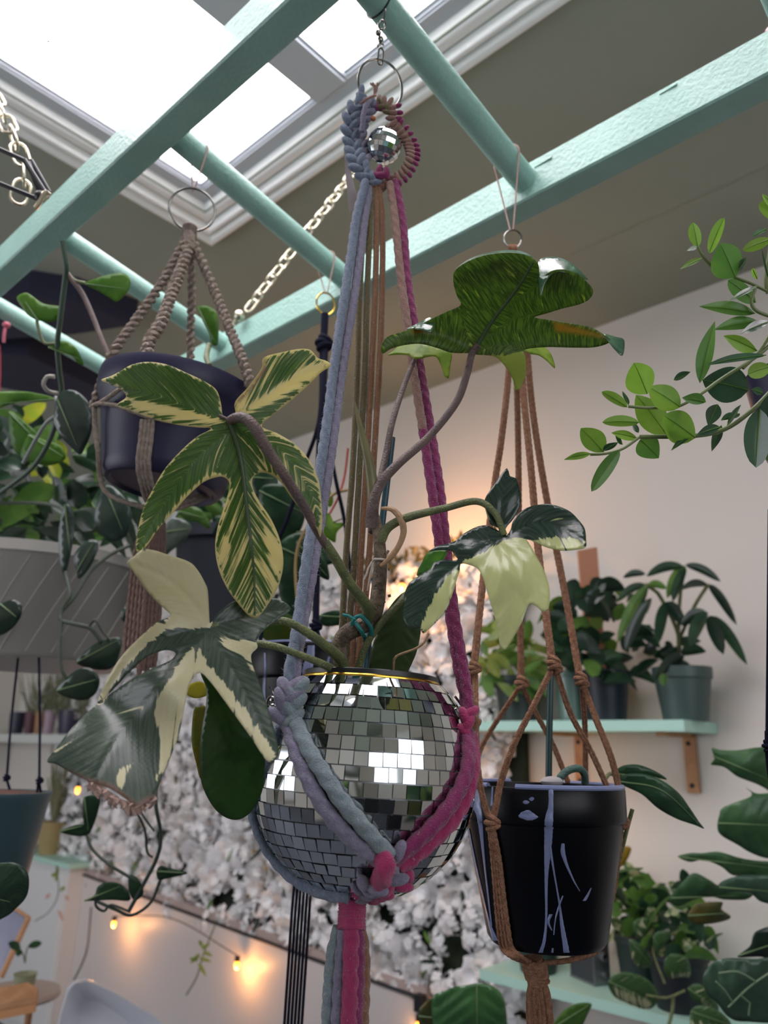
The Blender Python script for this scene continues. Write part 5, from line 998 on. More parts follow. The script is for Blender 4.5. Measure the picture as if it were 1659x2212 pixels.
# ------------------------------------------------------------ shelves on the right wall
m_green_pot = mat('dark_green_nursery_plastic', '#22332f', .45); m_green_pot2 = mat('slate_green_plastic', '#3c4f4c', .4); m_wood = mat('pale_birch', '#b98a62', .6, bump=.2, bscale=80, var='#a87a54', vscale=20)
m_orw = mat('tan_orange_plank', '#b07a5c', .6)
xf = 2.12; zt = onX(1250, 1556, xf).z; zb_ = onX(1250, 1579, xf).z; yr = onX(1477, 1560, xf).y; yl = 1.60
us = thing('wall_shelf', 'mint shelf at eye level holding dark nursery pots against the white wall', 'shelf', (2.24, 1.2, zb_))
MB().span((xf, yr, zb_), (XR, yl, zt)).build('board', m_mint2, us, smooth_=False)
for p_, lab in (((1487, 1588), 1), ((1250, 1588), 0)):
    y_ = onX(p_[0], p_[1], XR - .012).y; o = MB().span((XR - .014, y_ - .017, zb_ - .165), (XR, y_ + .017, zb_)).span((xf + .03, y_ - .012, zb_ - .012), (XR - .01, y_ + .012, zb_)).build('bracket', m_wood, us, smooth_=False)
    for z_ in (zb_ - .028, zb_ - .145): MB().ball((XR - .015, y_ + .002, z_), (.003, .007, .007), 10, 6).build('screw', m_dark, o)
def npot(label, px, py, d, rt, h, m, cat='pot', name='plant_pot', lip=.018, base=None):
    """pot whose rim centre shows at px, py; it goes down h"""
    c = W(px, py, d); zb0 = (base if base is not None else c.z - h); h = c.z - zb0; rb = rt * .74; t = thing(name, label, cat, (c.x, c.y, zb0))
    lathe_pot(t, (c.x, c.y, zb0), [(0, 0), (rb, 0), (rt * .93, h - lip - .003), (rt * .99, h - lip), (rt, h), (rt * .93, h), (rt * .88, h - .02), (0, h - .02)], m, seg=40)
    MB().lathe([(rt * .9, h - .018), (0, h - .012)], (c.x, c.y, zb0), 24).build('potting_mix', m_soil, t); return t, Vector((c.x, c.y, c.z))
m_f1 = leafmat('forest_green_leaf', '#22402a', '#2e4e30', trans=.2, scale=20); m_f2 = leafmat('bright_green_leaf', '#57803a', '#6b9244', trans=.4, scale=20); m_f3 = leafmat('dark_green_leaf', '#1c3026', '#263e2c', rough=.28, trans=.12, scale=20, spec=.7)  # leaf greens, one brighter and two darker
m_f4 = leafmat('yellow_green_leaf', '#93a85c', '#7f9850', trans=.4, scale=20); m_f5 = leafmat('cream_mottled_leaf', '#4c6c3c', '#bcc496', trans=.3, scale=45, fac=(.48, .56)); m_f6 = leafmat('yellow_leaf', '#c0a43c', '#a9983a', trans=.4)
def bushplant(name, label, base, polys, mats_, stems=(), cat='plant', group=None):
    t = thing(name, label, cat, base, group); 
    for i, kw in enumerate(polys): mb = MB(); bush(mb, mats_n=len(mats_), seed=i * 7 + len(label), **kw); mb.build('foliage', mats_, t, sharp=0)
    if stems:
        mb = MB()
        for px, r in stems: mb.tube(smooth([W(*p) for p in px], .02), r, 6)
        mb.build('stems', m_petg, t)
    return t
D2 = 2.365
_, c1 = npot('dark green nursery pot at the left end of the eye level shelf', 1118, 1462, 2.56, .082, .12, m_green_pot, base=zt)
bushplant('pale_fern', 'yellow green frilly plant in the leftmost pot on the eye level shelf', c1, [dict(poly=[(1030, 1380), (1060, 1340), (1120, 1350), (1180, 1370), (1190, 1440), (1150, 1500), (1050, 1490), (1025, 1440)], n=70, L=62, d0=2.40, d1=2.64, shape='lance', asp=.36, droop=.2, spread=1.3)], [m_f4, m_f2])
_, c2 = npot('dark navy nursery pot in the middle of the eye level shelf', 1305, 1450, D2, .078, .15, mat('dark_navy_plastic', '#18232e', .4), base=zt)
bushplant('heart_leaf_plant', 'dense dark heart leaved climber on a wooden stake in the middle shelf pot', c2, [dict(poly=[(1180, 1330), (1230, 1270), (1290, 1245), (1340, 1260), (1400, 1300), (1440, 1380), (1430, 1440), (1370, 1480), (1240, 1450), (1170, 1400)], n=85, L=66, d0=2.2, d1=2.42, asp=.72, droop=.5, wts=[5, 2, 6])], [m_f1, m_f2, m_f3])
stk = thing('wooden_stake', 'tan wooden plank stake standing in the middle pot of the eye level shelf', 'stake', W(1305, 1450, 2.45)); R_ = Matrix((RIGHT, -VIEW, Vector((0, 0, 1)))).transposed()
P_ = [W(1249, 1190, 2.42), W(1290, 1182, 2.42), W(1310, 1445, 2.38), W(1272, 1448, 2.38)]; MB().prism(P_, VIEW * .015).build('plank', m_orw, stk, smooth_=False)
_, c4 = npot('sage glass tumbler behind the navy pot on the eye level shelf', 1232, 1450, 2.46, .055, .14, mat('sage_glass', '#5f7a72', .2, spec=.6), base=zt, name='glass_tumbler', cat='glass')
_, c3 = npot('slate green nursery pot at the right end of the eye level shelf', 1472, 1443, 2.20, .082, .16, m_green_pot2, base=zt, lip=.03)
sch = bushplant('umbrella_plant', 'umbrella shaped plant with drooping pointed leaves in the right shelf pot', c3, [dict(poly=[(1425, 1380), (1490, 1380), (1510, 1440), (1440, 1450)], n=12, L=55, d0=2.14, d1=2.2, droop=.4)], [m_f3, m_f1], [([(1462, 1450, 2.2), (1465, 1370, 2.16), (1420, 1280, 2.14), (1395, 1262, 2.14)], .006), ([(1465, 1400, 2.2), (1468, 1300, 2.16), (1478, 1230, 2.14)], .005), ([(1468, 1380, 2.2), (1500, 1310, 2.16), (1530, 1262, 2.12)], .005)])
for b_, t_, w_, k in [((1478, 1224), (1395, 1232), 30, 1), ((1480, 1222), (1440, 1282), 34, 2), ((1482, 1226), (1452, 1290), 30, 1), ((1480, 1220), (1556, 1245), 26, 3), ((1530, 1262), (1590, 1335), 28, 3), ((1530, 1264), (1470, 1262), 24, 3), ((1395, 1262), (1330, 1290), 26, 1), ((1398, 1265), (1372, 1325), 30, 1), ((1400, 1264), (1332, 1370), 32, 2), ((1400, 1262), (1440, 1265), 24, 2),
                          ((1528, 1322), (1489, 1384), 44, 1), ((1532, 1330), (1562, 1402), 44, 3), ((1536, 1330), (1612, 1418), 34, 1), ((1530, 1325), (1470, 1340), 40, 3), ((1440, 1300), (1420, 1380), 36, 1), ((1400, 1300), (1350, 1390), 40, 3), ((1440, 1300), (1480, 1345), 36, 3), ((1395, 1240), (1345, 1240), 22, 3), ((1436, 1455), (1432, 1478), 26, 2)]:
    mb = MB(); pxleaf(mb, b_, t_, 2.12, w_ * 1.12, 'ovate', sag=.15, fold=.3, dt=random.uniform(-.04, .02)); mb.build('leaf', [m_f1, m_f2, m_f3][k - 1], sch, sharp=0)

zl = 1.5 - .617; xl = onZ(1036, 2094, zl).x; ylm = onZ(1036, 2094, zl).y
ls = thing('wall_shelf', 'lower mint shelf with a vintage cine camera and pothos pots at bottom right', 'shelf', (2.2, 1.2, zl)); MB().span((xl, .55, zl - .026), (XR, ylm, zl)).build('board', m_mint2, ls, smooth_=False)
# vintage cine camera
cc = onZ(1284, 2122, zl); cam_ = thing('cine_camera', 'vintage grey and black cine camera standing on the lower mint shelf', 'camera', cc)
ang = math.radians(-62); Rz = Matrix.Rotation(ang, 3, 'Z'); fwd = Rz @ Vector((-1, 0, 0)); fwd = (Vector((-cc.x, -cc.y, 0)).normalized() * .84 - Vector((RIGHT.x, RIGHT.y, 0)).normalized() * -.54).normalized(); sd = Vector((0, 0, 1)).cross(fwd); RB = Matrix((fwd, sd, Vector((0, 0, 1)))).transposed()
m_cam = mat('black_camera_leather', '#3a3c42', .6, bump=.4, bscale=400); m_cmet = mat('brushed_camera_metal', '#8d8f92', .35, metal=.8); m_lens = mat('lens_glass', '#0a0c10', .05, spec=.8)
hh = .112; bc = cc + Vector((0, 0, hh / 2)) - fwd * .02
MB().box(bc, (.11, .052, hh), RB).build('body', m_cam, cam_, smooth_=False)
MB().box(bc + fwd * .056, (.004, .054, hh * .96), RB).box(bc + sd * .0 - fwd * .0 + Vector((0, 0, hh / 2 + .002)), (.112, .055, .005), RB).box(bc - Vector((0, 0, hh / 2 - .003)), (.112, .055, .006), RB).build('trim_band', m_cmet, cam_, smooth_=False)
for z_, r_ in ((.018, .0125), (-.026, .006)):
    ln = bc + fwd * .060 + Vector((0, 0, z_)); A_ = align(fwd); l_ = MB().lathe([(r_, -.004), (r_, .016), (r_ * .8, .017), (r_ * .8, .010)], ln, 24, A_).build('lens', m_cmet, cam_); MB().lathe([(r_ * .8, .010), (r_ * .5, .012), (0, .013)], ln, 24, A_).build('lens_glass', m_lens, l_)
MB().box(bc + Vector((0, 0, hh / 2 + .014)) - fwd * .01, (.07, .022, .022), RB).box(bc + Vector((0, 0, hh / 2 + .030)) + fwd * .01, (.012, .012, .012), RB).build('viewfinder', m_cmet, cam_, smooth_=False)
MB().box(bc + fwd * .0585 + Vector((0, 0, .038)) + sd * .008, (.002, .008, .003), RB).build('red_mark', mat('red_enamel', '#a8323a', .4), cam_)
MB().ball(bc - sd * .021 + Vector((0, 0, .02)), (.022, .003, .022), 20, 10, RB).build('wind_key', m_cmet, cam_)
# pots on the lower shelf
_, cp1 = npot('dark green pot on the lower shelf showing below the dripped pot', 1160, 2000, 2.30, .070, .1, m_green_pot, base=zl); _, cp2 = npot('dark green pot of mottled pothos behind the cine camera', 1378, 2018, 2.12, .066, .1, m_green_pot, base=zl); _, cp3 = npot('square shouldered black pot of trailing pothos at the right of the lower shelf', 1462, 2052, 2.0, .080, .1, mat('matt_black_plastic', '#161c22', .5), base=zl)
bushplant('pothos', 'mottled pothos with yellow leaves crowding behind the dripped pot on the lower shelf', cp2, [dict(poly=[(1318, 1900), (1360, 1860), (1420, 1890), (1440, 1960), (1420, 2010), (1330, 2020), (1305, 1960)], n=60, L=58, d0=2.0, d1=2.25, asp=.55, droop=.4, wts=[3, 4, 4])], [m_f1, m_f2, m_f5])
p3 = bushplant('pothos', 'trailing pothos with cream mottled leaves spilling over the front of the lower shelf', cp3, [dict(poly=[(1410, 1930), (1480, 1900), (1540, 1960), (1560, 2020), (1500, 2080), (1420, 2060), (1390, 2000)], n=55, L=62, d0=1.85, d1=2.1, asp=.58, droop=.5, wts=[5, 2, 4])], [m_f1, m_f2, m_f5])
m_pv = variegated('cream_edged_pothos', '#3f5f38', '#4f7044', '#cfcfae', '#bcc48e', rough=.3, trans=.2, amount=.2, fine=.1, k=4)
for o_, d, cr_ in (([(1314, 2120), (1345, 2100), (1390, 2110), (1420, 2140), (1418, 2168), (1395, 2180), (1350, 2165), (1325, 2150)], 1.80, [[(1315, 2125), (1360, 2140), (1418, 2165), (1400, 2185), (1340, 2170)]]), ([(1360, 2030), (1382, 2040), (1405, 2065), (1408, 2085), (1385, 2092), (1365, 2070)], 1.85, [[(1360, 2030), (1385, 2090), (1365, 2090)]]), ([(1435, 2075), (1455, 2060), (1485, 2070), (1492, 2108), (1470, 2110), (1440, 2112)], 1.82, [[(1450, 2100), (1490, 2095), (1492, 2115), (1450, 2118)]]),
                   ([(1368, 1995), (1390, 1982), (1410, 1990), (1400, 2015), (1378, 2030)], 1.86, [[(1370, 1990), (1400, 1990), (1385, 2030)]]), ([(1412, 2020), (1440, 2010), (1450, 2020), (1428, 2050), (1416, 2066)], 1.84, []), ([(1486, 2135), (1510, 2125), (1540, 2150), (1552, 2182), (1530, 2175), (1500, 2160)], 1.75, [[(1500, 2130), (1545, 2180), (1520, 2180)]]), ([(1492, 2185), (1520, 2172), (1555, 2185), (1580, 2215), (1560, 2260), (1500, 2240)], 1.7, [[(1492, 2200), (1570, 2220), (1560, 2270), (1490, 2250)]])):
    flatleaf('leaf', o_, d, m_pv, p3, grid=9, cream=cr_)
ptube(p3, 'stem', [(1454, 2150, 1.78), (1452, 2185, 1.76), (1440, 2230, 1.74)], .004, m_petg); ptube(p3, 'stem', [(1408, 2010, 1.85), (1412, 2060, 1.84), (1436, 2125, 1.80)], .003, m_petg); ptube(p3, 'stem', [(1395, 2150, 1.78), (1440, 2155, 1.77), (1480, 2140, 1.76)], .003, m_petg)
yl_ = leafmat('yellowed_leaf', '#b5962f', '#8f8a34', trans=.4); flatleaf('leaf', [(1328, 1835), (1345, 1828), (1364, 1832), (1352, 1862), (1330, 1880), (1324, 1860)], 2.1, yl_, p3); flatleaf('leaf', [(1320, 1885), (1350, 1876), (1390, 1875), (1360, 1890), (1330, 1910)], 2.1, m_f2, p3)
# fiddle leaf fig on the right
ff = thing('fiddle_leaf_fig', 'big leaved fig reaching in from the right edge in front of the white wall', 'plant', W(1720, 2000, 1.5)); m_fig = leafmat('fig_leaf', '#3f6440', '#4e744a', rough=.38, trans=.2, scale=12); m_fig2 = leafmat('grey_green_fig_leaf', '#3c5646', '#48644e', rough=.3, trans=.1, scale=10); m_fig3 = leafmat('ageing_fig_leaf', '#46502e', '#6a6230', trans=.25, scale=14)  # second fig tone is a greyer green
dz2 = lambda x, y: (1240 + x / 3.394, 1560 + y / 3.394)
for pts, d, m_, md in (([(1010, 190), (1080, 205), (1200, 205), (1350, 185), (1440, 200), (1560, 400), (1560, 600), (1422, 500), (1330, 450), (1200, 400), (1100, 330), (1000, 310), (1030, 270)], 1.45, m_fig, [(1020, 250), (1500, 450)]), ([(1260, 480), (1300, 540), (1100, 620), (1065, 680), (1050, 770), (1080, 830), (1200, 900), (1300, 960), (1422, 1000), (1560, 1000), (1560, 500), (1422, 520), (1330, 520)], 1.40, m_fig, [(1055, 740), (1540, 760)]),
                       ([(760, 985), (850, 960), (940, 960), (1060, 950), (1200, 990), (1300, 1010), (1422, 1020), (1560, 1020), (1560, 1140), (1300, 1130), (1160, 1120), (1080, 1060), (950, 1010), (850, 1025)], 1.45, m_fig, [(770, 990), (1540, 1080)]), ([(1060, 1190), (1150, 1140), (1300, 1120), (1560, 1150), (1560, 1330), (1380, 1320), (1300, 1260), (1200, 1240), (1090, 1250)], 1.38, m_fig2, [(1065, 1210), (1540, 1250)]),
                       ([(700, 1290), (800, 1170), (880, 1105), (1000, 1160), (1070, 1200), (1300, 1250), (1260, 1300), (1100, 1300), (1000, 1280), (880, 1300), (760, 1350)], 1.5, m_fig, [(710, 1290), (1250, 1270)]), ([(830, 1420), (890, 1340), (980, 1320), (1090, 1320), (1080, 1370), (1150, 1430), (1050, 1470), (900, 1480)], 1.55, m_fig3, [(835, 1420), (1130, 1400)]),
                       ([(945, 1900), (960, 1830), (1020, 1760), (1120, 1730), (1300, 1735), (1560, 1760), (1560, 2160), (1250, 2195), (1130, 2160), (1050, 2060), (980, 2000)], 1.25, m_fig2, [(1130, 2090), (1300, 1930), (1540, 1780)]), ([(1290, 1640), (1340, 1530), (1560, 1500), (1560, 1740), (1360, 1720), (1200, 1720)], 1.35, m_f3, [(1210, 1710), (1540, 1600)])):
    flatleaf('leaf', [dz2(*p) for p in pts], d, m_, ff, [dz2(*p) for p in md], grid=11, belly=.025, wave=.0024)
vn = MB()
for px in ([(1130, 2090), (1300, 1930), (1540, 1770)], [(1160, 2050), (1100, 1960), (1040, 1900)], [(1220, 2000), (1290, 2060), (1280, 2150)], [(1330, 1900), (1200, 1830), (1060, 1840)]): vn.tube(smooth([W(*dz2(*p), 1.214) for p in px], .01), .0014, 6)
vn.build('leaf_veins', mat('pale_leaf_vein', '#6f8468', .5), ff)
# leaves at the bottom edge
bl = thing('rubber_plant', 'glossy broad green leaves rising at the bottom edge right of the pink tassel', 'plant', W(1000, 2330, 1.4)); mgl = leafmat('glossy_broad_leaf', '#3c6a3c', '#4a7a44', rough=.18, trans=.2, scale=12, spec=.8)
flatleaf('leaf', [(934, 2156), (955, 2142), (982, 2132), (1027, 2124), (1060, 2128), (1085, 2150), (1095, 2200), (1092, 2290), (960, 2300), (936, 2220)], 1.35, mgl, bl, [(1030, 2128), (1030, 2290)], belly=.02, wave=.003); flatleaf('leaf', [(904, 2195), (912, 2172), (934, 2158), (948, 2200), (955, 2290), (915, 2290)], 1.38, m_fig3, bl)
flatleaf('leaf', [(1195, 2220), (1215, 2185), (1245, 2168), (1277, 2168), (1270, 2190), (1250, 2230), (1220, 2260)], 1.5, m_f2, bl); flatleaf('leaf', [(806, 2148), (840, 2150), (880, 2170), (905, 2190), (890, 2200), (850, 2180), (815, 2162)], 1.5, m_f3, bl) if False else None

# ------------------------------------------------------------ the flower wall
xw = XR - .07
YW0, YW1 = onX(1052, 1500, xw).y - .12, 4.72; ZW0 = onX(906, 2145, xw).z; ZW1 = onX(740, 1262, xw).z + .02; ZWL = onX(370, 1940, xw).z
fw = thing('flower_panel', 'wall panel packed with white artificial peonies, hydrangeas and dark leaves', 'flower panel', (xw, 3.1, ZW0)); m_back = mat('dark_leaf_backing', '#141d18', .9, bump=1, bscale=40, var='#22301f', vscale=9)
MB().add([(XR, YW0, ZW0), (XR, YW1, ZWL), (XR, YW1, 1.62), (XR, 3.6, ZW1), (XR, YW0, ZW1), (xw + .03, YW0, ZW0), (xw + .03, YW1, ZWL), (xw + .03, YW1, 1.62), (xw + .03, 3.6, ZW1), (xw + .03, YW0, ZW1)], [(5, 6, 7, 8, 9), (0, 1, 6, 5), (1, 2, 7, 6), (2, 3, 8, 7), (3, 4, 9, 8), (4, 0, 5, 9), (4, 3, 2, 1, 0)]).build('backing', m_back, fw, smooth_=False)
m_fl = mat('white_silk_petal', '#f0f0f1', .8, sheen=.2, bump=.3, bscale=60); m_fl2 = mat('cream_silk_petal', '#eae8e6', .8, sheen=.2); m_yel = mat('yellow_stamens', '#c9a23c', .8)
def flower_mesh(kind, seed):
    r = random.Random(seed); mb = MB()
    if kind == 'peony':
        for ring in range(4):
            n = (7, 7, 6, 5)[ring]; R_ = (.056, .046, .034, .022)[ring]; tilt = (.25, .55, .95, 1.3)[ring]
            for j in range(n):
                a = 6.283 * (j + r.random() * .5) / n; mb.cur = 0; vs = []; fs = []; L = R_ * r.uniform(.85, 1.2); wd = L * .95
                for i in range(5):
                    t = i / 4
                    for k in range(5):
                        u = -1 + k / 2; rr = L * t; h = rr * math.tan(tilt * .6) * .7 + .010 * ring + math.sin(u * 4 + a * 3 + t * 5) * .004 * t + .008 * u * u * t; ww = wd * .5 * math.sin(math.pi * (t * .62 + .08)) * u
                        x = rr * math.cos(a) - ww * math.sin(a); y = rr * math.sin(a) + ww * math.cos(a); vs.append((x, y, h))
                for i in range(4):
                    for k in range(4): q = i * 5 + k; fs.append((q, q + 1, q + 6, q + 5))
                mb.add(vs, fs)
        mb.cur = 1; mb.ball((0, 0, .012), (.010, .010, .008), 8, 5)
    else:
        for j in range(34):
            p = r.random() * 1.35; a = r.random() * 6.283; c = Vector((math.sin(p) * math.cos(a), math.sin(p) * math.sin(a), math.cos(p))) ; M_ = align(c); c = c * r.uniform(.040, .050)
            for q in range(4):
                b = 6.283 * q / 4 + r.random() * .4; d_ = Vector((math.cos(b), math.sin(b), 0)); e = Vector((-math.sin(b), math.cos(b), 0)); s_ = r.uniform(.010, .015)
                mb.add([c, c + M_ @ (d_ * s_ * .6 + e * s_ * .5 + Vector((0, 0, .002))), c + M_ @ (d_ * s_ * 1.1 + Vector((0, 0, r.uniform(-.002, .004)))), c + M_ @ (d_ * s_ * .6 - e * s_ * .5 + Vector((0, 0, .002)))], [(0, 1, 2, 3)])
    return mb
protos = [flower_mesh('peony', 1), flower_mesh('peony', 2), flower_mesh('hyd', 3), flower_mesh('hyd', 4)]
fr_ = random.Random(21); spots = []; sp_grid = .084
y = YW0 + .02
def zlim(y): t = (y - YW0) / (YW1 - YW0); return ZW0 + (ZWL - ZW0) * t + .02, (ZW1 if y < 3.6 else ZW1 + (1.62 - ZW1) * (y - 3.6) / (YW1 - 3.6)) - .01
row = 0
while y < YW1:
    lo, hi = zlim(y); z = lo + (sp_grid / 2 if row % 2 else 0)
    while z < hi: spots.append((y + fr_.uniform(-.022, .022), z + fr_.uniform(-.022, .022))); z += sp_grid
    y += sp_grid * .92; row += 1
spots = [s for s in spots if fr_.random() > .05]
spots.sort(key=lambda s: s[0]); meshes = None; rest = MB(); nf_ = 0; flmesh = {}
for y, z in spots:
    p = PJ((xw - .03, y, z)); vis = p[1] < 2215 and not ((p[0] - 787) ** 2 + (p[1] - 1682) ** 2 < 225 ** 2) and not (1010 < p[0] < 1330 and 1690 < p[1] < 2060)
    k = fr_.randrange(4); s = fr_.uniform(.85, 1.4); an = fr_.uniform(0, 6.28); tilt = Matrix.Rotation(fr_.uniform(-.5, .5), 3, 'Y') @ Matrix.Rotation(fr_.uniform(-.5, .5), 3, 'Z'); M_ = tilt @ align(Vector((-1, -.15, -.1))) @ Matrix.Rotation(an, 3, 'Z')
    pos = Vector((xw + .012 - fr_.uniform(0, .03), y, z))
    if vis and nf_ < 100:
        if k not in flmesh:
            o = protos[k].build('flower', [m_fl if k != 1 else m_fl2, m_yel], None, sharp=0); flmesh[k] = o
        else: o = flmesh[k].copy(); COL.objects.link(o)
        o.name = 'flower'; o.parent = fw; o.matrix_local = Matrix.Translation(pos - fw.location) @ (M_ * s).to_4x4(); nf_ += 1
    else:
        b = len(rest.v); rest.v += [tuple(pos + M_ @ (Vector(v) * s)) for v in protos[k].v]; rest.f += [tuple(b + i for i in f) for f in protos[k].f]; rest.mi += [(2 if m == 1 else (1 if k == 1 else 0)) for m in protos[k].mi]
ro = rest.build('flowers', [m_fl, m_fl2, m_yel], fw, sharp=0); ro['kind'] = 'stuff'
lm = MB()
for i in range(230):
    y = fr_.uniform(YW0, YW1); lo, hi = zlim(y); z = fr_.uniform(lo - .03, hi + .02); lm.cur = fr_.choices((0, 1), (5, 1.4))[0]; a = fr_.uniform(0, 6.28); c = Vector((xw - .02 - fr_.uniform(0, .035), y, z)); d_ = Vector((-.5, math.cos(a), math.sin(a))).normalized() * fr_.uniform(.03, .06)
    leaf3(lm, c - d_ * .3, c + d_, .024, 'ovate', roll=fr_.uniform(-.6, .6), nt=5, ns=2)
lm.build('leaves', [m_f3, m_f2], fw, sharp=0)['kind'] = 'stuff'
gm = MB()                                                                    # mossy garland along the top
for i in range(90):
    t = fr_.random(); y = YW0 + .0 + t * .75; c = Vector((xw - .03 - fr_.uniform(0, .05), y, ZW1 + .02 + fr_.uniform(-.04, .04))); d_ = Vector((fr_.uniform(-.5, .2), fr_.uniform(-1, 1), fr_.uniform(-.6, 1))).normalized() * .05; leaf3(gm, c, c + d_, .018, 'lance', nt=4, ns=2)
gm.build('top_garland', leafmat('olive_garland_leaf', '#4a4a30', '#5a5634', trans=.2), fw, sharp=0)['kind'] = 'stuff'

# white board leaning under the flower wall
xb_ = 2.22; A1 = onX(906, 2157, xb_); A0 = onX(560, 2030, xb_); sl = (A0.z - A1.z) / (A0.y - A1.y); yE = 4.55; zE = A1.z + sl * (yE - A1.y)
wb = thing('white_headboard', 'glossy white board with a dark edge below the flower wall, reflecting the string lights', 'board', (xb_, 3.2, 0)); m_gl = mat('glossy_white_board', '#cfcac8', .42, spec=.5)
MB().prism([(xb_, A1.y, 0), (xb_, A1.y, A1.z - .03), (xb_, A1.y + .01, A1.z - .008), (xb_, A1.y + .04, A1.z), (xb_, yE, zE), (xb_, yE, 0)], (.03, 0, 0)).build('panel', m_gl, wb, smooth_=False)
MB().tube(smooth([Vector((xb_ - .002, A1.y - .003, 0)), Vector((xb_ - .002, A1.y - .003, A1.z - .03)), Vector((xb_ - .002, A1.y + .012, A1.z - .004)), Vector((xb_ - .002, A1.y + .04, A1.z + .003)), Vector((xb_ - .002, yE, zE + .003))], .02), .006, 8).build('edge_strip', m_dark, wb)
MB().prism([(xb_ + .01, A1.y - .02, A1.z + .004), (xb_ + .01, yE, zE + .004), (xb_ + .01, yE, zE + .03), (xb_ + .01, A1.y - .02, A1.z + .03)], (XR - xb_ - .014, 0, 0)).build('top_ledge', mat('pinkish_ledge', '#b8a49c', .5), wb, smooth_=False)
MB().box((xb_ - .004, A1.y - .006, A1.z - .01), (.03, .03, .05)).build('corner_cap', m_dark, wb, smooth_=False)

# ------------------------------------------------------------ string lights
sl_ = thing('string_lights', 'string of small warm glowing bulbs along the flower wall edges', 'string lights', W(500, 2000, 3.0)); m_bulb = mat('glowing_bulb', '#ffcf80', .3, emit='#ff8c1c', es=9); m_sock = mat('black_bulb_socket', '#191613', .5)
BUL = [(246, 1995, 3.62, 1.6), (512, 2084, 3.05, 1.6), (868, 1268, 2.96, 2.2), (946, 1213, 2.92, 6.5), (285, 1398, 3.3, .3), (168, 1706, 3.5, .4), (1150, 1722, 2.35, 1.0), (905, 2215, 2.5, .5)]
for px, py, d, pw in BUL:
    c = W(px, py, d); so = MB().tube([c + Vector((0, 0, .030)), c + Vector((0, 0, .012))], .011, 12).build('socket', m_sock, sl_); bu = MB().ball(c, (.0105, .0105, .018), 16, 10).build('bulb', m_bulb, so)
    ld = bpy.data.lights.new('bulb_glow', 'POINT'); ld.energy = pw; ld.color = (1.0, .43, .13); ld.shadow_soft_size = .01; lo_ = bpy.data.objects.new('bulb_glow', ld); COL.objects.link(lo_); lo_.location = c + (Vector((-.13, -.06, .07)) if pw > 6 else Vector((-.016, -.010, -.026)))
for a_, b_ in ((0, 1), (4, 5), (2, 3)):
    p = W(*BUL[a_][:3]) + Vector((0, 0, .032)); q = W(*BUL[b_][:3]) + Vector((0, 0, .032)); mm = p.lerp(q, .5) + Vector((0, 0, .06 if a_ == 0 else -.02)); MB().tube(smooth([p, mm, q], .03), .0022, 6).build('cable', m_dark, sl_)
ptube(sl_, 'cable', [(197, 1960, 3.4), (190, 2040, 3.3), (178, 2080, 3.2), (160, 2116, 3.1)], .004, mat('grey_cable', '#55504e', .5), 6)
# dangling sprigs
sg = thing('hanging_sprig', 'small yellow green sprig dangling from the flower wall between the two lower bulbs', 'sprig', W(430, 2060, 2.9)); ptube(sg, 'stem', [(466, 1995, 2.9), (440, 2060, 2.88), (425, 2110, 2.87), (402, 2150, 2.86)], .003, m_petg, 6)
mb = MB()
for b_, t_ in (((432, 2060), (410, 2082)), ((434, 2050), (455, 2038)), ((430, 2070), (458, 2078)), ((436, 2045), (430, 2030)), ((428, 2080), (446, 2110)), ((438, 2056), (460, 2066)), ((428, 2075), (408, 2070))): pxleaf(mb, b_, t_, 2.86, 9, 'lance')
mb.build('leaves', m_f4, sg, sharp=0)
sg = thing('hanging_sprig', 'thin sprig with pink buds dangling at the left end of the flower wall', 'sprig', W(125, 1900, 3.6)); ptube(sg, 'stem', [(122, 1870, 3.6), (126, 1930, 3.6), (105, 1970, 3.6), (75, 1990, 3.6)], .0025, m_petg, 6)
mb = MB()
for b_, t_, k in (((118, 1885), (112, 1895), 0), ((125, 1870), (120, 1905), 0), ((130, 1925), (140, 1915), 0), ((108, 1930), (98, 1942), 1), ((126, 1965), (136, 1990), 1), ((140, 1935), (148, 1945), 1)): mb.cur = k; pxleaf(mb, b_, t_, 3.6, 12, 'ovate')
mb.build('leaves', [m_f4, mat('pink_bud', '#d0aa9c', .7)], sg, sharp=0)
# ------------------------------------------------------------ pothos vine climbing past the navy pot
m_pl = leafmat('fresh_pothos_leaf', '#5c8a38', '#6f9a42', rough=.35, trans=.5, scale=20); m_pd = leafmat('dark_veined_leaf', '#2c4038', '#364c42', rough=.28, trans=.12, scale=18, spec=.8)
pv = thing('pothos_vine', 'pothos vine climbing from the left planter up to the near mint rail', 'plant', W(140, 850, 1.15))
ptube(pv, 'stem', [(134, 520, 1.04), (143, 575, 1.05), (141, 600, 1.06), (130, 690, 1.08), (124, 745, 1.10), (128, 800, 1.12), (132, 855, 1.15), (112, 940, 1.2), (70, 1010, 1.25), (0, 1065, 1.3)], .0038, mat('dark_green_stem', '#44584a', .5)); ptube(pv, 'stem', [(146, 592, 1.06), (178, 635, 1.06), (203, 690, 1.05), (216, 725, 1.04), (234, 768, 1.03)], .0036, m_pet)
ptube(pv, 'stem', [(143, 585, 1.06), (160, 605, 1.06), (185, 612, 1.06)], .0025, m_petg); ptube(pv, 'stem', [(122, 742, 1.10), (95, 740, 1.10), (82, 705, 1.10), (80, 690, 1.1)], .0022, m_petg); ptube(pv, 'tendril', [(124, 850, 1.14), (104, 845, 1.12), (94, 830, 1.11), (102, 814, 1.11), (118, 814, 1.11)], .0030, mat('pale_aerial_root', '#a9a49c', .5))
ptube(pv, 'stem', [(120, 858, 1.15), (129, 880, 1.14), (126, 895, 1.14), (95, 920, 1.15), (50, 1000, 1.2)], .0028, mat('pale_aerial_root2', '#8f9692', .5))
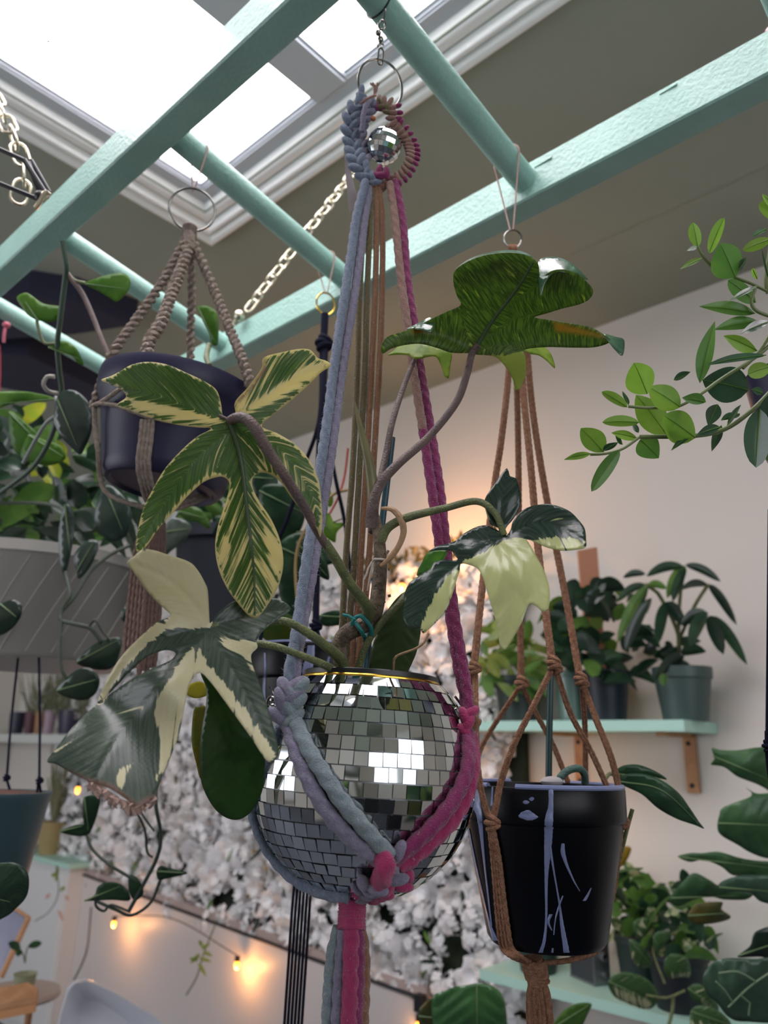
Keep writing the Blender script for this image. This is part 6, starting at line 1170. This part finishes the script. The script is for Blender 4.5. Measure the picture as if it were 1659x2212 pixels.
for o_, d, m_, md in (([(184, 613), (205, 602), (240, 592), (268, 590), (281, 604), (279, 625), (262, 645), (250, 652), (236, 643), (210, 628)], 1.06, m_pl, None), ([(82, 692), (60, 680), (48, 665), (36, 643), (56, 632), (75, 643), (95, 656), (137, 664), (131, 684), (112, 695)], 1.10, m_pl, [(82, 692), (50, 645)]), ([(104, 750), (120, 738), (145, 738), (165, 752), (178, 778), (181, 788), (170, 786), (155, 770), (130, 762)], 1.1, m_pl, None),
                       ([(122, 862), (138, 843), (165, 845), (188, 865), (200, 897), (197, 935), (183, 968), (172, 982), (150, 962), (130, 940), (116, 905)], 1.13, m_pd, [(124, 862), (172, 978)]), ([(118, 860), (60, 846), (0, 846), (-40, 850), (-40, 905), (0, 882), (40, 870), (90, 868)], 1.2, m_pl, [(118, 862), (-30, 875)]), ([(425, 665), (445, 660), (466, 672), (472, 700), (470, 745), (456, 742), (450, 718), (436, 690)], 1.16, m_pl, [(428, 666), (466, 742)]),
                       ([(20, 890), (45, 905), (80, 935), (92, 965), (75, 960), (50, 985), (25, 960)], 1.3, m_pl, None), ([(62, 940), (95, 950), (130, 962), (142, 990), (110, 1005), (70, 1000), (45, 985)], 1.28, m_pl, None)): flatleaf('leaf', o_, d, m_, pv, md, grid=9)
ptube(pv, 'stem', [(452, 745, 1.15), (446, 770, 1.12), (452, 790, 1.1)], .004, m_petg)
# ------------------------------------------------------------ big pale planter on the left
gp = W(95, 1200, 1.62); RG = .235; q = toward(gp, RG); zg = zfor(q.x, q.y, 1168); q2 = toward(gp, RG * .86); zg0 = zfor(q2.x, q2.y, 1417); hg = zg - zg0
lp = thing('wide_planter', 'wide pale grey ribbed planter full of dark foliage behind the navy pot', 'planter', (gp.x, gp.y, zg0)); gpm = mat('pale_grey_plastic', '#96958f', .45)
lathe_pot(lp, (gp.x, gp.y, zg0), [(0, 0), (RG * .84, 0), (RG * .86, .006), (RG * .985, hg * .88), (RG, hg * .90), (RG, hg), (RG * .97, hg), (RG * .95, hg * .8), (0, hg * .8)], gpm, seg=72)
mb = MB(); 
for k in range(14):
    a0 = math.atan2(-gp.y, -gp.x) - 1.5 + k * .21; mb.tube([Vector((gp.x + (RG * (.86 + .12 * t) + .0006) * math.cos(a0 + .35 * t), gp.y + (RG * (.86 + .12 * t) + .0006) * math.sin(a0 + .35 * t), zg0 + hg * (.04 + .82 * t))) for t in [i / 14 for i in range(15)]], .0012, 5)
mb.build('diagonal_ribs', gpm, lp)
gt = thing('mixed_foliage', 'dense dark foliage with some yellow leaves filling the wide pale planter', 'plant', (gp.x, gp.y, zg))
for i, kw in enumerate([dict(poly=[(-60, 900), (60, 880), (200, 960), (290, 1060), (300, 1180), (150, 1190), (-60, 1180)], n=95, L=100, d0=1.45, d1=1.75, asp=.62, droop=.5), dict(poly=[(-60, 1060), (150, 1050), (280, 1120), (260, 1180), (-60, 1180)], n=60, L=60, d0=1.5, d1=1.8, shape='lance', asp=.4, droop=.3), dict(poly=[(60, 960), (200, 970), (260, 1100), (180, 1120), (60, 1060)], n=22, L=50, d0=1.62, d1=1.8, droop=.3)]):
    mb = MB(); bush(mb, mats_n=4, seed=90 + i, wts=([5, 5, 1, .6], [3, 3, 3, .5], [1, 0, 2, 4])[i], **kw); mb.build('foliage', [m_f1, m_f3, m_f2, leafmat('lime_yellow_leaf', '#b5bd3c', '#a0b83c', trans=.6)], gt, sharp=0)  # leaf greens plus a yellow leaf tone, weighted per patch
for o_, d in (([(140, 1090), (158, 1105), (160, 1150), (152, 1200), (140, 1242), (130, 1215), (127, 1150)], 1.36), ([(165, 1235), (160, 1200), (182, 1172), (205, 1166), (213, 1182), (196, 1222), (172, 1250)], 1.36), ([(225, 1050), (260, 1065), (285, 1110), (270, 1160), (230, 1165), (205, 1120)], 1.38), ([(0, 1304), (28, 1295), (47, 1308), (42, 1338), (12, 1368), (-30, 1372), (-30, 1310)], 1.3), ([(122, 1492), (140, 1468), (170, 1445), (196, 1444), (215, 1466), (208, 1496), (185, 1512), (150, 1508)], 1.28), ([(165, 1431), (190, 1402), (222, 1383), (261, 1379), (256, 1420), (240, 1444), (205, 1446)], 1.30), ([(262, 1320), (272, 1312), (276, 1330), (268, 1345), (262, 1338)], 1.35)): flatleaf('leaf', o_, d, m_f3 if d < 1.33 else m_pd, gt, grid=10)
for px, r in (([(141, 1236, 1.36), (150, 1285, 1.33), (134, 1318, 1.32), (133, 1340, 1.31), (170, 1350, 1.3), (196, 1358, 1.3), (218, 1386, 1.3)], .0036), ([(133, 1335, 1.31), (129, 1400, 1.29), (133, 1445, 1.28), (145, 1466, 1.28)], .0030), ([(280, 1178, 1.42), (235, 1200, 1.39), (195, 1235, 1.36), (160, 1290, 1.33), (134, 1320, 1.32)], .0034), ([(190, 1356, 1.3), (205, 1340, 1.3), (222, 1365, 1.3), (240, 1385, 1.3)], .0022), ([(-30, 1088, 1.5), (60, 1086, 1.48), (110, 1090, 1.45), (138, 1105, 1.40), (142, 1150, 1.37)], .0034)): ptube(gt, 'stem', px, r, mat('dark_vine_stem', '#3a4438', .6), 8)
gl = thing('planter_cord', 'pair of dark cords running down from the wide pale planter to the green hanging pot', 'cord', W(60, 1420, 1.5))
# green pot hanging at the bottom left
hx = W(-8, 1780, 1.25); RH = .078; q = toward(hx, RH); zh = zfor(q.x, q.y, 1716); hp = thing('hanging_pot', 'teal green pot hung on black cords at the lower left edge', 'pot', (hx.x, hx.y, zh - .15)); lathe_pot(hp, (hx.x, hx.y, zh - .15), [(0, 0), (.052, 0), (.056, .006), (RH * .97, .14), (RH, .145), (RH, .15), (RH * .92, .15), (RH * .85, .12), (0, .12)], mat('teal_grey_plastic', '#3c555c', .4), seg=56); MB().lathe([(RH * .93, .148), (0, .153)], (hx.x, hx.y, zh - .15), 32).build('potting_mix', mat('brown_mulch', '#5c3f34', .95, bump=1, bscale=150), hp)
for px in ([(84, 1412, 1.40), (86, 1550, 1.34), (85, 1682, 1.28)], [(40, 1412, 1.42), (24, 1560, 1.36), (15, 1676, 1.30)], [(83, 1690, 1.28), (74, 1740, 1.26), (45, 1790, 1.23), (-10, 1835, 1.2)], [(85, 1690, 1.28), (88, 1730, 1.28), (70, 1780, 1.27), (52, 1820, 1.27)], [(14, 1682, 1.30), (22, 1708, 1.29), (26, 1716, 1.285)]): ptube(gl, 'cord', px, .0022, m_blackc, 8)
knot(gl, (85, 1686, 1.28), .0042, m_blackc); knot(gl, (14, 1680, 1.30), .0040, m_blackc)
# leaf and vine in front at the lower left
bq = thing('pothos_leaf', 'large dark pothos leaf cut by the left edge near the bottom', 'leaf', W(0, 1920, .95)); flatleaf('blade', [(-70, 1870), (0, 1864), (32, 1864), (55, 1878), (63, 1900), (58, 1935), (35, 1962), (5, 1984), (-70, 2010)], .95, variegated('flecked_dark_leaf', '#2a4232', '#34503a', '#6c8a48', '#5c7c40', rough=.3, trans=.15, amount=-.1, fine=.12, k=3), bq, [(-60, 1930), (30, 1950)])
tv = thing('trailing_vine', 'dark trailing vine with small leaves looping below the frayed philodendron leaf', 'plant', W(310, 1745, 1.2)); m_tv = mat('dark_trailing_stem', '#36443a', .5)
for px, r in (([(322, 1190, 1.5), (318, 1300, 1.42), (332, 1440, 1.34), (350, 1600, 1.26), (336, 1720, 1.2), (347, 1800, 1.2), (340, 1850, 1.2), (310, 1910, 1.2), (280, 1965, 1.2)], .0030), ([(186, 1800, 1.22), (200, 1835, 1.21), (240, 1870, 1.2), (298, 1905, 1.2)], .0024), ([(290, 1745, 1.2), (312, 1790, 1.2), (318, 1840, 1.2), (330, 1852, 1.2)], .0020), ([(346, 1902, 1.2), (325, 1950, 1.2), (285, 1977, 1.2), (250, 1965, 1.2), (205, 1945, 1.2)], .0024), ([(282, 1970, 1.2), (240, 1955, 1.2), (225, 1968, 1.2), (208, 1958, 1.2), (206, 1940, 1.2)], .0020), ([(293, 1738, 1.2), (320, 1778, 1.2), (333, 1795, 1.2)], .0018)): ptube(tv, 'stem', px, r, m_tv, 8)
for o_ in ([(182, 1722), (215, 1720), (210, 1760), (192, 1802), (182, 1785), (179, 1750)], [(130, 1796), (160, 1783), (185, 1782), (190, 1802), (165, 1806)], [(183, 1946), (204, 1934), (212, 1914), (238, 1905), (265, 1912), (281, 1934), (278, 1946), (240, 1944)], [(338, 1882), (347, 1870), (366, 1875), (405, 1886), (360, 1898), (342, 1900)], [(280, 1890), (300, 1900), (310, 1930), (290, 1945), (278, 1920)]): flatleaf('leaf', o_, 1.2, m_f1, tv, grid=8)

# ------------------------------------------------------------ far left corner: ledges, jars, chair, table
m_wgl = mat('white_gloss_ledge', '#cfd4d0', .3); xs_ = 2.12
def ledge(label, py, y0, y1, th=.05):
    z = onX(90, py, xs_).z; t = thing('wall_ledge', label, 'ledge', (2.24, (y0 + y1) / 2, z)); MB().span((xs_, y0, z - th), (XR, y1, z)).build('board', m_mint2 if th < .03 else m_wgl, t, smooth_=False); return z
y0_ = onX(165, 1588, xs_).y
z_a = ledge('white ledge at eye level in the far left corner with small dark pots', 1586, y0_, 5.58)
ry_ = random.Random(4)
for i, (px, w_, m_, lab) in enumerate(((34, .05, mat('navy_small_pot', '#22243a', .4), 'small navy pot at the left end of the corner ledge'), (62, .035, mat('plum_small_pot', '#5c3a44', .5), 'small plum pot between the navy pot and the pale jar on the corner ledge'), (82, .028, mat('tan_small_pot', '#a07a54', .6), 'small tan jar on the corner ledge'), (104, .035, mat('lilac_small_pot', '#a58e9c', .5), 'small lilac pot on the corner ledge below the grass'), (150, .075, mat('indigo_small_pot', '#24203a', .4), 'wide indigo pot at the right end of the corner ledge'))):
    p = onX(px, 1580, 2.22); t = thing('small_pot', lab, 'pot', (p.x, p.y, z_a)); lathe_pot(t, (p.x, p.y, z_a), [(0, 0), (w_ * .8, 0), (w_, .10), (w_, .14), (w_ * .9, .14), (w_ * .8, .1), (0, .1)], m_, seg=24)
gr = thing('airy_grass', 'fine pale grass tufts growing in the pots on the corner ledge', 'plant', onX(100, 1500, 2.2)); mb = MB()
for i in range(130):
    p = onX(ry_.uniform(60, 185), 1535, 2.22); p.z = z_a + .12; q = p + Vector((ry_.uniform(-.08, .08), ry_.uniform(-.16, .16), ry_.uniform(.10, .34))); mb.tube([p, p.lerp(q, .5) + Vector((0, 0, .02)), q], [.003, .003, .0015], 4)
mb.build('blades', leafmat('pale_grass', '#8f9478', '#7c8664', trans=.3), gr)['kind'] = 'stuff'
MB().span((XR - .01, 4.78, z_a - .20), (XR, 4.86, z_a - .06)).build('bracket', m_wood, bpy.data.objects['wall_ledge'], smooth_=False)
z_b = ledge('mint edged lower ledge at the left with a glass jar and a tan pot', 1852, onX(152, 1860, xs_).y, 5.0, .025)
cb = thing('white_cabinet', 'white cabinet front under the lower left ledge', 'cabinet', (2.24, 4.6, 0)); yc0 = onX(152, 1860, xs_).y + .03; MB().span((2.14, yc0, .05), (XR - .004, 5.2, z_b - .025)).build('body', mat('satin_white_front', '#d4d6d6', .4), cb, smooth_=False); MB().span((2.13, yc0 + .03, .1), (2.14, 5.15, z_b - .06)).build('door', mat('satin_white_door', '#dcdede', .4), cb, smooth_=False)
p = onX(106, 1850, 2.22); t = thing('plant_pot', 'tan pot of pale grass on the lower left ledge beside the jar', 'pot', (p.x, p.y, z_b)); lathe_pot(t, (p.x, p.y, z_b), [(0, 0), (.06, 0), (.085, .17), (.08, .17), (.06, .1), (0, .1)], mat('tan_glazed_pot', '#a08f62', .4), seg=32); mb = MB()
for i in range(50):
    b_ = Vector((p.x, p.y, z_b + .15)); q = b_ + Vector((ry_.uniform(-.05, .05), ry_.uniform(-.12, .12), ry_.uniform(.2, .5))); mb.tube([b_, b_.lerp(q, .5), q], [.005, .004, .002], 4)
mb.build('grass', leafmat('pale_grass2', '#9a9a7c', '#8a906c', trans=.3), t)['kind'] = 'stuff'
p = onX(66, 1852, 2.22); t = thing('glass_jar', 'clear glass jar with a wire bail on the lower left ledge', 'jar', (p.x, p.y, z_b)); gj = mat('jar_glass', '#c8d2d4', .05, spec=.6); gj.node_tree.nodes['Principled BSDF'].inputs['Transmission Weight'].default_value = .85; lathe_pot(t, (p.x, p.y, z_b), [(0, 0), (.055, 0), (.06, .01), (.06, .15), (.045, .17), (.045, .19), (.041, .19), (.041, .17), (.055, .15), (.055, .012), (0, .008)], gj, 'jar_body', seg=32); MB().lathe([(.047, .188), (.047, .20), (0, .203)], (p.x, p.y, z_b), 32).build('lid', m_steel, t)
# leaning frame
fmx = thing('framed_mirror', 'wood framed mirror leaning at the left edge above the round table', 'mirror', W(10, 2040, 2.7)); Q = [W(-60, 2010, 2.75), W(28, 1962, 2.75), W(60, 1984, 2.7), W(0, 2110, 2.6), W(-70, 2150, 2.6)]
MB().prism(Q, VIEW * .012).build('glass', mat('mirror_glass_grey', '#6a6c84', .25, metal=.0), fmx, smooth_=False); MB().tube(smooth([W(62, 1982, 2.69), W(2, 2112, 2.59)], .03), .010, 8).tube(smooth([W(28, 1960, 2.74), W(62, 1982, 2.69)], .03), .006, 8).build('frame', m_wood, fmx)
# round side table
tz = onZ(60, 2150, .62); tc_ = W(40, 2140, 2.45); tzt = tc_.z; tb_ = thing('round_side_table', 'small round wooden side table with an open wood tray at the lower left', 'table', (tc_.x, tc_.y, 0)); RT = .125
tc_.z -= .0
MB().lathe([(0, 0), (RT, 0), (RT + .004, .008), (RT, .018), (0, .018)], (tc_.x, tc_.y, tzt - .018), 48).build('table_top', mat('grey_beige_table_top', '#a89a90', .3), tb_); MB().tube([Vector((tc_.x + .03, tc_.y - .03, 0)), Vector((tc_.x + .03, tc_.y - .03, tzt - .018))], .011, 10).build('leg', m_wood, tb_); MB().tube([Vector((tc_.x - .05, tc_.y + .07, 0)), Vector((tc_.x - .05, tc_.y + .07, tzt - .018))], .011, 10).build('leg', m_wood, tb_)
tr_ = thing('wooden_tray', 'stacked pale wooden boards cut off by the left edge of the round table', 'tray', W(20, 2170, 2.2)); Q = [W(-60, 2145, 2.3), W(60, 2122, 2.3), W(82, 2134, 2.2), W(82, 2150, 2.2), W(-60, 2180, 2.2)]; MB().prism(Q, Vector((0, 0, -.018))).build('board', m_wood, tr_, smooth_=False); MB().prism([p - Vector((0, 0, .02)) for p in Q], Vector((0, 0, -.022))).build('board', mat('orange_birch', '#b88458', .5), tr_, smooth_=False)
p = W(56, 2098, 2.40); t = thing('small_pot', 'small sage clay pot with a two leaved seedling on the round side table', 'pot', (p.x, p.y, tzt)); hh2 = .068; lathe_pot(t, (p.x, p.y, tzt), [(0, 0), (.024, 0), (.034, hh2), (.036, hh2), (.030, hh2 - .005), (0, hh2 - .008)], mat('sage_clay', '#8a8f72', .7), seg=28)
sd_ = thing('seedling', 'tiny seedling with round leaves in the sage clay pot', 'plant', (p.x, p.y, tzt + hh2)); mb = MB(); pxleaf(mb, (44, 2052), (18, 2036), 2.38, 20, 'ellip'); pxleaf(mb, (60, 2046), (90, 2036), 2.38, 16, 'ellip'); pxleaf(mb, (44, 2050), (36, 2066), 2.38, 14, 'ellip'); mb.build('leaves', m_f1, sd_); ptube(sd_, 'stem', [(54, 2080, 2.4), (56, 2060, 2.39), (60, 2046, 2.38)], .0022, m_petg, 6); ptube(sd_, 'stem', [(54, 2080, 2.4), (50, 2062, 2.39), (44, 2050, 2.38)], .0018, m_petg, 6)
# white chair back
ch = thing('white_shell_chair', 'white moulded chair back with an orange light on its rounded rim at bottom left', 'chair', W(230, 2300, 2.1)); op = smooth2([(160, 2118), (182, 2114), (230, 2132), (300, 2172), (352, 2206), (420, 2290), (420, 2420), (80, 2420), (100, 2300), (125, 2200), (145, 2134)], 12)
cx_, cy_ = 240, 2260; vs = []; n = len(op); fs = []
lay = [(1.0, .06), (1.0, .035), (.985, .012), (.96, 0), (.90, .004), (.75, .03), (.4, .06)]
for s_, dd in lay: vs += [W(cx_ + (x - cx_) * s_, cy_ + (y - cy_) * s_, 2.08 + dd + (y - 2115) * -.0005) for x, y in op]
for i in range(len(lay) - 1):
    for j in range(n): fs.append((i * n + j, i * n + (j + 1) % n, (i + 1) * n + (j + 1) % n, (i + 1) * n + j))
fs.append(tuple(range((len(lay) - 1) * n, len(lay) * n))); fs.append(tuple(range(n))[::-1])
MB().add(vs, fs).build('chair_back', mat('white_moulded_plastic', '#c9ccd4', .25, spec=.6), ch)
# black hanging pot seen dark behind the marbled leaf
hb = W(478, 1200, 1.62); q = toward(hb, .10); zq = zfor(q.x, q.y, 1128); d_ = thing('hanging_pot', 'large matt dark blue pot in shadow behind the marbled philodendron leaf', 'pot', (hb.x, hb.y, zq - .24)); lathe_pot(d_, (hb.x, hb.y, zq - .24), [(0, 0), (.065, 0), (.075, .01), (.094, .21), (.1, .215), (.1, .24), (.09, .24), (.085, .2), (0, .2)], mat('matt_midnight_pot', '#171d2a', .6), seg=48)
hbk = thing('bright_leaf_plant', 'plant with fresh green leaves in the midnight blue pot behind the marbled leaf', 'plant', (hb.x, hb.y, zq)); mb = MB(); bush(mb, [(380, 1085), (430, 1060), (520, 1040), (600, 1080), (590, 1130), (480, 1135), (390, 1130)], 42, 62, 1.5, 1.7, 3, seed=55, droop=.6, wts=[4, 2, 4]); mb.build('foliage', [m_f1, m_f2, m_f3], hbk, sharp=0)
flatleaf('leaf', [(385, 1105), (400, 1092), (430, 1098), (450, 1120), (452, 1142), (425, 1128), (400, 1120)], 1.42, m_f2, hbk, grid=8); flatleaf('leaf', [(352, 1150), (372, 1120), (398, 1124), (415, 1140), (398, 1168), (370, 1190), (356, 1200)], 1.45, leafmat('grey_green_leaf', '#56625a', '#626e64', rough=.25, trans=.1), hbk, grid=8)  # second leaf is a plain grey green
ptube(hbk, 'cord', [(392, 1130, 1.6), (420, 900, 1.9), (430, 800, 2.0)], .003, m_blackc, 6) if False else None
# ------------------------------------------------------------ unseen props added behind the viewer to tone the mirror tile reflections
def added_floor_plant(label, x, y, pot_r, hh_, rad, n, L, m_pot, seed):
    r = random.Random(seed); t = thing('added_floor_plant', label, 'plant', (x, y, 0)); MB().lathe([(0, 0), (pot_r * .75, 0), (pot_r, .34), (pot_r, .38), (pot_r * .92, .38), (pot_r * .85, .34), (0, .34)], (x, y, 0), 32).build('pot', m_pot, t); mb = MB(); sm = MB()
    for i in range(n):
        z = .55 + (hh_ - .55) * r.random(); a = r.uniform(0, 6.28); ro = rad * (.25 + .75 * r.random()) * (.6 + .4 * math.sin(math.pi * (z - .4) / (hh_ - .2))); b = Vector((x, y, z)) + Vector((math.cos(a), math.sin(a), 0)) * ro * .5; tp = b + Vector((math.cos(a), math.sin(a), r.uniform(-.5, .5))).normalized() * L * r.uniform(.7, 1.2)
        mb.cur = r.randrange(3); leaf3(mb, b, tp, L * .55, 'ovate', sag=.2, nt=6, ns=3)
        if i % 4 == 0: sm.tube([Vector((x, y, .36)), Vector((x, y, z * .7)).lerp(b, .4), b], .006, 6)
    mb.build('foliage', [m_f1, m_f3, m_f2], t, sharp=0); sm.build('stems', m_petg, t)
added_floor_plant('unseen tall dark floor plant added behind the viewer to darken the mirror tiles', -1.15, -.75, .16, 1.95, .42, 130, .22, m_green_pot2, 3)
added_floor_plant('unseen bushy floor plant in a magenta planter, added for the mirror tiles', .75, -1.45, .17, 1.35, .45, 110, .22, mat('magenta_planter', '#a02a5c', .4), 5)
t = thing('added_counter', 'unseen dark counter added behind the viewer for the mirror ball reflections', 'counter', (-.6, -1.3, 0)); MB().span((-1.3, -1.75, 0), (.15, -1.25, .95)).build('body', mat('charcoal_counter', '#25272c', .6), t, smooth_=False); MB().span((-1.34, -1.78, .95), (.18, -1.22, .98)).build('top', m_mint2, t, smooth_=False)  # counter added out of view for the mirror ball's reflections
t = tag(MB().box((-.9, -1.45, 1.06), (.22, .22, .16)).build('added_box', mat('cobalt_blue_card', '#1f5fc0', .6), smooth_=False), 'unseen cobalt blue box added on the counter for the mirror tiles', 'box')  # box added out of view as a blue spot in the reflections
